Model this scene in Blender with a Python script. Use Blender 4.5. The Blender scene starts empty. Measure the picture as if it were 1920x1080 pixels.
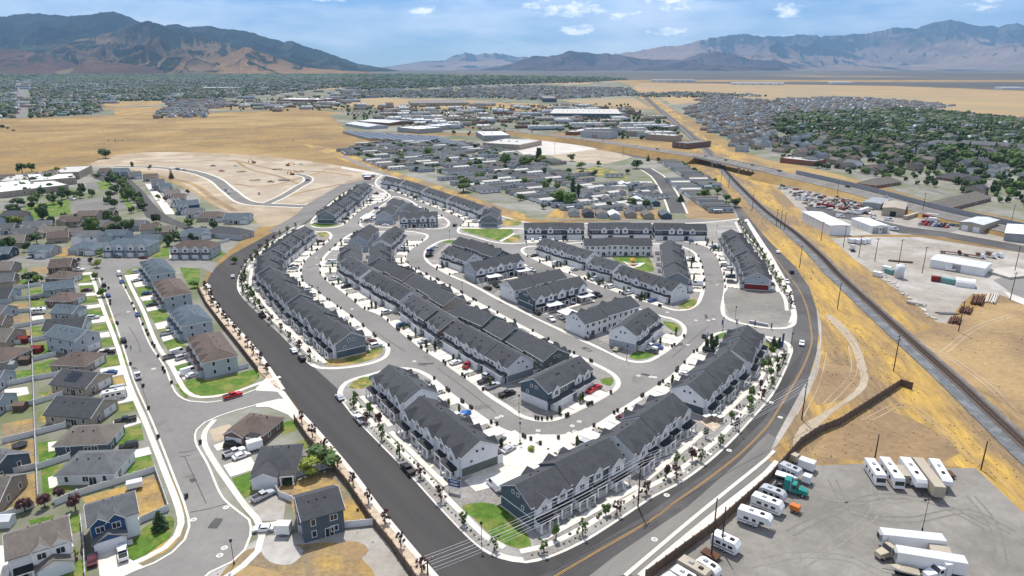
import bpy,math,random
import numpy as np
from mathutils import Vector
from math import sin,cos,atan,atan2,hypot,pi,radians
random.seed(7)
RNG=np.random.RandomState(11)
SC=bpy.context.scene
COL=SC.collection
# --- camera
CAMH,FPX,HZN=100.0,1280.0,130.0
TH=atan((540 - HZN)/FPX)
cam=bpy.data.cameras.new('camera')
cam.sensor_width=36.0
cam.lens=24.0
cam.clip_start=1.0
cam.clip_end=90000.0
camo=bpy.data.objects.new('camera',cam)
camo.location=(0,0,CAMH)
camo.rotation_euler=(pi/2 - TH,0,0)
COL.objects.link(camo)
SC.camera=camo
# --- light
SUN_EL,SUN_AZ = radians(60),radians(-6)          # azimuth from +Y,clockwise positive
sd=Vector((sin(SUN_AZ)*cos(SUN_EL),cos(SUN_AZ)*cos(SUN_EL),sin(SUN_EL)))
sun=bpy.data.lights.new('sun','SUN')
sun.energy=5.0
sun.angle=radians(0.55)
sun.color=(1.0,0.965,0.90)
suno=bpy.data.objects.new('sun',sun)
suno.rotation_euler=(-sd).to_track_quat('-Z','Y').to_euler()
COL.objects.link(suno)
W=bpy.data.worlds.new('World')
SC.world=W
W.use_nodes=True
nt=W.node_tree
nt.nodes.clear()
N,L_=nt.nodes,nt.links
def nn(t,**k):
 n=N.new(t)
 for a,b in k.items():
  setattr(n,a,b)
 return n
def mth(op,a,b=None,c=None,clamp=False):
 n=nn('ShaderNodeMath',operation=op,use_clamp=clamp)
 for i,x in enumerate((a,b,c)):
  if x is None:
   continue
  if isinstance(x,(int,float)):
   n.inputs[i].default_value=x
  else:
   L_.new(x,n.inputs[i])
 return n.outputs[0]
sky=nn('ShaderNodeTexSky',sky_type='NISHITA',sun_disc=False,sun_elevation=SUN_EL,
   sun_rotation=SUN_AZ,altitude=1500.0,air_density=1.0,dust_density=0.15,ozone_density=3.2)
geo=nn('ShaderNodeTexCoord')
sep=nn('ShaderNodeSeparateXYZ')
L_.new(geo.outputs['Generated'],sep.inputs[0])
X,Y,Z=sep.outputs
hor=mth('POWER',mth('ADD',mth('MULTIPLY',X,X),mth('MULTIPLY',Y,Y)),0.5)
el=mth('DIVIDE',Z,mth('MAXIMUM',hor,0.01))     # tan elevation
az=mth('ARCTAN2',X,Y)                            # 0 ahead,+ right
def noise(scale,sx,sy,det,rough,off=0.0):
 cmb=nn('ShaderNodeCombineXYZ')
 L_.new(mth('MULTIPLY',az,sx),cmb.inputs[0])
 L_.new(mth('MULTIPLY',el,sy),cmb.inputs[1])
 cmb.inputs[2].default_value=off
 t=nn('ShaderNodeTexNoise')
 t.inputs['Scale'].default_value=scale
 t.inputs['Detail'].default_value=det
 t.inputs['Roughness'].default_value=rough
 L_.new(cmb.outputs[0],t.inputs['Vector'])
 return t.outputs['Fac']
n1=noise(6.0,3.0,12.0,9,0.62,3.1)
n2=noise(2.2,1.6,7.0,5,0.55,9.0)
haze_c=mth('MULTIPLY',mth('SMOOTH_MIN',mth('MAXIMUM',mth('SUBTRACT',mth('MULTIPLY',n2,3.0),1.2),0.0),0.62,0.2),0.85)
cloud=None
# cumulus banks: centre azimuth (tan), elevation (tan), half widths, strength
CL=[(-0.655,0.088,.036,.017,1.0),(-0.24,0.098,.045,.015,1.0),(-0.45,0.098,.028,.013,.95),(-0.122,0.075,.021,.010,1.0),(0.09,0.052,.031,.0085,1.15),
  (0.215,0.087,.045,.019,1.05),(0.075,0.078,.08,.014,.8),(0.147,0.070,.035,.009,.9),(0.36,0.072,.021,.012,1.0),(0.57,0.075,.028,.018,.9),
  (0.215,0.048,.05,.008,.85),(0.05,0.092,.02,.008,.8),(0.67,0.078,.05,.012,.8),(-0.95,0.12,.12,.03,.9),(1.0,0.1,.1,.03,.9),(0.02,0.2,.2,.03,.8),(1.6,0.16,.3,.05,.9),(-1.7,0.14,.3,.05,.9),(3.0,0.2,.4,.06,.9)]
for a0,e0,wa,we,st in CL:
 dx=mth('DIVIDE',mth('SUBTRACT',az,a0),wa)
 dy=mth('DIVIDE',mth('SUBTRACT',el,e0),we)
 r2=mth('ADD',mth('MULTIPLY',dx,dx),mth('MULTIPLY',dy,dy))
 v=mth('MULTIPLY',mth('SUBTRACT',1.0,r2),st)
 cloud=v if cloud is None else mth('MAXIMUM',cloud,v)
n3=noise(10.0,4.0,9.0,10,0.66,1.0)
cf=mth('ADD',mth('MULTIPLY',mth('MAXIMUM',cloud,-0.6),1.15),mth('SUBTRACT',mth('MULTIPLY',n3,4.4),2.45))
cf=mth('MULTIPLY',mth('MAXIMUM',mth('MINIMUM',cf,1.0),0.0),0.92)
cf=mth('MAXIMUM',cf,haze_c)
cf=mth('MULTIPLY',cf,mth('MULTIPLY',mth('MAXIMUM',el,0.0),30.0,clamp=True))
mix=nn('ShaderNodeMix',data_type='RGBA')
L_.new(cf,mix.inputs['Factor'])
tint=nn('ShaderNodeMix',data_type='RGBA',blend_type='MULTIPLY')
tint.inputs['Factor'].default_value=1
tint.inputs['B'].default_value=(.74,.93,1.2,1)
L_.new(sky.outputs[0],tint.inputs['A'])
L_.new(tint.outputs['Result'],mix.inputs['A'])
CLCOL=(19,19.3,19.7,1)
mix.inputs['B'].default_value=CLCOL
bg=nn('ShaderNodeBackground')
SKYS=0.094
bg.inputs['Strength'].default_value=SKYS
L_.new(mix.outputs['Result'],bg.inputs['Color'])
wo=nn('ShaderNodeOutputWorld')
L_.new(bg.outputs[0],wo.inputs['Surface'])
SC.view_settings.view_transform='Standard'
SC.view_settings.look='None'
SC.view_settings.exposure=0.1
SC.view_settings.gamma=1.0
SC.cycles.use_denoising=True
SC.cycles.max_bounces=6
SC.cycles.diffuse_bounces=3
SC.cycles.volume_bounces=0
SC.cycles.caustics_reflective=False
SC.cycles.caustics_refractive=False
_c,_s=cos(TH),sin(TH)
def G(px,py,z=0.0):
 dx,dy=(px - 960)/FPX,(540 - py)/FPX
 t=(z - CAMH)/(-_s+dy*_c)
 return (dx*t,(_c+dy*_s)*t)
def GL(pts,z=0.0):
 return [G(a,b,z) for a,b in pts]
# --- materials
MATS={}
def mat(name,c1,c2=None,scale=0.1,rough=0.9,det=6,bump=0.0,bscale=None,metal=0.0,c3=None,s2=None,spec=0.3,stretch=None,m3=0.55,rnd=0.0,lines=None,fine=0.0,fs=1.3):
 m=bpy.data.materials.new(name)
 m.use_nodes=True
 t=m.node_tree
 b=t.nodes['Principled BSDF']
 b.inputs['Roughness'].default_value=rough
 b.inputs['Metallic'].default_value=metal
 b.inputs['Specular IOR Level'].default_value=spec
 c2=c2 or tuple(x*0.85 for x in c1)
 g=t.nodes.new('ShaderNodeNewGeometry')
 src=g.outputs['Position']
 if stretch:
  mp=t.nodes.new('ShaderNodeMapping')
  mp.vector_type='TEXTURE'
  mp.inputs['Rotation'].default_value=(0,0,stretch[0])
  mp.inputs['Scale'].default_value=(1/stretch[1],1,1)
  t.links.new(src,mp.inputs[0])
  src=mp.outputs[0]
 def nz(s,d=det,r=0.6):
  q=t.nodes.new('ShaderNodeTexNoise')
  q.inputs['Scale'].default_value=s
  q.inputs['Detail'].default_value=d
  q.inputs['Roughness'].default_value=r
  t.links.new(src,q.inputs['Vector'])
  return q.outputs['Fac']
 def ramp(f,a,bb):
  q=t.nodes.new('ShaderNodeMapRange')
  q.inputs['From Min'].default_value=a
  q.inputs['From Max'].default_value=bb
  t.links.new(f,q.inputs['Value'])
  return q.outputs[0]
 def mixc(f,a,bb):
  q=t.nodes.new('ShaderNodeMix')
  q.data_type='RGBA'
  t.links.new(f,q.inputs['Factor'])
  for s_,v in ((q.inputs['A'],a),(q.inputs['B'],bb)):
   if isinstance(v,tuple):
    s_.default_value=(*v[:3],1)
   else:
    t.links.new(v,s_)
  return q.outputs['Result']
 col=mixc(ramp(nz(scale),0.38,0.62),c1,c2)
 if c3:
  col=mixc(ramp(nz(s2 or scale*0.23),m3 - 0.07,m3+0.07),col,c3)
 if fine:
  f1=nz(fs,6,.75)
  q=t.nodes.new('ShaderNodeMapRange')
  q.inputs['From Min'].default_value=.3
  q.inputs['From Max'].default_value=.7
  q.inputs['To Min'].default_value=1 - fine
  q.inputs['To Max'].default_value=1+fine
  t.links.new(f1,q.inputs['Value'])
  vm=t.nodes.new('ShaderNodeVectorMath')
  vm.operation='SCALE'
  t.links.new(col,vm.inputs[0])
  t.links.new(q.outputs[0],vm.inputs['Scale'])
  col=vm.outputs[0]
 if lines:       # (direction,period in metres,colour,share of width): courses,battens or joints with fixed spacing
  sp=t.nodes.new('ShaderNodeSeparateXYZ')
  t.links.new(g.outputs['Position'],sp.inputs[0])
  q=t.nodes.new('ShaderNodeMath'); q.operation='MULTIPLY'; q.inputs[1].default_value=1.0/lines[1]
  t.links.new(sp.outputs[lines[0]],q.inputs[0])
  r_=t.nodes.new('ShaderNodeMath'); r_.operation='FRACT'; t.links.new(q.outputs[0],r_.inputs[0])
  u=t.nodes.new('ShaderNodeMath'); u.operation='LESS_THAN'; u.inputs[1].default_value=lines[3]
  t.links.new(r_.outputs[0],u.inputs[0])
  col=mixc(u.outputs[0],col,lines[2])
 if rnd:
  oi=t.nodes.new('ShaderNodeObjectInfo')
  hs=t.nodes.new('ShaderNodeHueSaturation')
  q=t.nodes.new('ShaderNodeMapRange')
  q.inputs['To Min'].default_value=1 - rnd
  q.inputs['To Max'].default_value=1+rnd
  t.links.new(oi.outputs['Random'],q.inputs['Value'])
  t.links.new(q.outputs[0],hs.inputs['Value'])
  t.links.new(col,hs.inputs['Color'])
  col=hs.outputs['Color']
 t.links.new(col,b.inputs['Base Color'])
 if bump:
  bp=t.nodes.new('ShaderNodeBump')
  bp.inputs['Strength'].default_value=bump
  bp.inputs['Distance'].default_value=0.3
  t.links.new(nz(bscale or scale*6),bp.inputs['Height'])
  t.links.new(bp.outputs[0],b.inputs['Normal'])
 MATS[name]=m
 return m
mat('dry_patch',(.40,.26,.075),(.27,.18,.075),.11,c3=(.22,.165,.10),s2=.06,bump=.4,bscale=1.2,m3=.5,fine=.34,fs=.7)
mat('dry_grass',(.28,.176,.056),(.195,.126,.05),.012,c3=(.335,.23,.09),s2=.0045,bump=.3,bscale=.8,fine=.22,fs=.12)
mat('dry_gold',(.46,.29,.062),(.32,.205,.072),.16,c3=(.22,.15,.08),s2=.05,bump=.4,bscale=1.2,m3=.5,fine=.34,fs=.6,stretch=(1.39,.22))
mat('far_plain',(.095,.08,.065),(.06,.06,.05),.0012,c3=(.27,.20,.13),s2=.0005,m3=.62)
mat('tan_plain',(.36,.245,.115),(.29,.20,.10),.003,c3=(.28,.22,.12),s2=.0012)
mat('dirt',(.37,.29,.195),(.275,.21,.14),.035,c3=(.45,.37,.27),s2=.02,bump=.5,bscale=.5,fine=.16,fs=.35)
mat('dirt_brown',(.28,.185,.095),(.205,.138,.075),.05,c3=(.345,.235,.11),s2=.02,bump=.4,fine=.22,fs=.5)
mat('dirt_pale',(.43,.36,.265),(.34,.275,.20),.05,c3=(.33,.26,.19),s2=.02,bump=.3,fine=.16,fs=.35)
mat('yard_gravel',(.33,.298,.25),(.27,.24,.205),.07,c3=(.40,.375,.345),s2=.03,bump=.2,bscale=3,fine=.16,fs=.35)
mat('lot_gravel',(.215,.198,.174),(.18,.166,.147),.09,c3=(.25,.232,.206),s2=.04,bump=.3,bscale=3,fine=.16,fs=.35)
mat('town_soil',(.16,.15,.10),(.10,.12,.06),.02,c3=(.24,.22,.18),s2=.008,fine=.2,fs=.08)
mat('suburb_soil',(.20,.185,.15),(.13,.15,.07),.035,c3=(.26,.245,.22),s2=.015,fine=.2,fs=.1)
mat('rock_mulch',(.30,.275,.25),(.20,.185,.17),1.6,det=4,c3=(.34,.32,.30),s2=.1,bump=.6,bscale=4,fine=.12,fs=1.1)
mat('sand_strip',(.56,.45,.33),(.42,.33,.24),.6,bump=.3,bscale=4,fine=.12,fs=1.1)
mat('asphalt',(.205,.194,.18),(.172,.162,.15),.05,rough=.85,c3=(.235,.222,.205),s2=.025,bump=.1,bscale=6,fine=.10,fs=.5)
mat('asphalt_dark',(.047,.043,.041),(.037,.034,.033),.25,rough=.8,stretch=(-.94,.06),c3=(.062,.058,.055),s2=.03,bump=.1,bscale=6,fine=.10,fs=.5)
mat('asphalt_mid',(.074,.069,.066),(.058,.055,.053),.05,rough=.8,c3=(.10,.095,.09),s2=.03,bump=.1,bscale=6,fine=.10,fs=.5)
mat('asphalt_old',(.20,.186,.168),(.15,.14,.127),.12,rough=.9,c3=(.15,.143,.135),s2=.06,bump=.1,bscale=6,stretch=(.83,.12),fine=.10,fs=.5)
mat('concrete',(.66,.61,.53),(.57,.52,.45),.5,rough=.85,c3=(.68,.64,.58),s2=.15,fine=.12,fs=1.1)
mat('concrete_road',(.52,.48,.43),(.45,.415,.37),.08,rough=.85,c3=(.58,.54,.48),s2=.04,fine=.12,fs=1.1)
mat('lawn',(.10,.185,.018),(.055,.115,.012),.35,c3=(.20,.20,.05),s2=.14,m3=.55,bump=.5,bscale=5,fine=.25,fs=.8)
mat('lawn_poor',(.13,.17,.03),(.10,.13,.03),.3,c3=(.40,.27,.09),s2=.12,m3=.52,bump=.5,bscale=5,fine=.25,fs=.8)
mat('roof_shingle',(.066,.068,.073),(.053,.055,.060),.6,rough=.88,bump=.25,bscale=5,rnd=.13,fine=.14,fs=1.6)
mat('roof_grey',(.115,.118,.122),(.09,.093,.098),.5,rough=.9,bump=.25,bscale=5,rnd=.15,fine=.14,fs=1.6)
mat('roof_brown',(.125,.095,.08),(.10,.077,.065),.5,rough=.9,bump=.25,bscale=5,rnd=.15,fine=.14,fs=1.6)
mat('roof_taupe',(.155,.135,.115),(.125,.11,.095),.5,rough=.9,bump=.25,bscale=5,rnd=.12,fine=.14,fs=1.6)
mat('roof_blue',(.10,.13,.15),(.08,.105,.125),.5,rough=.9,bump=.25,bscale=5,rnd=.1,fine=.14,fs=1.6)
mat('roof_dark',(.014,.014,.016),(.010,.010,.012),.5,rough=.6)
mat('siding_white',(.72,.73,.74),(.66,.67,.69),.5,rough=.75,rnd=.05)
mat('siding_grey',(.20,.235,.26),(.17,.20,.225),.5,rough=.8,rnd=.15,lines=(2,.25,(.15,.18,.20),.15))
mat('siding_light',(.40,.44,.47),(.36,.40,.43),.5,rough=.8,rnd=.08,lines=(2,.25,(.33,.36,.39),.15))
mat('siding_slate',(.085,.115,.145),(.07,.10,.125),.5,rough=.8,rnd=.15,lines=(2,.25,(.055,.08,.10),.15))
mat('siding_green',(.13,.15,.13),(.11,.125,.11),.5,rough=.8)
mat('siding_tan',(.36,.31,.25),(.31,.26,.21),.5,rough=.8,rnd=.15)
mat('siding_brown',(.16,.11,.085),(.13,.09,.07),.5,rough=.8,rnd=.15)
mat('siding_blue',(.03,.085,.19),(.024,.07,.16),.5,rough=.7,lines=(2,.3,(.018,.05,.12),.15))
mat('siding_red',(.22,.03,.025),(.17,.022,.02),.5,rough=.8)
mat('brick',(.25,.12,.085),(.19,.09,.065),1.5,rough=.9)
mat('garage_white',(.74,.75,.76),(.70,.71,.72),.5,rough=.6,lines=(2,.55,(.50,.51,.53),.08))
mat('trim_white',(.78,.78,.77),(.74,.74,.73),.5,rough=.6)
mat('glass',(.02,.028,.035),(.03,.04,.05),.4,rough=.08,spec=.6)
mat('car_glass',(.015,.018,.02),None,.4,rough=.05,spec=.6)
mat('door_dark',(.03,.032,.036),None,.5,rough=.5)
mat('black',(.014,.014,.014),None,.5,rough=.5)
mat('rubber',(.02,.02,.02),None,.5,rough=.85)
mat('metal_roof',(.60,.61,.62),(.52,.53,.55),.2,rough=.5,spec=.4)
mat('metal_white',(.76,.76,.75),(.70,.70,.69),.2,rough=.5)
mat('metal_grey',(.33,.34,.35),(.28,.29,.30),.2,rough=.5)
mat('metal_blue',(.10,.13,.18),(.08,.105,.15),.1,rough=.5)
mat('metal_tan',(.40,.35,.27),(.36,.31,.24),.2,rough=.6)
mat('metal_teal',(.16,.32,.30),(.13,.27,.25),.2,rough=.5)
mat('flat_roof',(.52,.50,.46),(.44,.42,.39),.1,rough=.8)
mat('flat_roof_dark',(.20,.19,.18),(.16,.15,.145),.1,rough=.8)
mat('rust',(.13,.055,.03),(.08,.04,.028),1.2,rough=.9)
mat('wood_pole',(.075,.05,.035),(.055,.038,.028),2,rough=.9)
mat('wire',(.45,.45,.46),None,1,rough=.4)
mat('wall_brown',(.15,.105,.08),(.12,.085,.065),.8,rough=.9)
mat('vinyl',(.66,.67,.68),(.60,.61,.62),.4,rough=.6)
mat('ballast',(.145,.15,.155),(.105,.11,.115),.5,c3=(.19,.195,.20),s2=.2,bump=.6,bscale=3)
mat('sleeper',(.075,.05,.038),(.055,.038,.03),1,rough=.9)
mat('ballast_brown',(.13,.095,.075),(.10,.075,.06),.6,rough=.9,bump=.5,bscale=3)
mat('rail',(.16,.12,.10),None,1,rough=.4,metal=.6)
mat('yellow_paint',(.42,.23,.06),(.36,.20,.06),.5,rough=.7)
mat('yellow_pad',(.62,.45,.03),(.55,.4,.03),.5,rough=.7)
mat('white_paint',(.62,.62,.60),(.5,.5,.48),.6,rough=.7)
mat('soil',(.06,.042,.03),None,.5)
mat('solar',(.012,.016,.03),None,.5,rough=.15,spec=.6)
mat('sign_blue',(.03,.06,.18),None,.5,rough=.5)
mat('tarp_blue',(.03,.16,.50),None,.5,rough=.5)
mat('play_orange',(.70,.32,.03),None,.5,rough=.5)
mat('skin',(.45,.27,.19),None,1)
mat('cloth',(.05,.07,.14),None,1)
mat('trunk',(.085,.06,.045),(.06,.043,.032),2,rough=.95)
mat('leaf',(.105,.175,.032),(.065,.12,.022),.5,rough=.75,rnd=.25,bump=.2)
mat('leaf_dark',(.048,.085,.026),(.03,.058,.018),.3,rough=.75,rnd=.25)
mat('leaf_mid',(.09,.14,.04),(.055,.095,.028),.25,rough=.75,rnd=.25)
mat('leaf_lime',(.23,.27,.04),(.15,.19,.03),.5,rough=.75,rnd=.15)
mat('leaf_plum',(.105,.045,.05),(.065,.03,.034),.8,rough=.75,rnd=.2)
mat('shrub_leaf',(.14,.21,.05),(.09,.15,.035),1,rough=.8,rnd=.3)
mat('far_leaf',(.046,.08,.022),(.024,.048,.014),.03,rough=.8,c3=(.085,.125,.03),s2=.012)
for nm,c in dict(white=(.72,.72,.72),silver=(.42,.43,.45),grey=(.14,.145,.15),black=(.012,.012,.014),red=(.50,.012,.016),blue=(.02,.06,.20),maroon=(.09,.012,.02),
     tan=(.42,.36,.26),teal=(.012,.22,.19),orange=(.55,.16,.02),lightblue=(.30,.40,.48)).items():
 mat('paint_'+nm,c,c,1,rough=.28,spec=.5)
# --- mesh helpers
class MB:
 def __init__(s):
  s.v,s.f,s.m=[],[],[]
 def face(s,pts,m=0):
  k=len(s.v)
  s.v+=[tuple(p) for p in pts]
  s.f.append(tuple(range(k,k+len(pts))))
  s.m.append(m)
 def hexa(s,b,t,m=0,mt=None):
  k=len(s.v)
  s.v+=[tuple(p) for p in b]+[tuple(p) for p in t]
  fs=[(3,2,1,0),(4,5,6,7),(0,1,5,4),(1,2,6,5),(2,3,7,6),(3,0,4,7)]
  for i,q in enumerate(fs):
   s.f.append(tuple(k+j for j in q))
   s.m.append(mt if (mt is not None and i==1) else m)
 def box(s,x0,x1,y0,y1,z0,z1,m=0,mt=None):
  s.hexa([(x0,y0,z0),(x1,y0,z0),(x1,y1,z0),(x0,y1,z0)],[(x0,y0,z1),(x1,y0,z1),(x1,y1,z1),(x0,y1,z1)],m,mt)
 def slab(s,q,t,m=0):
  s.hexa([(x,y,z - t) for x,y,z in q],q,m)
 def prismx(s,x0,x1,prof,m=0):
  k=len(s.v)
  n=len(prof)
  s.v+=[(x0,y,z) for y,z in prof]+[(x1,y,z) for y,z in prof]
  s.f.append(tuple(range(k+n - 1,k - 1,-1)))
  s.f.append(tuple(range(k+n,k+2*n)))
  s.m+=[m,m]
  for i in range(n):
   j=(i+1) % n
   s.f.append((k+i,k+j,k+n+j,k+n+i))
   s.m.append(m)
 def tube(s,p,q,r0,r1=None,n=6,m=0,cap=True):
  r1=r0 if r1 is None else r1
  p,q=Vector(p),Vector(q)
  d=(q - p).normalized()
  a=d.orthogonal().normalized()
  b=d.cross(a)
  k=len(s.v)
  for c,r in ((p,r0),(q,r1)):
   for i in range(n):
    u=2*pi*i/n
    s.v.append(tuple(c+a*(r*cos(u))+b*(r*sin(u))))
  for i in range(n):
   j=(i+1) % n
   s.f.append((k+i,k+j,k+n+j,k+n+i))
   s.m.append(m)
  if cap:
   s.f.append(tuple(range(k+n - 1,k - 1,-1)))
   s.f.append(tuple(range(k+n,k+2*n)))
   s.m+=[m,m]
 def mesh(s,name,mats,smooth=False):
  me=bpy.data.meshes.new(name)
  me.from_pydata(s.v,[],s.f)
  for m in ([mats] if isinstance(mats,str) else mats):
   me.materials.append(MATS[m])
  if len(me.polygons) and (max(s.m) if s.m else 0):
   me.polygons.foreach_set('material_index',s.m)
  if smooth:
   me.polygons.foreach_set('use_smooth',[True]*len(s.f))
  me.update()
  return me
def link(name,data,parent=None,loc=(0,0,0),rz=0.0,scale=None):
 o=bpy.data.objects.new(name,data)
 o.location=loc
 if rz:
  o.rotation_euler=(0,0,rz)
 if scale is not None:
  o.scale=scale if isinstance(scale,(tuple,list)) else (scale,)*3
 if parent is not None:
  o.parent=parent
 COL.objects.link(o)
 return o
def tag(o,label=None,cat=None,group=None,kind=None):
 if label: o['label']=label
 if cat: o['category']=cat
 if group: o['group']=group
 if kind: o['kind']=kind
 return o
def root(name,loc,rz,label,cat,group=None):
 return tag(link(name,None,None,loc,rz),label,cat,group)
def rings(pts,closed=True,step=2.5):
 n=len(pts)
 out=[]
 R=range(n) if closed else range(n - 1)
 for i in R:
  p0,p1,p2,p3=(pts[(i - 1) % n] if closed or i>0 else pts[0]),pts[i],pts[(i+1) % n],(pts[(i+2) % n] if closed or i+2<n else pts[-1])
  d=hypot(p2[0] - p1[0],p2[1] - p1[1])
  k=max(1,int(d/step))
  t1=max(hypot(p1[0] - p0[0],p1[1] - p0[1]),1e-3) **.5
  t2=max(d,1e-3) **.5
  t3=max(hypot(p3[0] - p2[0],p3[1] - p2[1]),1e-3) **.5
  for j in range(k):
   u=j/k
   r=[]
   for a in (0,1):
    m1=(p2[a] - p1[a]) - t2*((p2[a] - p0[a])/(t1+t2) - (p1[a] - p0[a])/t1)*1.0 if t1>.05 else p2[a] - p1[a]
    m2=(p2[a] - p1[a])+t2*((p3[a] - p2[a])/t3 - (p3[a] - p1[a])/(t2+t3)) if t3>.05 else p2[a] - p1[a]
    m1=t2*((p1[a] - p0[a])/t1 - (p2[a] - p0[a])/(t1+t2)+(p2[a] - p1[a])/t2) if t1>.05 else p2[a] - p1[a]
    r.append((2*u **3 - 3*u*u+1)*p1[a]+(u **3 - 2*u*u+u)*m1+(-2*u **3+3*u*u)*p2[a]+(u **3 - u*u)*m2)
   out.append(tuple(r))
 if not closed:
  out.append(tuple(pts[-1]))
 return out
def area(p):
 return sum(p[i][0]*p[(i+1) % len(p)][1] - p[(i+1) % len(p)][0]*p[i][1] for i in range(len(p)))/2
def ccw(p):
 return p if area(p)>0 else p[::-1]
def inside(p,x,y):
 c=False
 j=len(p) - 1
 for i in range(len(p)):
  xi,yi=p[i]
  xj,yj=p[j]
  if (yi>y)!=(yj>y) and x<(xj - xi)*(y - yi)/(yj - yi)+xi:
   c=not c
  j=i
 return c
def inset(p,d):
 p=ccw(p)
 n=len(p)
 A=np.array(p)
 out=[]
 for i in range(n):
  a,b,c=A[i - 1],A[i],A[(i+1) % n]
  t=(c - a)
  t/=max(np.hypot(*t),1e-6)
  q=b+d*np.array((-t[1],t[0]))
  S=A
  E=np.roll(A,-1,0)
  v=E - S
  w=np.clip(((q - S)*v).sum(1)/np.maximum((v*v).sum(1),1e-9),0,1)
  ds=np.hypot(*(S+v*w[:,None] - q).T).min()
  if ds>d*0.93:
   out.append(tuple(q))
 return out
CNT=[0]
def zeps():
 CNT[0]+=1
 return (CNT[0] % 9)*.0011
def sheet(name,pts,z,m,kind='structure',thick=0.0,parent=None):
 pts=ccw(pts)
 b=MB()
 z+=zeps()
 b.face([(x,y,z) for x,y in pts])
 if thick:
  n=len(pts)
  for i in range(n):
   j=(i+1) % n
   b.face([(*pts[i],z - thick),(*pts[j],z - thick),(*pts[j],z),(*pts[i],z)])
 o=link(name,b.mesh(name,m),parent)
 if parent is None:
  o['kind']=kind
 return o
def strip(pts,w,z,off=0.0):
 n=len(pts)
 Lf,Rt=[],[]
 for i in range(n):
  a,b=pts[max(i - 1,0)],pts[min(i+1,n - 1)]
  dx,dy=b[0] - a[0],b[1] - a[1]
  l=max(hypot(dx,dy),1e-6)
  nx,ny=-dy/l,dx/l
  x,y=pts[i][0]+nx*off,pts[i][1]+ny*off
  Lf.append((x+nx*w/2,y+ny*w/2))
  Rt.append((x - nx*w/2,y - ny*w/2))
 return Lf,Rt
def ribbon(name,pts,w,z,m,off=0.0,h=0.0,kind='structure',parent=None,zf=None):
 Lf,Rt=strip(pts,w,z,off)
 b=MB()
 e_=zeps()
 zs=[(zf(i) if zf else z)+e_ for i in range(len(pts))]
 for i in range(len(pts) - 1):
  b.face([(*Rt[i],zs[i]),(*Rt[i+1],zs[i+1]),(*Lf[i+1],zs[i+1]),(*Lf[i],zs[i])])
  if h:
   b.face([(*Lf[i],zs[i]),(*Lf[i+1],zs[i+1]),(*Lf[i+1],zs[i+1] - h),(*Lf[i],zs[i] - h)])
   b.face([(*Rt[i+1],zs[i+1]),(*Rt[i],zs[i]),(*Rt[i],zs[i] - h),(*Rt[i+1],zs[i+1] - h)])
 if h:
  b.face([(*Lf[0],zs[0]),(*Lf[0],zs[0] - h),(*Rt[0],zs[0] - h),(*Rt[0],zs[0])])
  b.face([(*Rt[-1],zs[-1]),(*Rt[-1],zs[-1] - h),(*Lf[-1],zs[-1] - h),(*Lf[-1],zs[-1])])
 o=link(name,b.mesh(name,m),parent)
 if parent is None and kind:
  o['kind']=kind
 return o
def merged(name,items,mats=None,kind='stuff',label=None,cat=None):
 cache={}
 VV,LL,TT,MM,mslots=[],[],[],[],[]
 off=0
 for me,x,y,z,rz,sx,sy,sz in items:
  k=me.name
  if k not in cache:
   n=len(me.vertices)
   v=np.empty(n*3,'f')
   me.vertices.foreach_get('co',v)
   li=np.empty(len(me.loops),'i')
   me.loops.foreach_get('vertex_index',li)
   lt=np.empty(len(me.polygons),'i')
   me.polygons.foreach_get('loop_total',lt)
   mi=np.empty(len(me.polygons),'i')
   me.polygons.foreach_get('material_index',mi)
   sl=[]
   for m in me.materials:
    if m.name not in mslots:
     mslots.append(m.name)
    sl.append(mslots.index(m.name))
   mi=np.array(sl)[np.minimum(mi,len(sl) - 1)]
   cache[k]=(v.reshape(-1,3),li,lt,mi)
  v,li,lt,mi=cache[k]
  c,s_=cos(rz),sin(rz)
  w=v*np.array((sx,sy,sz),'f')
  VV.append(np.stack([w[:,0]*c - w[:,1]*s_+x,w[:,0]*s_+w[:,1]*c+y,w[:,2]+z],1))
  LL.append(li+off)
  TT.append(lt)
  MM.append(mi)
  off+=len(v)
 if not VV:
  return None
 V_,L2,T_,M_=np.concatenate(VV),np.concatenate(LL),np.concatenate(TT),np.concatenate(MM)
 me=bpy.data.meshes.new(name)
 me.vertices.add(len(V_))
 me.vertices.foreach_set('co',V_.astype('f').ravel())
 me.loops.add(len(L2))
 me.loops.foreach_set('vertex_index',L2.astype('i'))
 me.polygons.add(len(T_))
 st=np.concatenate([[0],np.cumsum(T_)[:-1]])
 me.polygons.foreach_set('loop_start',st.astype('i'))
 me.polygons.foreach_set('material_index',M_.astype('i'))
 for m in mslots:
  me.materials.append(MATS[m])
 me.update(calc_edges=True)
 me.validate()
 return tag(link(name,me),label,cat,None,kind)
# --- haze, terrain, mountains
def lattice(seed,n=64):
 return np.random.RandomState(seed).rand(n,n)
def vnoise(x,y,tab):
 n=tab.shape[0]
 xi,yi=np.floor(x).astype(int),np.floor(y).astype(int)
 fx,fy=x - xi,y - yi
 fx,fy=fx*fx*(3 - 2*fx),fy*fy*(3 - 2*fy)
 a,b=tab[xi % n,yi % n],tab[(xi+1) % n,yi % n]
 c,d=tab[xi % n,(yi+1) % n],tab[(xi+1) % n,(yi+1) % n]
 return (a*(1 - fx)+b*fx)*(1 - fy)+(c*(1 - fx)+d*fx)*fy
def ridged(x,y,oct=6,seed=1,gain=.5):
 s,a,t=0,1,0
 w=1.0
 for o in range(oct):
  v=1 - np.abs(2*vnoise(x*2 **o+13.7*o,y*2 **o+7.1*o,lattice(seed+o)) - 1)
  v=v*v*w
  w=np.clip(v*2,0,1)
  s=s+a*v
  t+=a
  a*=gain
 return s/t
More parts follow.
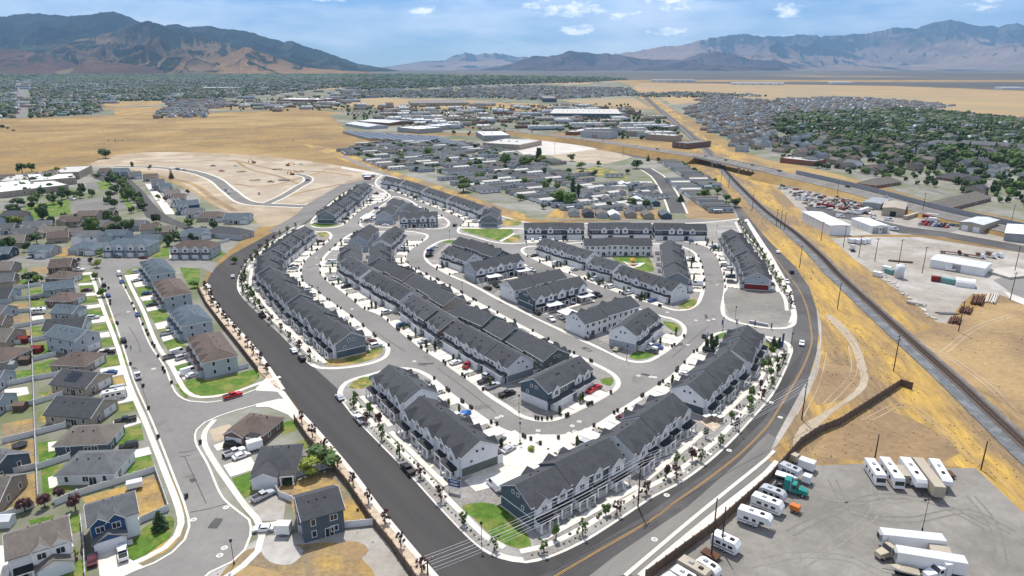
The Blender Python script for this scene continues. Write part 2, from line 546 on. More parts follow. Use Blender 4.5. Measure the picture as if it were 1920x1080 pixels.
def fbm(x,y,oct=5,seed=1):
 s,a,t=0,1,0
 for o in range(oct):
  s=s+a*vnoise(x*2 **o+3.3*o,y*2 **o+5.9*o,lattice(seed+o))
  t+=a
  a*=.5
 return s/t
HYP=[(-5000,0),(2200,0),(5000,30),(8000,55),(14000,74),(60000,84)]
def HY(y):
 for (a,ha),(b_,hb) in zip(HYP,HYP[1:]):
  if y<=b_:
   return ha+(hb - ha)*(y - a)/(b_ - a)
 return HYP[-1][1]
def GF(px,py):
 dx,dy=(px - 960)/FPX,(540 - py)/FPX
 ux,uy,uz=dx,_c+dy*_s,-_s+dy*_c
 t=-CAMH/min(uz,-1e-4)
 if t*uy<=HYP[1][0]:
  return (t*ux,t*uy,0.0)
 for (a,ha),(b_,hb) in zip(HYP[1:],HYP[2:]):
  sl=(hb - ha)/(b_ - a)
  t=(ha - sl*a - CAMH)/(uz - sl*uy)
  if 0<t*uy<=b_ and t*uy>=a - 1:
   return (t*ux,t*uy,HY(t*uy))
 return (ux*50000,uy*50000,HY(50000))
def farsheet(name,pts,dz,m,rows=26):
 ys=[q[1] for q in pts]
 y0,y1=min(ys)+.01,max(ys) - .01
 lv=[y0+(y1 - y0)*(i/rows) for i in range(rows+1)]
 for yb,hb in HYP[1:]:
  q=540 - FPX*((hb - CAMH)*_c+yb*_s)/(yb*_c - (hb - CAMH)*_s)
  if y0<q<y1:
   lv+=[q - .02,q+.02]
 lv.sort()
 b=MB()
 dz=dz*.12+zeps()*3
 prev=None
 for y in lv:
  xs=[]
  for i in range(len(pts)):
   (xa,ya),(xb,yb)=pts[i],pts[(i+1) % len(pts)]
   if (ya>y)!=(yb>y):
    xs.append(xa+(xb - xa)*(y - ya)/(yb - ya))
  xs.sort()
  cur=[(GF(xs[i],y),GF(xs[i+1],y)) for i in range(0,len(xs) - 1,2)]
  if prev is not None and len(prev)==len(cur):
   for (pa,pb),(qa,qb) in zip(prev,cur):
    b.face([(r[0],r[1],r[2]+dz) for r in (qa,qb,pb,pa)])
  prev=cur
 o=link(name,b.mesh(name,m))
 o['kind']='structure'
 return o
def mountain(name,prof,D,near,mtl,cell,amp,seed,nv=200,back=.45,p=1.15,endfade=False):
 xs=np.array([q[0] for q in prof],float)
 ys=np.array([q[1] for q in prof],float)
 nu=int((xs[-1] - xs[0])/1.7)+2
 U=np.linspace(xs[0],xs[-1],nu)
 yp=np.interp(U,xs,ys)
 jit=(fbm(U/9.,U*0+seed,4,seed+3) - .5)*np.clip((131 - yp)/25,0,1)*4.5*D/FPX
    # height and position of the ridge on a line of constant forward distance D
 dy=(540 - yp)/FPX
 t=D/(_c+dy*_s)
 RZ=CAMH+t*(-_s+dy*_c)
 RX=(U - 960)/FPX*t
 RZ=np.maximum(RZ - 40*np.clip((ys_i :=yp - 112)/19,0,1),0)
 RZ=RZ*np.clip((U - xs[0])/60,0,1) **.7*np.clip((xs[-1] - U)/60,0,1) **.7
 RZ_=0 if not endfade else RZ*np.clip((U - xs[0])/(22+.12*(xs[-1] - xs[0])),0,1) **.8*np.clip((xs[-1] - U)/(22+.12*(xs[-1] - xs[0])),0,1) **.8 if endfade else 1.0
 base=HY(D)
 v=np.linspace(0,1+back,nv)
 V,UU=np.meshgrid(v,np.arange(nu),indexing='ij')
 Xw=RX[None,:]*(1+(V - 1)*near/D)
 Yw=D+(V - 1)*near
 wx=fbm(Xw/cell,Yw/cell,3,seed+40) - .5
 R=ridged(Xw/cell+wx,Yw/cell*.55+.6*wx,7,seed,.54)
 R2=fbm(Xw/cell*3,Yw/cell*3,4,seed+9)
 env=np.where(V<=1,np.clip(V,0,1) **(p*.8),np.clip(1 - (V - 1)/back,0,1) **.8)
 mod = np.clip(1 - np.abs(V - 1) / .9,0,1)          # no carving on the crest itself
 carve=(R - .72)*amp*.95*(1 - .97*mod **5)+(R2 - .5)*amp*.3*(1 - .98*mod **4)
 carve=np.maximum(np.where(V>1,np.minimum(carve,0),carve),-.75)
 Zw=np.minimum(RZ[None,:]*env*(1+carve),RZ[None,:]*(1 - .55*np.abs(V - 1)))
 Zw -=jit[None,:]*np.clip(1 - np.abs(V - 1)/.16,0,1) **1.5
 Zw=np.maximum(Zw,0)
 Zw=np.maximum(Zw,np.vectorize(HY)(Yw) - 8) - 10*(V<.02)
 verts=np.stack([Xw,Yw,Zw],-1).reshape(-1,3)
 ii=np.arange(nv - 1)[:,None]*nu+np.arange(nu - 1)[None,:]
 F=np.stack([ii,ii+1,ii+nu+1,ii+nu],-1).reshape(-1,4)
 me=bpy.data.meshes.new(name)
 me.from_pydata(verts.tolist(),[],F.tolist())
 me.materials.append(MATS[mtl])
 me.polygons.foreach_set('use_smooth',[True]*len(F))
 me.update()
 o=link(name,me)
 o['kind']='structure'
 return o
def mtmat(name,low,mid,high,scale,zlo,zhi,forest,fs=.5,rock=None):
 m=bpy.data.materials.new(name)
 m.use_nodes=True
 t=m.node_tree
 b=t.nodes['Principled BSDF']
 b.inputs['Roughness'].default_value=1
 b.inputs['Specular IOR Level'].default_value=0.05
 g=t.nodes.new('ShaderNodeNewGeometry')
 sp=t.nodes.new('ShaderNodeSeparateXYZ')
 t.links.new(g.outputs['Position'],sp.inputs[0])
 def nz(s,d=8):
  q=t.nodes.new('ShaderNodeTexNoise')
  q.inputs['Scale'].default_value=s
  q.inputs['Detail'].default_value=d
  q.inputs['Roughness'].default_value=.62
  t.links.new(g.outputs['Position'],q.inputs['Vector'])
  return q.outputs['Fac']
 def mr(f,a,c,x=0,y=1):
  q=t.nodes.new('ShaderNodeMapRange')
  for k_,v_ in (('From Min',a),('From Max',c),('To Min',x),('To Max',y)):
   q.inputs[k_].default_value=v_
  t.links.new(f,q.inputs['Value'])
  return q.outputs[0]
 def mx(f,a,c):
  q=t.nodes.new('ShaderNodeMix')
  q.data_type='RGBA'
  t.links.new(f,q.inputs['Factor'])
  for s_,v_ in ((q.inputs['A'],a),(q.inputs['B'],c)):
   if isinstance(v_,tuple): s_.default_value=(*v_,1)
   else: t.links.new(v_,s_)
  return q.outputs['Result']
 def ad(a,c):
  q=t.nodes.new('ShaderNodeMath')
  q.operation='ADD'
  t.links.new(a,q.inputs[0])
  t.links.new(c,q.inputs[1])
  return q.outputs[0]
 nb=nz(scale)
 c=mx(mr(nz(scale*.45),.4,.6),low,mid)
 hz=ad(mr(sp.outputs[2],zlo,zhi),mr(nb,.3,.7,-.6,.6))
 c=mx(mr(hz,.35,.75),c,high)
 ns=t.nodes.new('ShaderNodeSeparateXYZ')
 t.links.new(g.outputs['Normal'],ns.inputs[0])
 asp=ad(mr(ns.outputs[0],-.5,.35,0,.9),mr(nb,.3,.7,-.45,.45))
 asp=ad(asp,mr(sp.outputs[2],zlo,zhi,-.25,.25))
 c=mx(mr(asp,fs,fs+.18),c,forest)
 if rock:
  c=mx(mr(ad(mr(sp.outputs[2],zhi,zhi*1.5),mr(nb,.3,.7,-.3,.3)),.3,.7),c,rock)
 t.links.new(c,b.inputs['Base Color'])
 bp=t.nodes.new('ShaderNodeBump')
 bp.inputs['Strength'].default_value=1.0
 bp.inputs['Distance'].default_value=.09/scale
 t.links.new(nz(scale*3.2,10),bp.inputs['Height'])
 t.links.new(bp.outputs[0],b.inputs['Normal'])
 MATS[name]=m
HZ=bpy.data.materials.new('haze_air')
HZ.use_nodes=True
t_=HZ.node_tree
t_.nodes.clear()
pv=t_.nodes.new('ShaderNodeVolumePrincipled')
pv.inputs['Color'].default_value=(.37,.64,1.0,1)
pv.inputs['Density'].default_value=3.3e-5
pv.inputs['Anisotropy'].default_value=0.0
vo=t_.nodes.new('ShaderNodeOutputMaterial')
t_.links.new(pv.outputs[0],vo.inputs['Volume'])
MATS['haze_air']=HZ
b=MB()
b.box(-30000,30000,-1500,36000,-9,2350)
hz=link('haze',b.mesh('haze','haze_air'))
hz['kind']='stuff'
mtmat('hill_brown',(0.20,0.135,0.07),(0.125,0.085,0.05),(0.076,0.066,0.034),.0022,200,1000,(0.026,0.033,0.016),.42)
mtmat('hill_green',(0.066,0.066,0.036),(0.040,0.048,0.024),(0.023,0.033,0.018),.0016,200,1100,(0.015,0.024,0.013),.22)
mtmat('hill_tan',(0.264,0.165,0.079),(0.198,0.125,0.066),(0.205,0.132,0.073),.004,50,600,(0.026,0.036,0.017),.66)
mtmat('hill_rust',(0.112,0.066,0.041),(0.079,0.046,0.032),(0.152,0.092,0.053),.003,50,500,(0.040,0.040,0.023),.66)
mtmat('range_dark',(.115,.08,.065),(.055,.043,.038),(.06,.05,.042),.0014,150,900,(.025,.027,.022),.42)
mtmat('range_far',(.30,.205,.135),(.19,.14,.10),(.10,.095,.075),.0007,300,1500,(.028,.038,.035),.34,rock=(.30,.28,.26))
mountain('mountain_range_far_east',[(1040,131),(1100,118),(1153,101),(1190,95),(1240,86),(1280,84),(1323,72),(1377,63),(1403,63),(1433,67),(1467,68),(1507,63),(1540,68),(1570,64),(1620,63),(1647,57),(1680,49),
   (1723,50),(1740,43),(1763,37),(1780,36),(1803,39),(1830,47),(1860,48),(1873,51),(1900,42),(1930,46),(2000,52),(2100,66),(2200,60),(2320,80)],25000,10000,'range_far',2300,1.2,5,240,.3,p=1.6)
mountain('mountain_range_far_centre',[(640,131),(733,123),(790,115),(833,113),(850,105),(873,98),(893,102),(930,98),(960,105),(990,107),(1040,118),(1120,131)],31000,6000,'range_far',2500,.5,9,90,.15)
mountain('mountain_centre',[(800,131),(860,128),(893,127),(940,122),(973,113),(1000,106),(1040,103),(1070,95),(1093,97),(1117,100),(1140,100),(1180,107),(1207,110),(1280,112),(1313,99),(1347,96),(1380,103),(1413,112),(1457,112),
   (1480,118),(1520,126),(1600,131)],17500,5500,'range_dark',1100,1.2,12,170,.25,p=1.5)
mountain('mountain_back_left',[(-330,60),(-200,30),(-90,38),(0,28),(40,25),(83,23),(117,27),(150,26),(187,19),(213,17),(240,27),(263,38),(310,47),(323,42),(353,47),(383,45),(427,53),(453,55),(487,65),(533,77),(547,75),
   (573,87),(620,100),(640,108),(673,118),(707,123),(753,129),(820,131)],13500,5200,'hill_green',1500,1.2,21,220,.3)
mountain('mountain_front_left',[(-260,131),(-160,125),(0,112),(50,93),(150,73),(217,57),(260,40),(277,35),(293,40),(333,57),(377,67),(417,80),(467,88),(500,100),(540,113),(600,127),(700,131)],10500,3400,'hill_brown',800,1.25,33,260,.35,p=1.2)
mountain('foothill_right',[(300,131),(367,127),(417,107),(440,96),(457,88),(480,94),(500,102),(540,115),(567,122),(640,127),(760,131)],8600,1300,'hill_tan',520,.85,44,130,.5)
mountain('foothill_left',[(-260,100),(-100,84),(0,88),(67,97),(100,106),(140,117),(170,126),(220,131)],8400,1500,'hill_rust',700,.8,51,110,.5)
mountain('foothill_middle',[(60,131),(100,129),(125,124),(160,115),(200,115),(233,117),(283,122),(310,127),(350,131)],7900,1000,'hill_rust',600,.7,57,90,.5)
# the ground: one sheet out to the horizon
b=MB()
for (ya,ha),(yb,hb) in zip([(-1400,0)]+HYP[1:],HYP[1:]):
 b.face([(-60000,ya,ha),(60000,ya,ha),(60000,yb,hb),(-60000,yb,hb)])
g0=link('ground',b.mesh('ground','dry_grass'))
g0['kind']='structure'
# --- ground cover, roads, blocks
Z0=.03
ISL={}
def block(key,px,w=1.7,inner='rock_mulch',smooth=True,z=.15):
 P=ccw(rings(GL(px),True,2.0) if smooth else GL(px))
 ISL[key]=P
 s=sheet('pavement',P,z,'concrete',thick=z)
 if w:
  q=inset(P,w)
  if len(q)>3:
   sheet('gravel_bed',q,z+.012,inner)
 return P
# far land cover -------------------------------------------------
farsheet('far_valley',[(-700,150),(400,151),(800,152),(1000,150),(1180,153),(1400,158),(1650,160),(1920,170),(2700,185),(2700,131.0),(1500,129.5),(700,131),(-700,131)],1.5,'far_plain',30)
farsheet('far_field',[(1185,163),(1200,156),(1400,159),(1650,161),(1920,171),(2400,180),(2400,225),(1920,222),(1800,216),(1730,212),(1650,200),(1480,190),(1400,184),(1300,176),(1200,176)],1.9,'tan_plain',14)
farsheet('town_ground',[(-500,152),(400,150),(900,149),(1150,152),(1185,160),(1195,180),(1215,196),(1262,240),(1300,262),(1100,250),(960,236),(900,250),(700,245),(640,210),(560,205),(400,212),(200,216),(0,223),(-500,245)],1.0,'town_soil',24)
farsheet('suburb_ground',[(1200,170),(1440,178),(1800,192),(1740,206),(1920,222),(2400,240),(2500,480),(1960,422),(1760,383),(1655,350),(1540,318),(1440,300),(1400,288),(1290,220),(1225,186)],.9,'suburb_soil',24)
farsheet('town_ground',[(618,214),(700,204),(1262,232),(1292,262),(1120,266),(1010,252),(960,262),(860,264),(690,272),(655,250)],1.6,'town_soil',12)
farsheet('town_green',[(-600,139),(300,138.5),(760,139),(1150,145),(1185,152),(900,151),(400,152),(-600,154)],2.0,'town_soil',10)
for q,m in [([(640,188),(700,184),(860,186),(980,196),(1060,200),(1020,208),(900,206),(760,200),(655,200)],'tan_plain'),
    ([(880,197),(960,193),(1060,198),(1130,205),(1010,210),(900,206)],'dry_gold'),
    ([(1040,188),(1190,184),(1215,200),(1225,206),(1120,198)],'tan_plain'),
    ([(560,163),(700,160),(640,168),(545,168)],'tan_plain'),
    ([(950,152),(1120,153),(1100,158),(950,157)],'tan_plain'),
    ([(190,190),(310,189),(300,197),(200,200)],'dry_gold'),([(212,205),(300,199),(305,207),(280,216),(215,216)],'dry_gold'),
    ([(1260,196),(1340,190),(1400,186),(1300,180),(1230,178)],'tan_plain'),
    ([(1730,210),(1800,202),(1940,205),(1940,225)],'tan_plain'),
    ([(205,145),(250,144),(240,149),(210,149)],'lawn')]:
 farsheet('dry_field',q,2.2,m,6)
farsheet('far_road',[(36,145),(42,145),(53,222),(30,222)],2.6,'asphalt_old',12)
farsheet('far_road',[(1186,160),(1190,158),(1200,168),(1240,205),(1300,250),(1345,292),(1333,295),(1290,258),(1230,205),(1192,168)],1.2,'asphalt_mid',14)
farsheet('dry_verge',[(1189,160),(1196,160),(1260,205),(1320,255),(1370,300),(1345,300),(1300,258),(1240,208),(1200,172)],1.1,'dry_gold',14)
sh=lambda n,q,z,m,**k: sheet(n,rings(GL(q),True,6),z,m,**k)
sp_=lambda n,q,z,m,**k: sheet(n,GL(q),z,m,**k)
# golden verge beside the arterial and the railway
sp_('dry_verge',[(1290,262),(1330,262),(1440,310),(1640,350),(1500,372),(1520,395),(1560,440),(1620,480),(1660,505),(1700,560),(1760,610),(1880,555),(1960,575),(2100,700),(2300,1000),(1900,960),(1800,875),
    (1500,868),(1440,900),(1380,960),(1200,1120),(1050,1120),(1300,900),(1480,720),(1500,600),(1430,470),(1330,340)],.012,'dry_gold')
# construction ground, upper left
sh('construction_dirt',[(225,290),(300,285),(480,292),(620,308),(722,330),(735,345),(700,352),(640,380),(560,410),(500,425),(440,405),(330,340),(240,318),(150,320),(160,312)],.02,'dirt')
sh('construction_dirt',[(270,300),(420,296),(560,312),(660,328),(640,345),(560,380),(480,385),(430,352),(350,318)],.03,'dirt_pale')
# the new road on the construction ground
cr=rings(GL([(215,312),(290,314),(350,320),(400,335),(430,358),(470,381),(530,385),(575,386),(610,375)]),False,4)
ribbon('pavement',cr,13.5,.06,'concrete')
ribbon('new_road',cr,9.5,.085,'asphalt_old')
for q,w in [([(250,300),(330,305),(420,300),(520,318),(600,322),(660,330)],5),([(440,300),(470,318),(520,330),(560,345)],4),([(610,320),(560,335),(490,350),(440,345)],4),([(300,330),(360,345),(400,372),(440,395)],5),([(640,345),(560,362),(500,378)],4)]:
 ribbon('dirt_track',rings(GL(q),False,5),w,.042,'dirt_brown')
cr2=rings(GL([(495,384),(530,368),(560,350),(578,339),(574,331),(555,326)]),False,4)
ribbon('pavement',cr2,9.5,.055,'concrete')
ribbon('new_road',cr2,6.5,.08,'asphalt_old')
# mobile home park ground, strips of dry grass and the dirt track
sh('park_ground',[(628,288),(700,270),(860,262),(905,258),(1060,262),(1130,282),(1240,305),(1330,345),(1382,408),(1300,413),(1130,413),(1000,410),(930,385),(830,350),(740,325),(690,305)],.025,'suburb_soil')
sp_('dry_verge',[(560,268),(640,280),(690,303),(740,322),(830,350),(930,385),(985,402),(985,412),(955,408),(890,382),(800,349),(722,326),(640,300)],.04,'dry_gold')
sp_('dirt_track',[(640,312),(700,322),(722,328),(722,331),(640,316)],.045,'concrete_road')
sp_('yard_patch',[(1045,388),(1240,392),(1240,410),(1020,410)],.045,'dry_gold')
sp_('dirt_patch',[(1005,283),(1110,279),(1190,292),(1170,300),(1130,307),(1060,302)],.05,'dirt_pale')
sp_('car_park',[(975,262),(1010,258),(1060,266),(1120,279),(1040,290),(985,292),(960,275)],.055,'concrete_road')
sp_('park_lawn',[(1075,320),(1120,312),(1175,328),(1175,338),(1140,334)],.05,'lawn_poor')
sh('dirt_patch',[(1300,372),(1340,380),(1378,405),(1370,411),(1290,409),(1286,398)],.055,'dirt_brown')
ROADW=9
for q,w in [([(640,292),(700,318),(740,334)],6),([(672,283),(760,309),(860,343),(880,352)],7),([(735,276),(860,306),(975,342),(1040,365)],6.5),([(800,270),(920,296),(1000,310)],6.5),
    ([(960,315),(1060,338),(1110,343),(1180,352)],6.5),([(880,352),(930,372),(990,380),(1060,392),(1180,396)],6),([(985,300),(1030,320),(1120,332)],6)]:
 c=rings(GL(q),False,6)
 ribbon('park_street',c,w,.07,'asphalt')
c=rings(GL([(1210,316),(1232,330),(1248,350),(1263,378),(1272,400)]),False,4)
ribbon('pavement',c,14.5,.06,'concrete')
ribbon('park_street',c,11.5,.09,'asphalt_mid')
# neighbourhood ground left ------------------------------------
sh('yard_ground',[(-60,322),(0,330),(120,318),(190,312),(240,318),(330,345),(420,395),(485,420),(430,470),(385,520),(440,640),(520,740),(640,890),(775,1085),(700,1140),(-260,1140),(-260,322)],.02,'suburb_soil')
# development asphalt pad
pad=[(700,335),(722,330),(760,345),(870,390),(930,405),(985,420),(1385,408),(1500,560),(1500,640),(1450,760),(1300,900),(1040,1050),(960,1058),(880,1010),(790,910),(640,745),(530,640),(470,560),
  (436,535),(450,480),(520,440),(570,405),(640,360)]
sp_('street',pad,.05,'asphalt')
# arterial on the left
art=[(788,1048),(716,962),(654,879),(579,792),(531,730),(507,697),(480,656),(419,589),(395,554),(387,530),(397,510),(410,497),(435,477),(480,453),(525,428),(557,401),(572,385),(612,362),(640,346),(690,335),(715,338),
  (680,345),(657,356),(620,381),(585,412),(568,424),(530,446),(488,474),(463,502),(452,524),(452,540),(462,560),(490,588),(550,654),(592,692),(645,740),(673,785),(762,876),(840,960),(899,1018),(965,1050),
  (930,1140),(860,1140)]
sheet('road',GL(art),.06,'asphalt_dark')
sp_('road',[(540,412),(557,401),(572,385),(612,362),(640,346),(690,335),(715,338),(675,345),(652,356),(615,381),(580,412),(560,424),(525,436),(500,434)],.075,'asphalt_old')
# arterial on the right: inner dark lane, older outer lane
inn=[(960,1050),(987,1050),(1022,1042),(1089,1012),(1170,961),(1222,926),(1262,905),(1302,878),(1356,833),(1401,785),(1442,737),(1466,690),(1480,655),(1486,620),(1487,590),(1482,562),(1466,538),(1460,512),(1442,487),(1425,467),
  (1405,442),(1392,419),(1385,408),(1370,378),(1345,351),(1317,328),(1275,315),(1235,302),(1185,294),(1135,281),(1072,269),(1035,261),(985,252),(920,243)]
out=[(925,238),(990,246),(1072,264),(1120,275),(1185,289),(1260,305),(1297,315),(1330,330),(1360,357),(1385,385),(1410,415),(1440,450),(1491,500),(1518,540),(1531,580),(1535,621),(1531,661),(1518,705),(1494,748),(1455,820),(1440,858),
  (1172,1080),(1090,1160),(900,1140)]
sheet('road',GL(inn+out),.062,'asphalt_mid')
yl=[(1000,1104),(1046,1078),(1132,1027),(1215,979),(1269,940),(1336,892),(1389,850),(1440,798),(1448,786),(1480,734),(1502,696),(1514,669),(1522,640),(1519,607),(1512,575),(1496,540),(1472,508),(1453,483),(1417,440),(1403,415),(1380,383),(1352,354),(1320,329),(1290,316)]
ylw=rings(GL(yl),False,4)
sheet('dark_lane',GL(inn[:11]+[(1508,655),(1495,697),(1468,740),(1432,788),(1380,840),(1325,886),(1260,932),(1205,970),(1120,1020),(1036,1067),(985,1095),(930,1090)]),.075,'asphalt_dark')
sheet('worn_lane',GL([(1455,822),(1440,856),(1172,1078),(1080,1100),(1150,1045),(1290,950),(1390,862),(1440,812)]),.075,'asphalt_old')
for a in range(2):
 pass
ribbon('centre_line',ylw[:int(len(ylw)*.46)],.17,.095,'yellow_paint',off=.18)
ribbon('centre_line',ylw[:int(len(ylw)*.46)],.17,.095,'yellow_paint',off=-.18)
ribbon('centre_line',ylw[int(len(ylw)*.48):],.2,.095,'yellow_paint')
# outer kerb, gutter strip and pavement at the bottom right
kc=rings(GL([(1172,1080),(1300,972),(1440,858),(1452,846)]),False,4)
ribbon('kerb',kc,.9,.17,'concrete',h=.12)
kc2=rings(GL([(1202,1082),(1330,975),(1440,887),(1459,866)]),False,4)
ribbon('verge_strip',[((a[0]+b_[0])/2,(a[1]+b_[1])/2) for a,b_ in zip(rings(GL([(1172,1080),(1300,972),(1440,858),(1452,846)]),False,4),rings(GL([(1202,1082),(1330,975),(1440,887),(1459,866)]),False,4))],3.0,.1,'asphalt_old')
ribbon('pavement',kc2,2.0,.17,'concrete',h=.12)
# blocks of the development ----------------------------------------------
block('I1',[(562,423),(577,427),(592,434),(612,434),(623,440),(620,449),(593,472),(577,485),(568,498),(566,513),(572,530),(590,542),(610,558),(637,577),(672,603),(713,637),(729,648),(732,658),(725,671),(702,682),(668,689),
    (627,693),(593,691),(577,682),(560,664),(527,629),(493,598),(462,567),(446,545),(445,527),(456,500),(480,473),(522,444)])
block('I2',[(582,417),(590,427),(618,428),(640,424),(660,409),(677,394),(697,384),(720,377),(733,368),(722,358),(713,353),(702,348),(690,346),(675,348),(652,358),(615,384)])
block('I3',[(673,420),(679,411),(690,401),(703,392),(717,384),(727,377),(740,368),(763,373),(793,390),(820,402),(837,410),(844,418),(837,427),(818,430),(793,430),(743,428),(703,426),(680,426)])
block('I4',[(662,437),(648,444),(627,462),(610,477),(600,493),(600,510),(610,525),(633,542),(660,562),(682,580),(710,591),(743,618),(793,657),(827,679),(860,703),(888,722),(913,743),(947,765),(975,783),(1000,790),(1017,792),(1042,790),
    (1063,782),(1100,765),(1147,739),(1162,727),(1163,713),(1150,699),(1122,684),(1097,672),(1073,663),(1018,631),(980,611),(937,588),(907,572),(883,559),(847,538),(793,511),(768,498),(762,485),(767,472),(780,462),(803,446),
    (802,440),(792,437),(762,433),(710,434),(680,435)])
block('I5',[(852,448),(828,451),(812,458),(798,468),(794,480),(800,492),(833,513),(880,534),(933,563),(993,593),(1040,616),(1090,640),(1140,663),(1165,675),(1190,681),(1215,680),(1240,668),(1265,650),(1283,633),(1288,620),(1282,608),(1265,598),(1240,592),
    (1200,579),(1157,564),(1135,557),(1098,540),(1023,511),(983,495),(960,482),(930,465),(890,454)])
block('I6',[(978,466),(990,462),(1010,461),(1040,459),(1093,454),(1222,456),(1250,458),(1278,462),(1293,467),(1305,475),(1313,488),(1320,510),(1322,535),(1318,557),(1308,573),(1290,582),(1265,583),(1240,576),(1193,562),(1127,538),(1077,518),(1032,501),(993,483),(977,473)])
block('I7',[(703,346),(750,363),(787,378),(817,390),(850,403),(867,412),(870,418),(858,428),(859,437),(883,443),(917,453),(950,458),(985,456.5),(1053,453),(1093,451.5),(1225,451.5),(1275,453),(1308,458),(1325,464),(1335,472),(1345,485),(1351,502),(1356,520),(1357,540),(1354,560),
    (1351,582),(1357,595),(1375,604),(1408,612),(1442,617),(1473,617),(1490,611),(1494,600),(1494,590),(1489,568),(1473,540),(1460,514),(1442,489),(1425,469),(1405,444),(1392,421),(1384,410),(1370,412),(1300,418),(1200,419),(1100,419),(1000,418),(960,410),(900,390),(850,371),(800,352),(750,335),(720,329)])
block('I9',[(1367,621),(1347,623),(1332,629),(1313,650),(1293,668),(1275,688),(1250,710),(1227,726),(1187,752),(1153,773),(1120,794),(1092,807),(1067,814),(1042,817),(1008,818),(990,816),(950,807),(927,795),(888,768),(847,737),(802,701),(775,691),(735,690),(695,701),(668,708),(646,717),(634,731),
    (633,742),(642,756),(665,785),(710,832),(754,877),(832,963),(891,1022),(920,1042),(960,1054),(987,1057),(1027,1048),(1094,1018),(1175,967),(1228,932),(1269,911),(1309,884),(1363,838),(1408,790),(1450,740),(1474,693),(1484,668),(1487,656),(1480,644),(1462,636),(1438,631),(1400,625)])
gz=lambda z: .15+z
pl=lambda n,q,z,m: sheet(n,rings(GL(q),True,2),.15+z,m)
pp=lambda n,q,z,m: sheet(n,GL(q),.15+z,m)
pl('lawn',[(582,421),(592,425),(618,426),(634,421),(622,419),(590,418)],.03,'lawn')
pl('lawn',[(596,437),(612,436),(616,441),(608,445),(596,442)],.03,'lawn_poor')
pl('lawn',[(603,681),(640,664),(690,653),(716,652),(716,660),(700,674),(660,684),(625,686)],.03,'lawn_poor')
pl('lawn',[(866,428),(955,429),(962,433),(958,441),(935,452),(920,448),(890,440),(868,433)],.03,'lawn')
pl('lawn',[(940,452),(963,441),(973,441),(972,452),(958,455)],.03,'lawn_poor')
pp('path',[(936,452),(963,438),(966,439),(940,454)],.058,'concrete')
pp('path',[(863,427),(985,428),(985,430),(864,429)],.058,'concrete')
pl('lawn',[(946,424),(975,422),(975,414),(950,411)],.03,'lawn_poor')
pl('lawn',[(828,455),(850,450),(850,456),(838,457)],.03,'lawn')
pl('lawn',[(1150,483),(1210,482),(1222,492),(1222,510),(1200,508),(1175,497),(1155,490)],.03,'lawn')
pp('playground',[(1168,490),(1178,494),(1196,494),(1210,493),(1200,500),(1187,503),(1180,500)],.058,'concrete')
pl('playground',[(1178,493),(1192,493),(1196,497),(1188,501),(1178,499)],.075,'sand_strip')
pl('lawn',[(1272,574),(1300,560),(1307,563),(1302,574),(1288,580),(1274,579)],.03,'lawn_poor')
pl('lawn',[(1244,603),(1262,605),(1276,614),(1275,620),(1264,622),(1250,613)],.03,'lawn')
pl('lawn',[(1180,671),(1192,660),(1210,658),(1226,663),(1229,666),(1212,673),(1190,675)],.03,'lawn')
pl('lawn',[(1340,633),(1352,625),(1366,622),(1368,629),(1350,636)],.03,'lawn')
pl('lawn',[(1125,712),(1148,708),(1151,716),(1143,725),(1128,720)],.03,'lawn')
pl('lawn',[(655,728),(665,714),(685,707),(700,710),(697,722),(680,730)],.03,'lawn_poor')
pl('lawn',[(866,950),(905,943),(940,952),(975,985),(996,1024),(975,1030),(930,1012),(890,975)],.03,'lawn')
pl('lawn',[(1436,641),(1446,641),(1450,650),(1438,652)],.03,'lawn')
# vacant gravel lot
pl('vacant_lot',[(1370,540),(1462,537),(1478,560),(1484,590),(1478,606),(1430,608),(1385,600),(1368,590)],.03,'lot_gravel')
pp('pavement',[(1396,412),(1402,411),(1448,480),(1485,545),(1493,590),(1486,606),(1478,606),(1484,590),(1478,555),(1440,487)],.09,'concrete')
# asphalt car parks between the inner rows
pp('car_park',[(884,532),(905,522),(1010,493),(1028,501),(1060,516),(1040,508),(955,529),(925,551)],.03,'asphalt_old')
pp('car_park',[(996,592),(1045,574),(1100,546),(1152,562),(1140,570),(1078,592),(1062,620),(1040,612)],.03,'asphalt_old')
pp('car_park',[(1098,637),(1114,632),(1160,655),(1147,663)],.08,'asphalt_old')
pp('car_park',[(799,484),(812,465),(826,456),(838,458),(818,474),(812,487)],.03,'asphalt_old')
pp('car_park',[(924,740),(940,731),(978,756),(965,764)],.08,'asphalt_old')
# the drive between the two bottom rows
pp('driveway',[(870,903),(905,880),(980,851),(1000,843),(1018,834),(1012,829),(950,838),(940,828),(960,818),(1000,816),(1045,816),(1062,817),(1072,836),(1110,845),(1040,880),(972,902),(892,923)],.075,'concrete')
# walks and mailbox court along the right arterial
pp('plaza',[(1312,792),(1320,783),(1345,784),(1358,795),(1338,811)],.12,'sand_strip')
# railway ------------------------------------------------------------------
RW=[(1240,205),(1292,250),(1335,292),(1370,332),(1397,360),(1440,400),(1490,437),(1540,482),(1571,515),(1633,572),(1708,640),(1789,712),(1870,788),(1980,890),(2200,1090)]
rw=rings(GL(RW),False,5)
ribbon('railway_ballast',rw,9.5,.28,'ballast',off=-1.5,h=.3)
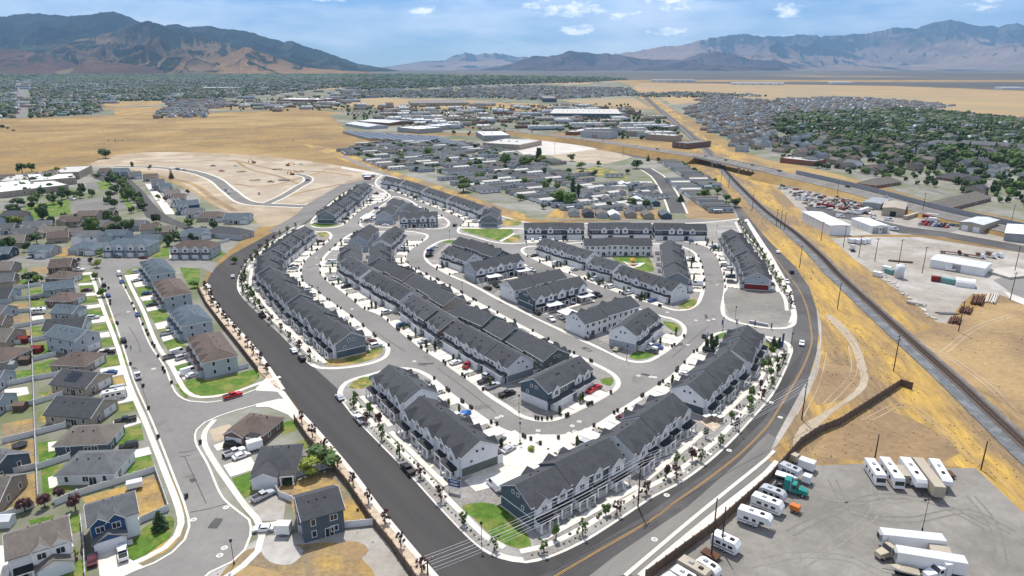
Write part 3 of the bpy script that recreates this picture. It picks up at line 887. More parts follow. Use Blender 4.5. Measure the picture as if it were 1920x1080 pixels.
# --- shared building pieces
def q_mesh(name,parts,mats):
 b=MB()
 for p in parts:
  b.box(*p[:6],*p[6:])
 return b.mesh(name,mats)
def win_mesh(w,h,panes=2):
 b=MB()
 t=.11
 b.box(-w/2,w/2,0,.07,0,h,1)
 for x0,x1,z0,z1 in ((-w/2 - t,-w/2,-t,h+t),(w/2,w/2+t,-t,h+t),(-w/2,w/2,-t,0),(-w/2,w/2,h,h+t)):
  b.box(x0,x1,0,.12,z0,z1,0)
 for i in range(1,panes):
  x=-w/2+w*i/panes
  b.box(x - .035,x+.035,.07,.1,0,h,0)
 return b.mesh('window',['trim_white','glass'])
WIN={'s': win_mesh(.75,.75,1),'m': win_mesh(1.5,1.35),'l': win_mesh(2.2,1.5,3),'t': win_mesh(.9,1.5,1)}
def gar_mesh(w,h=2.35,n=4):
 b=MB()
 for i in range(n):
  z0=i*h/n
  b.box(-w/2,w/2,-.02,.06,z0+.02,z0+h/n - .02,0)
  k=int(w/.62)
  for j in range(k):
   x0=-w/2+.06+j*(w - .12)/k
   b.box(x0+.05,x0+(w - .12)/k - .05,.06,.085,z0+.1,z0+h/n - .1,0)
 t=.14
 for x0,x1,z0,z1 in ((-w/2 - t,-w/2,0,h+t),(w/2,w/2+t,0,h+t),(-w/2,w/2,h,h+t)):
  b.box(x0,x1,0,.12,z0,z1,1)
 return b.mesh('garage_door',['garage_white','trim_white'])
GAR={4.7: gar_mesh(4.7),2.5: gar_mesh(2.5)}
DOOR=q_mesh('door',[(-.5,.5,0,.08,0,2.1,0),(-.6,-.5,0,.12,0,2.2,1),(.5,.6,0,.12,0,2.2,1),(-.5,.5,0,.12,2.1,2.2,1),(.32,.38,.08,.13,1.0,1.08,1)],['door_dark','trim_white'])
PATIO=q_mesh('patio_door',[(-.9,.9,0,.06,.05,2.1,0),(-1.0,-.9,0,.12,0,2.2,1),(.9,1.0,0,.12,0,2.2,1),(-.9,.9,0,.12,2.1,2.2,1),(-.04,.04,.06,.1,.05,2.1,1)],['glass','trim_white'])
COLM=q_mesh('column',[(-.16,.16,-.16,.16,0,2.6,0),(-.23,.23,-.23,.23,0,.5,0),(-.22,.22,-.22,.22,2.45,2.62,0)],['trim_white'])
def porch_roof(w,d=2.0):
 b=MB()
 b.hexa([(-w/2,0,2.62),(w/2,0,2.62),(w/2,d,2.62),(-w/2,d,2.62)],[(-w/2,0,3.35),(w/2,0,3.35),(w/2,d,2.8),(-w/2,d,2.8)],0)
 b.box(-w/2 - .05,w/2+.05,d - .02,d+.06,2.58,2.8,1)
 return b.mesh('porch',['roof_dark','trim_white'])
PFL={w: q_mesh('porch_floor',[(-w/2+.1,w/2 - .1,0,2.2,-.02,.14,0)],['concrete']) for w in (3.4,5.4)}
PORCH={3.4: porch_roof(3.4),5.4: porch_roof(5.4)}
VENT=q_mesh('roof_vent',[(-.2,.2,-.2,.2,-.25,.22,0)],['roof_dark'])
def xgable(bw,br,xc,w,s,yw,ze,rise,proj,mw,mr=0,z0=2.9,slope=.5,th=.16,ov=.28,ri=None):
 yf=yw+proj
 P=lambda x,y,z: (x,s*y,z)
 bk=yw - rise/slope
 a,c=xc - w/2,xc+w/2
    # front wall pentagon with depth
 fr=[P(a,yf,z0),P(c,yf,z0),P(c,yf,ze),P(xc,yf,ze+rise),P(a,yf,ze)]
 bw.face(fr if s<0 else fr[::-1],mw)
 for x in (a,c):
  q=[P(x,yf,z0),P(x,yw - .02,z0),P(x,yw - .02,ze),P(x,yf,ze)]
  bw.face(q if (x==a)==(s>0) else q[::-1],mw)
    # two roof planes with thickness, small overhang in front and at the sides
 k=rise/(w/2)
 for sg in (-1,1):
  e=xc+sg*(w/2+ov)
  q=[P(e,yf+ov,ze - k*ov),P(xc,yf+ov,ze+rise),P(xc,bk,ze+rise),P(e,yw+ov*.9,ze - k*ov)]
  q=[(x,y,z+.1) for x,y,z in q]
  if (sg>0)!=(s<0):
   q=q[::-1]
  br.slab(q,th,mr)
    # white rake boards
 if ri is not None:
  for sg in (-1,1):
   e=xc+sg*(w/2+ov)
   y1,y0=yf+ov+.05,yf+ov - .02
   q0=[P(e,y0,ze - k*ov - .16),P(xc,y0,ze+rise - .16),P(xc,y0,ze+rise+.04),P(e,y0,ze - k*ov+.04)]
   q1=[P(x_,y1,z_) for x_,z_ in ((e,ze - k*ov - .16),(xc,ze+rise - .16),(xc,ze+rise+.04),(e,ze - k*ov+.04))]
   kk=len(bw.v)
   bw.v+=q0+q1
   for f in ((0,1,2,3),(4,5,6,7),(0,1,5,4),(1,2,6,5),(2,3,7,6),(3,0,4,7)):
    bw.f.append(tuple(kk+i for i in f))
    bw.m.append(ri)
def put(mesh,name,par,x,y,z,s):
 return link(name,mesh,par,(x,y,z),pi if s<0 else 0)
UNITS = []          # (block,garage front point,outward direction,width,building) for drives,bins and cars
FRONTS=[]
def townhouse(key,A,B,gs,label,n=None,d=11.0,back='P',ends=('siding_slate','siding_slate'),face='siding_white',roof='roof_shingle',gw='siding_white',rz=8.9,group='grey roofed townhouse rows of the new estate',firstbig=0):
 a,b_=G(*A,rz),G(*B,rz)
 if gs<0:
  a,b_=b_,a
 L=hypot(b_[0] - a[0],b_[1] - a[1])
 ang=atan2(b_[1] - a[1],b_[0] - a[0])
 n=n or max(2,round(L/6.3))
 u=L/n
 r=root('townhouse_row',(a[0],a[1],.15),ang,label,'townhouse row',group)
 bw,br,be,be_r=MB(),MB(),MB(),MB()
 hd=d/2
 rise=rz - .15 - 5.75
 sl=rise/hd
 rnd=random.Random(hash(key) % 1000+n)
 rnd=random.Random(sum(ord(c) for c in key)*7+n)
 segs=[]
 i=0
 k=0
 while i<n:
  w=2 if n - i!=3 else (3 if rnd.random()<.5 else 1)
  w=min(w,n - i)
  segs.append((i,i+w,[0,.42,.1,.5][k % 4],[0,.55,-.1,.45][k % 4]))
  i+=w
  k+=1
 W_={'siding_white': 0}
 wm=[gw,face,ends[0],'trim_white']
 for i0,i1,dz,dy in segs:
  x0,x1=i0*u+.004,i1*u - .004
  ez,rz_=5.75+dz,5.75+dz+rise
  y0,y1=-hd+dy,hd+dy
  m=1
  bw.prismx(x0,x1,[(y0,0),(y1,0),(y1,ez),(dy,rz_),(y0,ez)],m)
  e0=.3 if i0==0 else .06
  e1=.3 if i1==n else .06
  ov=.45
  for s in (1,-1):
   q=[(x0 - e0,s*(hd+ov)+dy,ez - sl*ov+.12),(x1+e1,s*(hd+ov)+dy,ez - sl*ov+.12),(x1+e1,dy,rz_+.12),(x0 - e0,dy,rz_+.12)]
   br.slab(q if s<0 else q[::-1],.2,0)
   br.slab([(x0 - e0 - .015,s*(hd+ov+.06)+dy,ez - sl*ov+.13),(x1+e1+.015,s*(hd+ov+.06)+dy,ez - sl*ov+.13),(x1+e1+.015,s*(hd+ov)+dy,ez - sl*ov+.135),(x0 - e0 - .015,s*(hd+ov)+dy,ez - sl*ov+.135)][::1 if s<0 else -1],.22,1)
        # roof vents
  for _ in range(2):
   xv=x0+(x1 - x0)*rnd.uniform(.2,.8)
   link('roof_vent',VENT,r,(xv,dy+hd*.35,rz_ - sl*hd*.35+.2))
    # rake boards at the end gables
 for xe,(i0,i1,dz,dy),s in ((-.31,segs[0],-1),(L+.27,segs[-1],1)):
  ez,rz_=5.75+dz,5.75+dz+rise
  for sg in (-1,1):
   y1=dy+sg*(hd+.45)
   z1=ez - sl*.45
   be2=be if s<0 else be_r
   be2.prismx(xe,xe+.06,[(y1,z1 - .14),(dy,rz_ - .14),(dy,rz_+.08),(y1,z1+.08)] if sg<0 else [(y1,z1 - .14),(y1,z1+.08),(dy,rz_+.08),(dy,rz_ - .14)],0)
    # end wall lower band and small windows
 for xe,sgm,s in ((0,segs[0],-1),(L,segs[-1],1)):
  dz,dy=sgm[2],sgm[3]
  be3=be if s<0 else be_r
  be3.box(xe - .05 if s<0 else xe - .02,xe+.02 if s<0 else xe+.05,-hd+dy+.05,hd+dy - .05,.35,2.85,1)
  be3.box(xe - .09 if s<0 else xe - .02,xe+.02 if s<0 else xe+.09,-hd+dy,hd+dy,2.85,3.05,0)
  be3.box(xe - .07 if s<0 else xe - .02,xe+.02 if s<0 else xe+.07,-hd+dy+.02,hd+dy - .02,0,.35,2)
  rr=-pi/2 if s>0 else pi/2
  for yy,zz in ((-.9,6.1),(.9,6.1),(-2.6,3.7)):
   link('window',WIN['s'],r,(xe,dy+yy,zz),rr)
    # garage side ------------------------------------------------------
 gp=1.7
 dark=MB()
 for i in range(n):
  sg=next(q for q in segs if q[0]<=i<q[1])
  dz,dy=sg[2],sg[3]
  y1=hd+dy
  x0=i*u
        # garage bay with its own low roof; a dark entry recess between the bays of a pair
  mir=(i % 2==1)
  rec=1.35
  ga,gb=(x0+rec,x0+u - .02) if not mir else (x0+.02,x0+u - rec)
  bw.box(ga,gb,y1 - .02,y1+gp,0,2.95,0)
  br.hexa([(x0+.03,y1 - .01,2.8),(x0+u - .03,y1 - .01,2.8),(x0+u - .03,y1+gp+.35,2.8),(x0+.03,y1+gp+.35,2.8)],
    [(x0+.03,y1 - .01,3.75),(x0+u - .03,y1 - .01,3.75),(x0+u - .03,y1+gp+.35,2.98),(x0+.03,y1+gp+.35,2.98)],2)
  br.box(x0+.02,x0+u - .02,y1+gp+.33,y1+gp+.40,2.76,3.0,1)
  gx=(ga+gb)/2
  link('garage_door',GAR[4.7 if u>5.9 else 4.7],r,(gx,y1+gp,.05),0,((gb - ga - .5)/4.98,1,1))
  link('door',DOOR,r,((x0+rec/2) if not mir else (x0+u - rec/2),y1,.05))
        # upper floor: a gable or plain windows
  typ=(i+firstbig) % 4
  gwid=min(u*.6,3.6)
  if typ in (0,1,3):
   xgable(bw,br,gx,gwid,1,y1,5.75+dz - .1,gwid*.42,.45,0,0,3.3,sl,ri=3)
   link('window',WIN['m'] if typ!=1 else WIN['t'],r,(gx,y1+.45,4.1+dz*.6))
  else:
   link('window',WIN['m'],r,(gx - .7,y1,3.95))
   link('window',WIN['t'],r,(gx+1.5,y1,3.95))
  ca,sa=cos(ang),sin(ang)
  wx=a[0]+ca*gx - sa*(y1+gp)
  wy=a[1]+sa*gx+ca*(y1+gp)
  UNITS.append((key,(wx,wy),(-sa,ca),u,label,i))
    # far side ------------------------------------------------------------
 for i in range(n):
  sg=next(q for q in segs if q[0]<=i<q[1])
  dz,dy=sg[2],sg[3]
  yb=hd - dy
  x0=i*u
  xm=x0+u/2
  if back=='P':
   if i % 2==0 or i==n - 1:
    w=u*.72
    xgable(bw,br,xm,w,-1,yb,5.75+dz - .1,w*.40,1.1,0,0,0,sl,ri=3)
    yy=-(yb+1.1)
   else:
    w=u*.5
    xgable(bw,br,xm,w,-1,yb,5.75+dz - .1,w*.42,.4,0,0,3.3,sl,ri=3)
    yy=-yb
   put(WIN['m'],'window',r,xm - .1,-(yb+(1.1 if (i % 2==0 or i==n - 1) else .4)),4.1,-1)
   p=put(PORCH[3.4 if i % 2 else 5.4],'porch',r,xm,yy,0,-1)
   link('porch_floor',PFL[3.4 if i % 2 else 5.4],p)
   hw=1.5 if i % 2 else 2.5
   for xx in (-hw,hw) if i % 2 else (-hw,0,hw):
    link('column',COLM,p,(xx,1.85,.1))
   put(DOOR,'door',r,xm+.9,yy,.1,-1)
   put(WIN['t'],'window',r,xm - 1.0,yy,.9,-1)
  else:
   for dx_,wt in ((-u*.27,'t'),(u*.2,'m')):
    put(WIN[wt],'window',r,xm+dx_,-yb,3.9,-1)
   put(PATIO,'patio_door',r,xm+u*.2,-yb,.05,-1)
   put(WIN['t'],'window',r,xm - u*.27,-yb,.95,-1)
   if i % 2==0 and back=='R':
    pw=MB()
    pw.box(x0 - .06,x0+.06,-yb - 2.4,-yb - .02,0,1.9,0)
    link('privacy_screen',pw.mesh('privacy_screen','vinyl'),r)
 link('wall',bw.mesh('wall',wm),r)
 link('roof',br.mesh('roof',[roof,'trim_white','roof_shingle']),r)
 link('end_trim',be.mesh('end_trim',['trim_white',ends[0],'concrete']),r)
 link('end_trim',be_r.mesh('end_trim',['trim_white',ends[0],'concrete']),r)
 FRONTS.append((key,a,ang,L,hd,n,u,label,back))
 return r
TH = [  # key,ridge A,ridge B,garage side (+1 left of A->B),label,units,back,end colour,face colour
 ('I1',(571,424),(512,467),1,'northernmost row of the west side of the estate, its garages facing the curved inner street',8,'P','siding_slate','siding_grey'),
 ('I1',(506,471),(505,500),1,'short row right at the bend of the west side of the estate',4,'P','siding_slate','siding_grey'),
 ('I1',(508,503),(560,553),1,'row just south of the bend on the west side, with purple shrubs before its porches',7,'P','siding_slate','siding_grey'),
 ('I1',(564,556),(655,626),1,'long slate blue row ending above the half dry lawn on the west corner',9,'P','siding_slate','siding_grey'),
 ('I2',(683,342),(656,366),1,'upper half of the row at the north end beside the construction ground',5,'P','siding_slate','siding_grey'),
 ('I2',(651,370),(608,396),1,'lower half of the north end row, its slate gable above a green lawn',6,'P','siding_slate','siding_grey'),
 ('I3',(720,396),(733,384),1,'short row with a grey gable beside the small carport near the north end',3,'R','siding_light','siding_light'),
 ('I3',(737,371),(762,379),1,'upper row of the triangular northern block, facing the sloping street',4,'R','siding_light','siding_light'),
 ('I3',(768,383),(791,391),1,'lower row of the triangular northern block, gable towards the parked cars',4,'R','siding_light','siding_light'),
 ('I3',(750,399),(820,398),1,'row with dark porches facing the line of parked cars at the north crossing',7,'P','siding_light','siding_grey'),
 ('I7',(725,331),(758,337),-1,'first row from the north on the street beside the golden strip',5,'R','siding_slate','siding_white'),
 ('I7',(762,338),(801,350),-1,'second row from the north beside the golden strip',6,'R','siding_slate','siding_white'),
 ('I7',(804,352),(848,366),-1,'third row from the north beside the golden strip, with plain dormers',6,'R','siding_slate','siding_white'),
 ('I7',(852,367),(909,386),-1,'fourth row beside the golden strip with five white gables',7,'R','siding_slate','siding_white'),
 ('I7',(927,388),(917,402),-1,'short end-on row with a grey gable above the green park',3,'R','siding_grey','siding_grey'),
 ('I7',(983,418),(1094,418),-1,'leftmost of the three white gabled rows below the track, blue tarp in one drive',6,'R','siding_grey','siding_slate'),
 ('I7',(1104,418),(1220,418),-1,'middle of the three white gabled rows below the curving dirt track',6,'R','siding_grey','siding_slate'),
 ('I7',(1226,419),(1323,420),-1,'rightmost of the three white gabled rows below the dirt track',5,'R','siding_grey','siding_slate'),
 ('I6',(1095,447),(1220,447),1,'white two-storey row whose back windows face the playground lawn',7,'R','siding_white','siding_white'),
 ('I6',(1020,446),(1113,472),-1,'white garage row opposite the car parks, nearest the west tip of its block',6,'R','siding_light','siding_white'),
 ('I6',(1117,480),(1163,492),-1,'short three-gable white row between two longer garage rows',3,'R','siding_light','siding_white'),
 ('I6',(1167,498),(1275,530),-1,'white garage row ending in a white gable above a dry lawn near the main crossing',6,'R','siding_white','siding_white'),
 ('I6',(1257,450),(1268,512),1,'slate row running down beside the playground lawn towards a white gable',9,'R','siding_slate','siding_grey'),
 ('I7',(1373,431),(1386,453),-1,'north part of the eastern row beside the curving arterial',4,'P','siding_slate','siding_grey'),
 ('I7',(1387,455),(1411,485),-1,'middle part of the eastern row beside the curving arterial',6,'P','siding_slate','siding_grey'),
 ('I7',(1412,487),(1421,511),-1,'south part of the eastern row, its end wall banded in dark red',4,'P','siding_red','siding_light'),
 ('I4',(693,421),(671,443),-1,'northwest row of the long central block, light gable towards the south',5,'R','siding_light','siding_light'),
 ('I4',(660,456),(657,480),-1,'second row on the west side of the central block, at its bend',4,'R','siding_slate','siding_slate'),
 ('I4',(657,483),(693,505),-1,'third row on the west side of the central block, white gables over garages',5,'R','siding_light','siding_white'),
 ('I4',(698,508),(770,546),-1,'fourth row on the west side of the central block, with five white gables',8,'R','siding_light','siding_white'),
 ('I4',(776,554),(848,600),-1,'brown fronted row on the west side of the central block',6,'R','siding_slate','siding_brown'),
 ('I4',(856,603),(976,667),-1,'longest row of the central block, the red pickup standing in one drive',8,'R','siding_grey','siding_white'),
 ('I4',(741,424),(715,449),1,'northeast row of the central block, above the gravel corner with cars',5,'R','siding_light','siding_white'),
 ('I4',(712,455),(711,483),1,'second row on the east side of the central block, at its bend',5,'R','siding_slate','siding_grey'),
 ('I4',(715,486),(774,511),1,'third row on the east side of the central block, seen from its cream back',6,'R','siding_light','siding_tan'),
 ('I4',(778,514),(853,556),1,'fourth row on the east side of the central block, two rows of small back windows',8,'R','siding_light','siding_tan'),
 ('I4',(862,568),(922,593),1,'fifth row on the east side of the central block, olive green back wall',5,'R','siding_slate','siding_green'),
 ('I4',(931,597),(965,615),1,'short green backed row, sixth on the east side of the central block',3,'R','siding_green','siding_green'),
 ('I4',(974,619),(1042,657),1,'southernmost row on the east side of the central block, dark green end wall',5,'R','siding_green','siding_green'),
 ('I4',(999,711),(1087,668),-1,'row at the south tip of the central block with two red cars before its garages',4,'R','siding_white','siding_slate'),
 ('I5',(862,444),(942,469),1,'dark row at the northwest corner of the car park block, below the green park',5,'R','siding_slate','siding_slate'),
 ('I5',(843,461),(889,476),-1,'short row with four white gables beside the angled parking bays',4,'R','siding_light','siding_white'),
 ('I5',(880,492),(973,477),1,'grey row facing the first car park and its two carports',6,'P','siding_light','siding_light'),
 ('I5',(951,527),(1050,506),1,'white row backing onto a dark row between the two car parks',6,'R','siding_white','siding_white'),
 ('I5',(986,543),(1087,520),1,'dark grey row with porches facing the second car park',6,'P','siding_slate','siding_slate'),
 ('I5',(1079,587),(1183,557),1,'cream row with low privacy screens beside the gravel yard',6,'R','siding_white','siding_white'),
 ('I5',(1166,612),(1215,577),-1,'four-unit row with a dark red entrance at the east tip of the car park block',4,'R','siding_light','siding_white'),
 ('I9',(1404,612),(1373,657),-1,'northernmost row along the right arterial, beside the entry sign',5,'P','siding_slate','siding_white'),
 ('I9',(1369,660),(1290,722),-1,'slate ended row along the right arterial, second from the entry',7,'P','siding_slate','siding_white'),
 ('I9',(1264,741),(1155,817),-1,'white fronted row beside the mailbox court',7,'P','siding_white','siding_white'),
 ('I9',(1143,826),(967,909),-1,'nearest row, dark blue gables behind the overhead wires',7,'P','siding_slate','siding_slate'),
 ('I9',(730,684),(786,732),1,'three-gable white row at the west entry corner',4,'P','siding_white','siding_white'),
 ('I9',(789,743),(896,830),1,'white row whose gable with a green base looks onto the wide drive',7,'P','siding_green','siding_white'),
]
for i,(k,A,B,gs,lb,n,bk,ec,fc) in enumerate(TH):
 gside=gs
 townhouse(k,A,B,gs,lb,None,back=bk,ends=(ec,ec),face=fc,gw='siding_white' if fc not in ('siding_tan','siding_green') else fc,firstbig=i % 3)
# --- houses
z1=lambda x,y: (x/3.725,500+y/3.725)
z2=lambda x,y: (x/3.725,790+y/3.725)
z4=lambda x,y: (x/4,250+y/4)
ZA,ZB=z1,z2
z6=lambda x,y: (480+x/3.725,790+y/3.725)
CHIM=q_mesh('chimney',[(-.35,.35,-.35,.35,-1.2,.7,0),(-.42,.42,-.42,.42,.7,.8,1)],['siding_tan','black'])
HC=[]
def house(A,B,w,st,roof,wall,label,f=1,hip=False,gar=2,cat='house',name='house',group='houses of the older neighbourhood',gables=1,band=None,porch=True,solar=0,grow=1.0,wins=True,rz=None,endgar=False,he=.24):
 ez=2.9*st+.3
 rise=w*(.23 if hip else .25)
 RZ=rz or ez+rise
 a,b_=G(*A,RZ),G(*B,RZ)
 if f<0:
  a,b_=b_,a
 L=hypot(b_[0] - a[0],b_[1] - a[1])
 ang=atan2(b_[1] - a[1],b_[0] - a[0])
 if hip:
  L+=w*he
  a=(a[0] - cos(ang)*w*he/2,a[1] - sin(ang)*w*he/2)
 L=max(L,9.0)
 HC.append((a[0]+cos(ang)*L/2,a[1]+sin(ang)*L/2))
 r=root(name,(a[0],a[1],.02),ang,label,cat,group)
 bw,br=MB(),MB()
 h=w/2
 ov=.5
 sl=rise/h
 if hip:
  bw.box(0,L,-h,h,0,ez,0)
  hi=min(w*.42,L*.45)
  e=.5
  z0=ez - sl*e+.05
  c=[(-e,-h - e,z0),(L+e,-h - e,z0),(L+e,h+e,z0),(-e,h+e,z0)]
  p,q=(hi,0,ez+rise),(L - hi,0,ez+rise)
  br.face([c[0],c[1],q,p]); br.face([c[1],c[2],q]); br.face([c[2],c[3],p,q]); br.face([c[3],c[0],p])
  d_=[(x,y,z - .2) for x,y,z in c]
  br.face([d_[1],d_[0],d_[3],d_[2]],1)
  for i in range(4):
   br.face([d_[i],d_[(i+1) % 4],c[(i+1) % 4],c[i]],1)
 else:
  bw.prismx(0,L,[(-h,0),(h,0),(h,ez),(0,ez+rise),(-h,ez)],0)
  for s in (1,-1):
   q=[(-.4,s*(h+ov),ez - sl*ov+.1),(L+.4,s*(h+ov),ez - sl*ov+.1),(L+.4,0,ez+rise+.1),(-.4,0,ez+rise+.1)]
   br.slab(q if s<0 else q[::-1],.18)
   y1=s*(h+ov+.05)
   for xe in (-.46,L+.40):
    br.prismx(xe,xe+.06,[(y1,ez - sl*ov - .12),(0,ez+rise - .1),(0,ez+rise+.12),(y1,ez - sl*ov+.12)] if s<0 else [(y1,ez - sl*ov - .12),(y1,ez - sl*ov+.12),(0,ez+rise+.12),(0,ez+rise - .1)],1)
 if band:
  bw.box(-.03,L+.03,-h - .03,h+.03,.0,1.1 if st==1 else 2.6,1)
    # garage wing with its own gable
 gw_=6.2 if gar else 0
 sx=1 if (sum(ord(c_) for c_ in label) % 2) else 0
 gx=gw_/2+.2 if sx else L - gw_/2 - .2
 if gar==4:
  for k in range(4):
   cx=L*(k+.5)/4
   bw.box(cx - 2.0,cx+2.0,h - .02,h+1.5,0,2.9,0)
   br.hexa([(cx - 2.3,h,2.85),(cx+2.3,h,2.85),(cx+2.3,h+1.9,2.85),(cx - 2.3,h+1.9,2.85)],[(cx - 2.3,h,3.6),(cx+2.3,h,3.6),(cx+2.3,h+1.9,3.0),(cx - 2.3,h+1.9,3.0)],0)
   link('garage_door',GAR[2.5],r,(cx,h+1.5,.05),0)
   xgable(bw,br,cx,3.2,1,h,ez - .1,1.4,.35,2,0,3.4,sl if not hip else sl,ri=3)
   link('window',WIN['m'],r,(cx,h+.35,3.9))
 elif gar:
  gh=2.75
  pj=2.6
  xg=MB()
  if st==2:
   bw.box(gx - gw_/2,gx+gw_/2,h - .02,h+pj,0,gh,0)
   gy=h+pj
   kk=1.5/(gw_/2)
   for sg in (-1,1):
    e=gx+sg*(gw_/2+.4)
    q=[(e,gy+.4,gh - kk*.4+.08),(gx,gy+.4,gh+1.58),(gx,h - .05,gh+1.58),(e,h - .05,gh - kk*.4+.08)]
    br.slab(q if sg<0 else q[::-1],.16)
   bw.face([(gx+gw_/2,gy,gh),(gx - gw_/2,gy,gh),(gx,gy,gh+1.5)],2)
   for k in range(2):
    xx=gx+(-1.7 if k==0 else 1.9)*(1 if sx else 1)
    xgable(bw,br,min(max(xx,1.9),L - 1.9),3.4,1,h,ez - .1,1.5,.5,2,0,2.9,sl,ri=3)
    link('window',WIN['m'],r,(min(max(xx,1.9),L - 1.9),h+.5,3.9))
  else:
   xgable(bw,br,gx,gw_,1,h,ez - .05,gw_*.24,pj,0,0,0,sl,ri=3)
  link('garage_door',GAR[4.7],r,(gx,h+pj,.05))
  px_=gx+(gw_/2+2.2)*(1 if sx else -1)
  if porch and 1<px_<L - 1:
   p=link('porch',PORCH[3.4],r,(px_,h,0))
   for xx in (-1.5,1.5):
    link('column',COLM,p,(xx,1.85,.1))
   link('door',DOOR,r,(px_,h,.1))
  if gables and not hip and L>14:
   xx=gx+(gw_/2+5.5)*(1 if sx else -1)
   if 2<xx<L - 2 and st==1:
    xgable(bw,br,xx,3.6,1,h,ez - .1,1.2,.8,0,0,0,sl,ri=3)
    link('window',WIN['m'],r,(xx,h+.8,1.0))
 if endgar:
  link('garage_door',GAR[4.7],r,(L,h*.35,.05),-pi/2)
  link('door',DOOR,r,(L,-h*.55,.05),-pi/2)
 if wins:
  for fl in range(st):
   zz=1.0+2.9*fl
   nb=max(2,int(L/4.5))
   for k in range(nb):
    put(WIN['m' if k % 2 else 't'],'window',r,L*(k+.5)/nb,-h,zz,-1)
   for e,rr in ((0,pi/2),(L,-pi/2)):
    link('window',WIN['t'],r,(e,-h*.45,zz),rr)
    link('window',WIN['t'],r,(e,h*.4,zz),rr)
  put(PATIO,'patio_door',r,L*.62,-h,.05,-1)
 if solar:
  b=MB()
  for k in range(solar):
   for j in range(2):
    x0=L*.3+k*1.15
    y0,y1=(-h*.75+j*1.75),(-h*.75+j*1.75+1.65)
    zf_=lambda y: ez+rise - sl*abs(y)+.16
    s=MB()
    s.slab([(x0,y0,zf_(y0)+.08),(x0+1.05,y0,zf_(y0)+.08),(x0+1.05,y1,zf_(y1)+.08),(x0,y1,zf_(y1)+.08)],.05)
    link('solar_panel',s.mesh('solar_panel','solar'),r)
 for k in range(3):
  xv=L*(.25+.2*k)
  link('roof_vent',VENT,r,(xv,-h*.3,ez+rise - sl*h*.3+.1),0,.8)
 link('wall',bw.mesh('wall',[wall,band or wall,'trim_white' if st==2 else wall,'trim_white']),r)
 link('roof',br.mesh('roof',[roof,'trim_white']),r)
 return r,a,ang,L,h
GR,BR,TA,BL,DK='roof_grey','roof_brown','roof_taupe','roof_blue','roof_shingle'
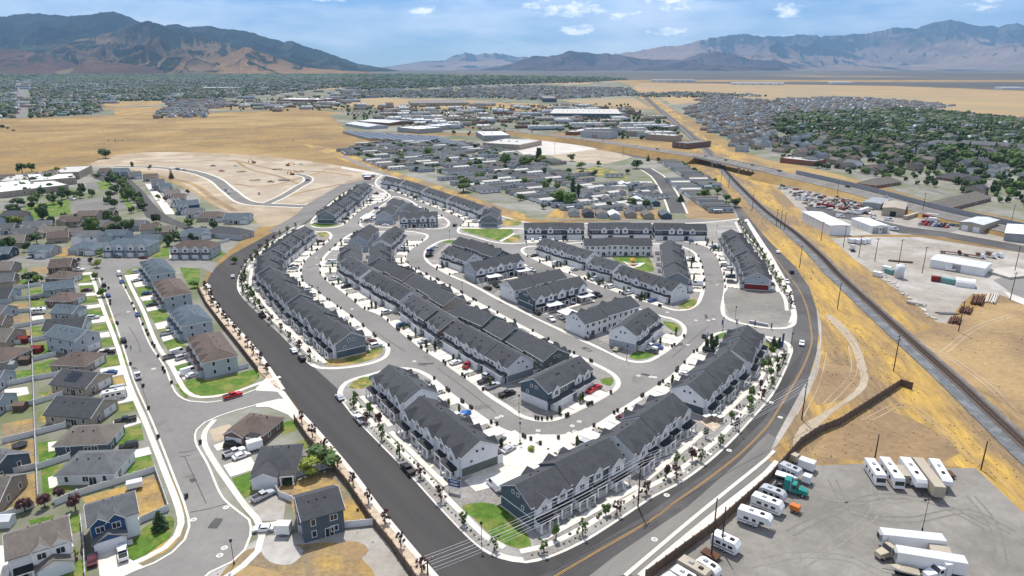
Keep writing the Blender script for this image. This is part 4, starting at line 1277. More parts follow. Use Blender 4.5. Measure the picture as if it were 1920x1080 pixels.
HS=[
 (z1(375,25),z1(500,30),9.9,1,BR,'siding_brown','brown hip roofed house, uppermost of the brown roofs along the white fence',1,True,0,dict(endgar=True)),
 (z1(305,112),z1(515,88),9.9,1,BL,'siding_light','blue grey roofed house behind a round tree, white fence on its left',1,False,0,dict(endgar=True)),
 (z1(375,175),z1(520,178),9.9,1,BR,'siding_brown','second brown roofed house down the fenced row, trampoline behind',1,True,0,dict(endgar=True)),
 (z1(400,262),z1(545,268),9.0,1,BL,'siding_light','pale blue walled house beside a white camper in the yard',1,False,0,dict(endgar=True)),
 (z1(325,368),z1(595,352),9.9,1,DK,'siding_light','low dark roofed house directly behind the tall bluish white house',1,False,0,dict(endgar=True)),
 (z1(395,405),z1(600,445),9.9,2,BL,'siding_light','tall two-storey bluish white house standing above its low neighbours',1,False,0,dict(endgar=True)),
 (z1(440,590),z1(630,598),10.8,1,BR,'siding_tan','brown hip roofed house opposite the brown fourplex, black pickup in its drive',1,True,0,dict(endgar=True)),
 (z1(440,715),z1(680,745),10.8,1,DK,'siding_tan','dark roofed house with a few solar panels beside the long white trailer',1,False,0,dict(solar=4,endgar=True)),
 (z1(400,905),z1(715,925),11.7,1,DK,'siding_tan','widest dark roofed house of the fenced row, two dark cars at its door',1,False,0,dict(endgar=True)),
 (z2(470,40),z2(760,25),10.8,1,TA,'siding_slate','taupe roofed house with slate walls and a paved patio behind',1,True,0,dict(endgar=True)),
 (z2(500,225),z2(815,215),11.2,1,GR,'siding_white','grey roofed house with white walls beside the white concrete patio',1,True,0,dict(endgar=True)),
 (z2(600,590),z2(930,497),9.0,2,GR,'siding_white','two-storey house with bright blue gables on the corner lawn',-1,False,2,dict(solar=0,blue=1)),
 (z2(35,795),z2(465,668),9.9,2,TA,'siding_white','large white gabled house with taupe roof in the bottom left corner',-1,False,2,{}),
    # beyond the fence, at the left edge
 (z1(-120,60),z1(100,42),11,1,GR,'siding_tan','grey roofed house at the left edge, uppermost beyond the long white fence',-1,False,0,{}),
 (z1(-150,155),z1(90,145),11,1,DK,'siding_light','dark roofed house with light walls at the left edge beside a grass yard',-1,False,0,{}),
 (z1(-120,262),z1(50,266),10,1,GR,'siding_light','small grey roofed house at the left edge before a dry yard',-1,False,0,{}),
 (z1(-120,345),z1(38,335),10,1,BR,'siding_tan','narrow brown roofed house at the left edge beside a golden yard',-1,False,0,{}),
 (z1(-150,432),z1(95,430),12,1,TA,'siding_tan','taupe roofed house at the left edge above the brown hip roof',-1,False,0,{}),
 (z1(-150,552),z1(90,562),12,1,BR,'siding_tan','brown roofed house at the left edge next to the small maroon shed',-1,True,0,{}),
 (z1(-150,728),z1(22,722),11,1,GR,'siding_light','grey roofed house at the left edge beside a yard of white slabs',-1,False,0,{}),
 (z1(-150,885),z1(20,882),11,1,GR,'siding_light','grey roofed house at the left edge above a row of sheds',-1,False,0,{}),
 (z2(-150,205),z2(40,232),12,1,GR,'siding_slate','slate walled house at the left edge beside the round trampoline',-1,False,0,{}),
 (z2(-150,400),z2(68,385),12,1,TA,'siding_tan','taupe roofed house at the left edge above the golden yard with steps',-1,False,0,{}),
    # fourplexes
 ((285,489),(305,513),11,2,BL,'siding_light','blue grey hip roofed fourplex at the top of the street, cars crowding its drives',-1,True,4,dict(rz=6.1,he=-.08)),
 ((312,526),(333,553),11,2,BR,'siding_light','brown roofed fourplex second from the top of the street',-1,True,4,dict(rz=6.1,he=-.08)),
 ((343,576),(370,606),11,2,BL,'siding_light','blue grey roofed fourplex between the two brown roofed ones',-1,True,4,dict(rz=6.1,he=-.08)),
 ((382,627),(413,673),11,2,BR,'siding_light','brown roofed fourplex above the large corner lawn',-1,True,4,dict(rz=6.1,he=-.08)),
    # inside of the street bend
 ((455,777),(503,784),10,1,BR,'siding_brown','single brown hip roofed house facing the cul-de-sac street, bare yard before it',-1,True,2,{}),
 ((492,842),(546,838),13,1,DK,'siding_white','dark hip roofed house with white walls beside the olive green trees',-1,True,2,{}),
 ((556,934),(630,914),10,2,DK,'siding_slate','dark two-storey house alone in the golden fenced yard',1,False,0,{}),
    # duplexes and houses around the cross street
 (z4(830,785),z4(1120,785),13,2,BL,'siding_light','blue grey duplex with two blue gables facing the cross street',-1,True,4,{}),
 (z4(1330,800),z4(1590,800),13,2,BR,'siding_light','brown roofed duplex with white garages beside the arterial corner',-1,True,4,{}),
 (z4(1370,715),z4(1560,700),13,1,BL,'siding_light','grey hip roofed house directly behind the brown roofed duplex',-1,True,2,{}),
 (z4(1600,690),z4(1830,712),13,1,DK,'siding_light','dark roofed house behind the white fence at the arterial bend',-1,True,0,{}),
 (z4(560,815),z4(745,812),12,1,BL,'siding_light','low blue grey house left of the blue grey duplex',-1,True,2,{}),
 (z4(240,835),z4(405,835),11,1,BL,'siding_light','blue gabled house above the golden front yard and parked vans',-1,False,2,{}),
 (z4(-40,852),z4(90,848),11,1,BL,'siding_slate','slate house at the left edge above the driveway with two vans',-1,False,2,{}),
 (z4(-40,770),z4(190,755),14,1,TA,'siding_tan','wide taupe roofed house at the left edge of the cross street',-1,False,0,{}),
 (z4(380,945),z4(540,935),12,1,BR,'siding_brown','brown roofed house at the head of the long street beside the dark tree',1,False,2,{}),
 (z4(-60,965),z4(105,958),12,1,TA,'siding_tan','taupe roofed house at the left edge, uppermost above the white fences',-1,False,0,{}),
 (z4(355,742),z4(512,730),11,1,BR,'siding_tan','brown roofed house with a round pool behind its yard fence',-1,False,0,{}),
 (z4(540,712),z4(640,702),11,1,TA,'siding_tan','taupe house left of the tallest green tree',-1,False,0,{}),
 (z4(790,668),z4(888,666),9,1,BR,'siding_brown','small brown house right of the tallest green tree',-1,False,0,{}),
 (z4(180,662),z4(385,650),11,1,GR,'siding_white','grey roofed house with three white garage doors beside the lime tree',-1,False,2,{}),
 (z4(450,615),z4(570,605),10,1,TA,'siding_tan','taupe two-gabled house at the lower left corner of the lawn',-1,False,2,{}),
 (z4(-50,680),z4(110,672),11,1,GR,'siding_light','grey roofed house at the left edge below the school lawn',-1,False,2,{}),
 (z4(740,575),z4(860,572),10,1,BR,'siding_brown','dark brown house below the school parking lot',-1,False,2,{}),
 (z4(985,652),z4(1090,650),11,1,GR,'siding_light','grey roofed house left of the two brown gables near the dark street',-1,False,0,{}),
 (z4(1060,680),z4(1195,672),11,1,BR,'siding_light','brown roofed house left of the street bend',-1,False,0,{}),
 (z4(1200,695),z4(1310,690),11,1,TA,'siding_tan','tan house with three small back windows by the dark street',-1,False,0,{}),
 (z4(1500,588),z4(1680,582),12,1,BR,'siding_tan','brown roofed house below the construction ground',-1,True,2,{}),
 (z4(1690,600),z4(1880,595),12,1,BL,'siding_light','blue roofed house nearest to the construction ground',-1,False,2,{}),
 (z4(1400,562),z4(1525,556),11,1,GR,'siding_light','grey roofed house beside the blue gabled one on the dark street',-1,False,2,{}),
 (z4(1320,510),z4(1480,495),11,2,BL,'siding_blue','two-storey house with a deep blue gable on the dark street',-1,False,2,{}),
]
for (A,B,w,st,rf,wl,lb,f,hp,gr,ex) in HS:
 blue=ex.pop('blue',0)
 band=None
 r,a,ang,L,h=house(A,B,w,st,rf,wl,lb,f,hp,gr,**ex)
 if blue:
  for o in r.children:
   if o.name.startswith('wall'):
    o.data.materials[2]=MATS['siding_blue']
# a string of houses along the dark street and the far end of the neighbourhood
STR=[(750,262,835,262,BR),(850,262,960,258,BL),(965,290,1055,284,GR),(1075,305,1180,300,BR),(1130,345,1230,338,GR),(1190,380,1280,372,BL),(1235,425,1340,415,TA),(1285,455,1385,450,BR),
  (-20,312,110,303,BR),(180,305,312,300,BL),(320,282,430,278,TA)]
dsc=['first','second','third','fourth','fifth','sixth','seventh','eighth']
for i,(x0,y0,x1,y1,rf) in enumerate(STR):
 col_={BR: 'brown',BL: 'blue grey',GR: 'grey',TA: 'taupe'}[rf]
 lb=('%s roofed house, %s from the far end of the dark curving street' % (col_,dsc[i])) if i<8 else \
  ['brown roofed house at the left edge behind the school','blue grey roofed house behind the school beside a dark tree','taupe roofed house behind the school beside a yellow tree'][i - 8]
 house(z4(x0,y0),z4(x1,y1),12,1+(i % 3==1),rf,['siding_tan','siding_light','siding_light'][i % 3],lb,-1,False,2)
# yard ground, lawns, drives ----------------------------------------------
def lawn(zf,pts,m='lawn',z=.06,name='lawn',smooth=False):
 P=GL([zf(*p) for p in pts])
 if smooth:
  P=rings(P,True,1.5)
 return sheet(name,P,z,m)
I_=lambda x,y: (x,y)
# pavements of the long street
sheet('street',GL([z1(690,80),z1(770,300),z1(860,560),z1(950,830),z1(1060,1075),z2(1200,350),z2(1300,620),z2(1322,740),z2(1290,830),z2(1200,920),z2(1080,990),z2(900,1060),z2(760,1110),z2(700,1180),z2(1350,1160),z2(1470,1055),z2(1620,985),z2(1710,900),z2(1750,800),z2(1740,690),
      z2(1650,620),z2(1560,540),z2(1450,300),z2(1365,140),z2(1375,60),z2(1430,10),z1(1530,1045),z1(1650,1005),z1(1800,965),z1(1960,920),(533,738),(516,728),z1(1800,855),z1(1600,925),z1(1450,950),z1(1330,942),z1(1250,905),z1(1205,840),z1(1150,700),z1(1050,550),z1(950,310),z1(870,150),z1(835,70),
      (230,506),(236,501),(335,500),(376,501),(398,512),(404,500),(410,493),(382,489),(185,484),(120,486),(20,480),(-60,480),(-60,490),(20,490),(150,496),(175,500)]),.07,'asphalt')
sheet('street',GL([(226,331),(247,338),(265,355),(283,376),(301,397),(325,411),(352,421),(372,430),(352,434),(330,424),(275,408),(263,388),(245,358),(230,344),(190,340),(170,330),(172,325)]),.07,'asphalt_dark')
for q in [[z1(640,60),z1(720,290),z1(820,560),z1(905,830),z1(1010,1075),z2(1150,350),z2(1250,620),z2(1265,720),z2(1235,800),z2(1150,885),z2(1030,950),z2(900,1010)],
   [z1(880,60),z1(920,150),z1(1000,310),z1(1100,550),z1(1200,700),z1(1265,820),z1(1310,880),z1(1400,915),z1(1600,890),z1(1800,820),z1(1960,770)],
   [z2(1500,-10),z2(1440,60),z2(1425,140),z2(1500,290),z2(1610,450),z2(1720,600),z2(1790,680),z2(1830,800),z2(1800,910),z2(1700,1010),z2(1540,1120)]]:
 ribbon('pavement',rings(GL(q),False,3),1.5,.14,'concrete',h=.08)
for off,q in [(0,[z1(690,80),z1(770,300),z1(860,560),z1(950,830),z1(1060,1075),z2(1200,350),z2(1300,620),z2(1322,740),z2(1290,830),z2(1200,920),z2(1080,990),z2(900,1060)]),
    (0,[z1(835,70),z1(870,150),z1(950,310),z1(1050,550),z1(1150,700),z1(1205,840),z1(1250,905),z1(1330,942),z1(1450,950),z1(1600,925),z1(1800,855),z1(1960,800)]),
    (0,[z1(1960,925),z1(1800,965),z1(1650,1005),z1(1530,1045),z2(1430,10),z2(1375,60),z2(1365,140),z2(1450,300),z2(1560,540),z2(1650,620),z2(1740,690),z2(1750,800),z2(1710,900),z2(1620,985),z2(1470,1055),z2(1350,1160)])]:
 ribbon('kerb',rings(GL(q),False,3),.55,.15,'concrete',h=.1)
for q in [[(540,65),(635,60),(648,105),(545,110)],[(555,135),(650,130),(665,165),(560,175)],[(570,215),(680,205),(690,245),(580,260)],[(590,305),(710,290),(722,335),(600,350)],[(620,415),(745,400),(755,440),(632,458)],[(670,510),(780,497),(795,550),(680,565)],
   [(672,650),(820,615),(838,690),(680,705)],[(745,985),(930,945),(945,1000),(780,1025)],[(950,150),(1060,135),(1080,190),(975,210)],[(1000,245),(1080,235),(1085,260),(1010,270)],[(1035,320),(1130,300),(1180,345),(1175,370),(1080,392)],
   [(1100,445),(1190,425),(1200,440),(1120,470)],[(1140,530),(1220,505),(1310,560),(1300,590),(1190,615)],[(1225,700),(1325,670),(1335,700),(1240,730)],[(885,30),(990,5),(990,45),(890,55)],[(1255,5),(1400,15),(1390,150),(1340,160),(1290,90)],
   [(780,400),(795,395),(815,440),(800,450)],[(805,495),(835,490),(850,540),(820,545)],[(850,610),(880,605),(905,680),(880,690)],[(905,155),(930,150),(945,205),(925,215)],[(985,330),(1005,325),(1040,395),(1015,402)],[(1090,545),(1110,540),(1122,575),(1100,580)],[(1218,820),(1240,818),(1320,915),(1290,920)],
   [(210,155),(290,150),(295,190),(215,205)],[(215,240),(335,225),(335,275),(220,290)],[(222,420),(310,415),(325,495),(228,505)],[(245,540),(370,530),(400,615),(250,620)],[(235,680),(385,645),(400,745),(240,780)],[(95,95),(190,90),(195,120),(100,125)],[(60,575),(215,570),(215,640),(100,645)],[(110,730),(220,720),(222,790),(120,795)],[(70,920),(222,890),(225,970),(75,990)],[(50,780),(90,775),(92,815),(55,822)],[(105,20),(190,15),(190,35),(110,42)]]:
 lawn(z1,q)
for q in [[(715,790),(875,762),(885,825),(730,845)],[(275,880),(415,860),(418,925),(285,945)],[(270,1015),(365,1000),(375,1085),(275,1090)]]:
 lawn(z1,q,'lawn_poor')
for q in [[(55,260),(200,250),(205,310),(60,320)],[(55,345),(205,335),(208,400),(100,415)],[(100,450),(210,440),(212,520),(105,530)],[(205,10),(370,0),(370,40),(215,55)],[(220,335),(360,325),(365,375),(225,380)],[(770,360),(800,355),(800,390),(775,392)]]:
 lawn(z1,q,'dry_patch',name='dry_yard')
lawn(z1,[(1280,800),(1400,780),(1440,795),(1660,745),(1780,722),(1800,790),(1600,880),(1420,908),(1330,895)],smooth=True)
for q in [[(795,75),(985,20),(1005,130),(800,170)],[(885,270),(1050,235),(1085,330),(890,385)],[(265,150),(460,120),(470,230),(275,305)],[(285,330),(490,290),(480,350),(330,400),(345,470),(480,440),(520,480),(300,530)],[(470,665),(550,640),(570,760),(490,790)],[(200,690),(375,655),(380,690),(215,725)],[(400,1075),(560,960),(610,1000),(610,1120),(360,1160)]]:
 lawn(z2,q)
lawn(z2,[(890,890),(950,800),(1010,740),(1190,660),(1215,730),(1160,850),(1060,930),(915,972)],smooth=True)
lawn(z2,[(1618,400),(1790,340),(1880,440),(1700,545)])
lawn(z6,[(160,20),(260,-10),(290,60),(180,95)])
lawn(z6,[(280,150),(340,130),(380,180),(330,200)])
for q in [[(570,535),(880,450),(1090,370),(1170,620),(985,690),(940,500),(600,590)],[(80,400),(255,360),(265,590),(90,620)],[(30,150),(250,120),(255,320),(60,360)],[(10,20),(230,-20),(240,80),(20,120)],[(0,600),(130,600),(130,640),(0,680)],[(1150,360),(1185,350),(1300,650),(1260,680)],[(1265,760),(1300,700),(1290,790),(1180,900),(960,1010),(930,1000)]]:
 lawn(z2,q,'dry_patch',name='dry_yard')
lawn(z6,[(150,460),(330,400),(510,350),(640,510),(790,690),(600,735),(300,750),(250,600),(170,520)],'dry_patch',name='dry_yard')
lawn(z6,[(-60,560),(80,480),(210,560),(190,690),(30,700)],'yard_gravel',name='gravel_yard')
lawn(z2,[(1460,60),(1600,20),(1680,90),(1500,150)],'dirt',name='bare_yard')
lawn(z6,[(90,800),(300,780),(820,745),(930,870),(1080,1100),(1000,1200),(-500,1200),(-250,960),(0,830)],'yard_gravel',.055,name='gravel_field')
lawn(z6,[(-60,900),(330,860),(560,850),(700,900),(740,960),(830,1090),(700,1200),(-300,1200),(-250,1080)],'dry_patch',.075,name='dry_field',smooth=True)
# white drives and patios
DR=[(z1,[[(548,120),(660,113),(662,125),(552,133)],[(560,190),(690,180),(690,200),(565,210)],[(580,275),(700,262),(705,283),(585,300)],[(602,365),(735,345),(742,385),(610,402)],[(632,475),(762,455),(770,490),(650,505)],[(690,580),(800,565),(812,610),(670,640)],[(700,715),(845,690),(860,755),(700,790)],
   [(740,860),(890,835),(935,935),(760,975)],[(545,45),(640,38),(642,55),(550,60)],[(930,115),(1050,90),(1062,130),(945,145)],[(975,215),(1090,195),(1095,230),(995,240)],[(1015,275),(1110,262),(1130,295),(1030,315)],[(1080,400),(1190,375),(1225,420),(1100,440)],[(1120,478),(1235,448),(1260,490),(1140,525)],
   [(1160,640),(1320,600),(1340,660),(1220,695)],[(1240,735),(1350,705),(1400,770),(1280,790)],[(30,860),(190,840),(205,890),(40,925)],[(220,350),(300,335),(305,365),(225,375)],[(890,60),(1010,40),(1040,75),(905,100)]]),
  (z2,[[(790,0),(960,-30),(990,10),(800,70)],[(845,225),(1040,180),(1060,230),(890,270)],[(335,395),(470,345),(495,430),(345,472)],[(680,930),(830,880),(900,960),(1010,1020),(850,1090),(700,1120)],[(335,150),(450,130),(455,190),(340,215)],[(1490,170),(1650,110),(1660,150),(1520,210)],[(1560,310),(1750,245),(1800,330),(1610,390)],
   [(890,830),(925,825),(930,860),(895,870)],[(0,870),(90,870),(60,1100),(-200,1200)],[(1750,740),(1960,690),(1980,760),(1800,800)]])]
for zf,L_q in DR:
 for q in L_q:
  lawn(zf,q,'concrete',.10,'driveway')
for q,m in [([(0,380),(130,378),(100,392),(0,396)],'asphalt'),([(46,384),(128,375),(134,402),(60,412),(40,400)],'lawn'),([(0,396),(30,392),(30,412),(0,412)],'lawn'),([(137,376),(222,367),(240,392),(142,403)],'asphalt_old'),([(160,343),(184,340),(190,352),(165,358)],'asphalt_old'),([(181,341),(208,340),(214,353),(187,356)],'lawn'),
    ([(222,366),(236,365),(243,377),(228,378)],'lawn'),([(232,380),(246,379),(256,396),(240,395)],'lawn'),([(145,402),(180,399),(182,403),(146,407)],'lawn'),([(430,418),(475,409),(480,418),(440,421)],'lawn_poor'),([(382,482),(415,470),(425,476),(395,486)],'lawn'),([(146,477),(190,472),(192,478),(148,480)],'lawn'),([(270,478),(315,462),(318,480),(275,482)],'lawn'),
    ([(305,466),(318,455),(316,482),(290,483)],'lawn'),([(272,345),(285,345),(330,402),(310,402)],'concrete'),([(195,476),(270,474),(268,482),(196,482)],'concrete'),([(318,478),(380,476),(378,487),(318,484)],'concrete'),([(85,470),(140,462),(140,482),(60,480)],'dry_gold')]:
 sheet({'asphalt': 'car_park','lawn': 'lawn','lawn_poor': 'lawn','asphalt_old': 'car_park','concrete': 'driveway','dry_gold': 'dry_yard'}[m],GL(q),.085,m)
# --- fences and walls
def fence(px,h,name,label,cat,m,th=.12,post=None,step=2.4,group=None,part='panel',z=0.0,ztop=False):
 P=rings(GL(px),False,400) if False else GL(px)
 pts=[P[0]]
 for a,c in zip(P,P[1:]):
  d=hypot(c[0] - a[0],c[1] - a[1])
  k=max(1,round(d/step))
  pts+=[(a[0]+(c[0] - a[0])*i/k,a[1]+(c[1] - a[1])*i/k) for i in range(1,k+1)]
 r=root(name,(*pts[0],0),0,label,cat,group)
 ox,oy=pts[0]
 pm=MB()
 pm.box(0,1,-th/2,th/2,.04,h,0)
 PM=pm.mesh(part,m)
 qm=MB()
 pw=th+.14
 qm.box(-pw/2,pw/2,-pw/2,pw/2,0,h+.12,0)
 qm.hexa([(-pw/2 - .03,-pw/2 - .03,h+.12),(pw/2+.03,-pw/2 - .03,h+.12),(pw/2+.03,pw/2+.03,h+.12),(-pw/2 - .03,pw/2+.03,h+.12)],[(-.02,-.02,h+.2),(.02,-.02,h+.2),(.02,.02,h+.2),(-.02,.02,h+.2)],0)
 QM=qm.mesh('post',post or m)
 for i,(a,c) in enumerate(zip(pts,pts[1:])):
  d=hypot(c[0] - a[0],c[1] - a[1])
  link(part,PM,r,(a[0] - ox,a[1] - oy,z),atan2(c[1] - a[1],c[0] - a[0]),(d,1,1))
  link('post',QM,r,(a[0] - ox,a[1] - oy,z),atan2(c[1] - a[1],c[0] - a[0]))
 link('post',QM,r,(pts[-1][0] - ox,pts[-1][1] - oy,z))
 return r
V=lambda pts,label: fence(pts,1.8,'vinyl_fence',label,'fence','vinyl',.09,step=2.6,group='white vinyl fences between the yards')
V([(53,500),(55,540),(59,600),(63,700),(66,790),(69,860),(73,937)],'long straight white vinyl fence between the two rows of back yards')
lat=[(z1(205,145),z1(290,130)),(z1(207,228),z1(338,202)),(z1(210,318),z1(330,300)),(z1(215,410),z1(315,390)),(z1(225,525),z1(368,500)),(z1(232,660),z1(392,622)),(z1(236,795),z1(418,762)),(z1(243,965),z1(440,905)),(z2(250,98),z2(462,42)),(z2(262,338),z2(492,262)),(z2(390,590),z2(545,520)),
  (z1(100,155),z1(203,145)),(z1(55,240),z1(205,228)),(z1(50,330),z1(208,315)),(z1(100,430),z1(212,412)),(z1(100,545),z1(220,528)),(z1(20,690),z1(228,660)),(z1(25,840),z1(232,795)),(z1(50,1010),z1(238,965)),(z2(60,375),z2(258,330)),(z2(20,155),z2(248,100)),(z2(0,690),z2(240,600))]
for i,(a,c) in enumerate(lat):
 V([a,c],'white cross fence between two yards %s of the long fence, number %d from the top' % (('right',i+1) if i<11 else ('left',i - 10)))
V([z2(540,525),z2(800,445),z2(1087,352)],'white fence between the grey roofed house and the golden corner yard')
V([z2(1087,352),z2(1140,500),z2(1180,620)],'fence along the pavement beside the golden corner yard')
V([z2(985,712),z2(1180,625)],'white fence above the corner lawn with the fir tree')
V([z2(600,1100),z2(592,900),z2(570,700)],'white fence between the blue gabled house and the white gabled house')
V([z6(100,410),z6(130,470),z6(165,530),z6(250,565)],'curved white fence beside the silver pickup')
V([z6(125,450),z6(300,385),z6(505,325)],'white fence between the dark hip roofed house and the golden yard')
V([z6(300,775),z6(560,752),z6(825,725)],'long white fence closing the golden yard towards the dry field')
V([z1(1660,725),z1(1735,705)],'short white fence at the corner of the brown roofed fourplex')
V([(352,474),(395,462),(430,452)],'white fence behind the duplexes at the arterial bend')
WB=lambda pts,label,h=2.1,st=3.0,n='block_wall': fence(pts,h,n,label,'wall','wall_brown',.2,step=st,part='wall_panel',group='brown panel walls')
WB([z1(1385,165),z1(1440,270),z1(1560,430),z1(1680,580),z1(1800,735)],'brown panel wall behind the fourplexes along the arterial')
WB([z6(270,0),z6(370,150),z6(520,310),z6(650,470),z6(800,700),z6(950,885),z6(1085,1075),z6(1150,1180)],'brown panel wall between the golden yards and the sandy planting strip')
WB([(1211,1087),(1283,1034),(1342,991),(1390,948),(1441,903),(1476,862),(1500,835),(1535,812),(1575,796),(1688,723)],'long brown panel wall between the right arterial and the trailer lot',2.4)
WB([(1688,723),(1709,730)],'short return of the brown panel wall at its tip in the dry grass',2.4)
# sandy strips beside the left arterial
sheet('sand_strip',GL([(375,540),(388,534),(396,556),(420,590),(480,657),(507,698),(531,731),(522,728),(500,710),(480,690),(452,654),(420,612),(389,570)]),.1,'sand_strip')
sheet('sand_strip',GL([(552,788),(562,776),(579,792),(654,879),(716,962),(788,1049),(830,1100),(790,1110),(773,1078),(737,1028),(697,978),(656,916),(621,873),(580,830)]),.1,'sand_strip')
ribbon('kerb',rings(GL([(531,731),(480,657),(420,590),(396,556),(387,532)]),False,3),1.3,.17,'concrete',h=.1)
ribbon('kerb',rings(GL([(830,1098),(788,1049),(716,962),(654,879),(579,792),(562,774)]),False,3),1.3,.17,'concrete',h=.1)
sheet('pavement',GL([(500,708),(516,726),(534,735),(548,755),(562,775),(552,789),(540,778),(505,764),(480,764),(480,758),(515,750),(531,748),(520,735),(480,733),(480,728)]),.13,'concrete')
lawn(z6,[(40,880),(200,850),(330,905),(250,1000),(100,985)],'yard_gravel',.09,name='gravel_patch',smooth=True)
lawn(z6,[(560,860),(700,840),(790,900),(720,960),(600,930)],'dirt_brown',.092,name='dirt_patch',smooth=True)
lawn(z6,[(-150,1010),(60,1030),(200,1100),(-100,1120)],'dirt_brown',.094,name='dirt_patch',smooth=True)
# --- vegetation prototypes
def blob(b,c,r,n,seed,m=0,flat=1.0,leaf=.3):
 q=np.random.RandomState(seed)
 for i in range(n):
  d=q.normal(size=3)
  d/=np.linalg.norm(d)
  rr=r*(q.uniform(.35,1.0) **.6)
  p=np.array(c)+d*rr*np.array((1,1,flat))
  u=q.normal(size=3)
  u=u - d*.6*u.dot(d)
  u/=np.linalg.norm(u)
  w=np.cross(d,u)+q.normal(size=3)*.5
  w/=np.linalg.norm(w)
  s_=leaf*q.uniform(.7,1.35)
  b.face([p - u*s_ - w*s_*.6,p+u*s_ - w*s_*.7,p+u*s_*.8+w*s_*.7,p - u*s_*.9+w*s_*.6],m)
def lump(b,c,r,seed,m=0,flat=.8,nu=7,nv=4):
 q=np.random.RandomState(seed)
 k=len(b.v)
 for j in range(1,nv):
  ph=pi*j/nv
  for i in range(nu):
   th_=2*pi*i/nu+j*.4
   rr=r*q.uniform(.72,1.12)
   b.v.append((c[0]+rr*sin(ph)*cos(th_),c[1]+rr*sin(ph)*sin(th_),c[2]+rr*cos(ph)*flat))
 t,u=len(b.v),len(b.v)+1
 b.v+=[(c[0],c[1],c[2]+r*flat),(c[0],c[1],c[2] - r*flat)]
 for j in range(nv - 2):
  for i in range(nu):
   a=k+j*nu+i
   a2=k+j*nu+(i+1) % nu
   b.f.append((a,a+nu,a2+nu,a2))
   b.m.append(m)
 for i in range(nu):
  b.f.append((t,k+i,k+(i+1) % nu))
  b.f.append((u,k+(nv - 2)*nu+(i+1) % nu,k+(nv - 2)*nu+i))
  b.m+=[m,m]
def crown_mesh(kind,leafm,seed,n=260):
 b=MB()
 q=random.Random(seed)
 if kind=='round':
  for i in range(9):
   a=q.uniform(0,2*pi)
   rr=q.uniform(.2,.62)
   c=(rr*cos(a),rr*sin(a),q.uniform(-.35,.55))
   R_=q.uniform(.34,.52)
   lump(b,c,R_*.8,seed+i)
   blob(b,c,R_,n //9,seed*3+i,leaf=.085)
 elif kind=='column':
  for i in range(8):
   c=(q.uniform(-.06,.06),q.uniform(-.06,.06),-.85+i*.235)
   R_=.30*(1 - abs(i - 3)*.07)*(1 if i<7 else .6)
   lump(b,c,R_*.8,seed+i,flat=1.1)
   blob(b,c,R_,n //8,seed*3+i,leaf=.07,flat=1.2)
 elif kind=='conifer':
  for i in range(7):
   z=-1+i*.3
   R_=.62*(1 - i/7.5)
   for k in range(6):
    a=k*pi/3+i*.6
    lump(b,(R_*.6*cos(a),R_*.6*sin(a),z),R_*.38,seed+i*9+k,flat=.6,nu=5,nv=3)
   blob(b,(0,0,z),R_,n //7,seed+i,flat=.35,leaf=.08)
 elif kind=='open':
  for i in range(11):
   a=q.uniform(0,2*pi)
   rr=q.uniform(.25,.85)
   c=(rr*cos(a),rr*sin(a),q.uniform(-.75,.85))
   R_=q.uniform(.26,.40)
   lump(b,c,R_*.58,seed+i,nu=6,nv=4)
   blob(b,c,R_,n //11,seed*3+i,leaf=.10)
 elif kind=='shrub':
  for i in range(4):
   a=q.uniform(0,2*pi)
   c=(.35*cos(a),.35*sin(a),q.uniform(.3,.6))
   lump(b,c,.42,seed+i,nu=6,nv=4)
   blob(b,c,.5,n //4,seed+i*5,leaf=.11)
 if kind!='shrub':          # fit the crown into a unit box
  v=np.array(b.v)
  lo,hi=np.percentile(v,1,axis=0),np.percentile(v,99,axis=0)
  v=(v - (lo+hi)/2)/((hi - lo)/2)
  b.v=[tuple(q_) for q_ in v]
 return b.mesh({'shrub': 'shrub'}.get(kind,'crown'),leafm)
class Crowns(dict):
 def __missing__(s,k):
  kd,lf=k
  s[k]=[crown_mesh(kd,lf,17+31*i+len(lf)*3,270 if kd!='shrub' else 60) for i in range(2 if kd in ('column','conifer') else 3)]
  return s[k]
CR=Crowns()
def trunk_mesh(seed,h=1.0):
 b=MB()
 q=random.Random(seed)
 b.tube((0,0,0),(.02,.01,.55),.035,.024,6)
 for k in range(4):
  a=k*1.6+q.random()
  b.tube((.01,0,.38+.04*k),(.16*cos(a),.16*sin(a),.72+.05*k),.014,.006,4)
 b.tube((.02,.01,.53),(.03,0,.95),.022,.007,5)
 return b.mesh('trunk','trunk')
TRK=[trunk_mesh(i) for i in range(3)]
ntree=[0]
def tree(x,y,h,w,kind,leafm,label,group,z=0.0,name='tree',cat='tree',parts=True):
 ntree[0]+=1
 q=random.Random(ntree[0]*17)
 ms=CR[kind,leafm]
 cm=ms[q.randrange(len(ms))]
 rz=q.uniform(0,6.28)
 ch=h*(.37 if kind in ('round','open') else .47)
 w*=1.1
 if not parts:
  o=link(name,cm,None,(x,y,z+h - ch),rz,(w/2,w/2,ch))
  return tag(o,label,cat,group)
 r=root(name,(x,y,z),rz,label,cat,group)
 link('trunk',TRK[q.randrange(3)],r,(0,0,0),0,(h*1.2,h*1.2,h*.85))
 link('crown',cm,r,(0,0,h - ch),0,(w/2,w/2,ch))
 return r
SHR=[]
def shrub(x,y,s,leafm,label,group,z=0.16,hs=1.0):
 ntree[0]+=1
 q=random.Random(ntree[0]*13)
 ms=CR['shrub',leafm]
 SHR.append((hypot(hypot(x,y),100)/s,ms[q.randrange(len(ms))],x,y,z,q.uniform(0,6.28),s,s*hs,label,group))
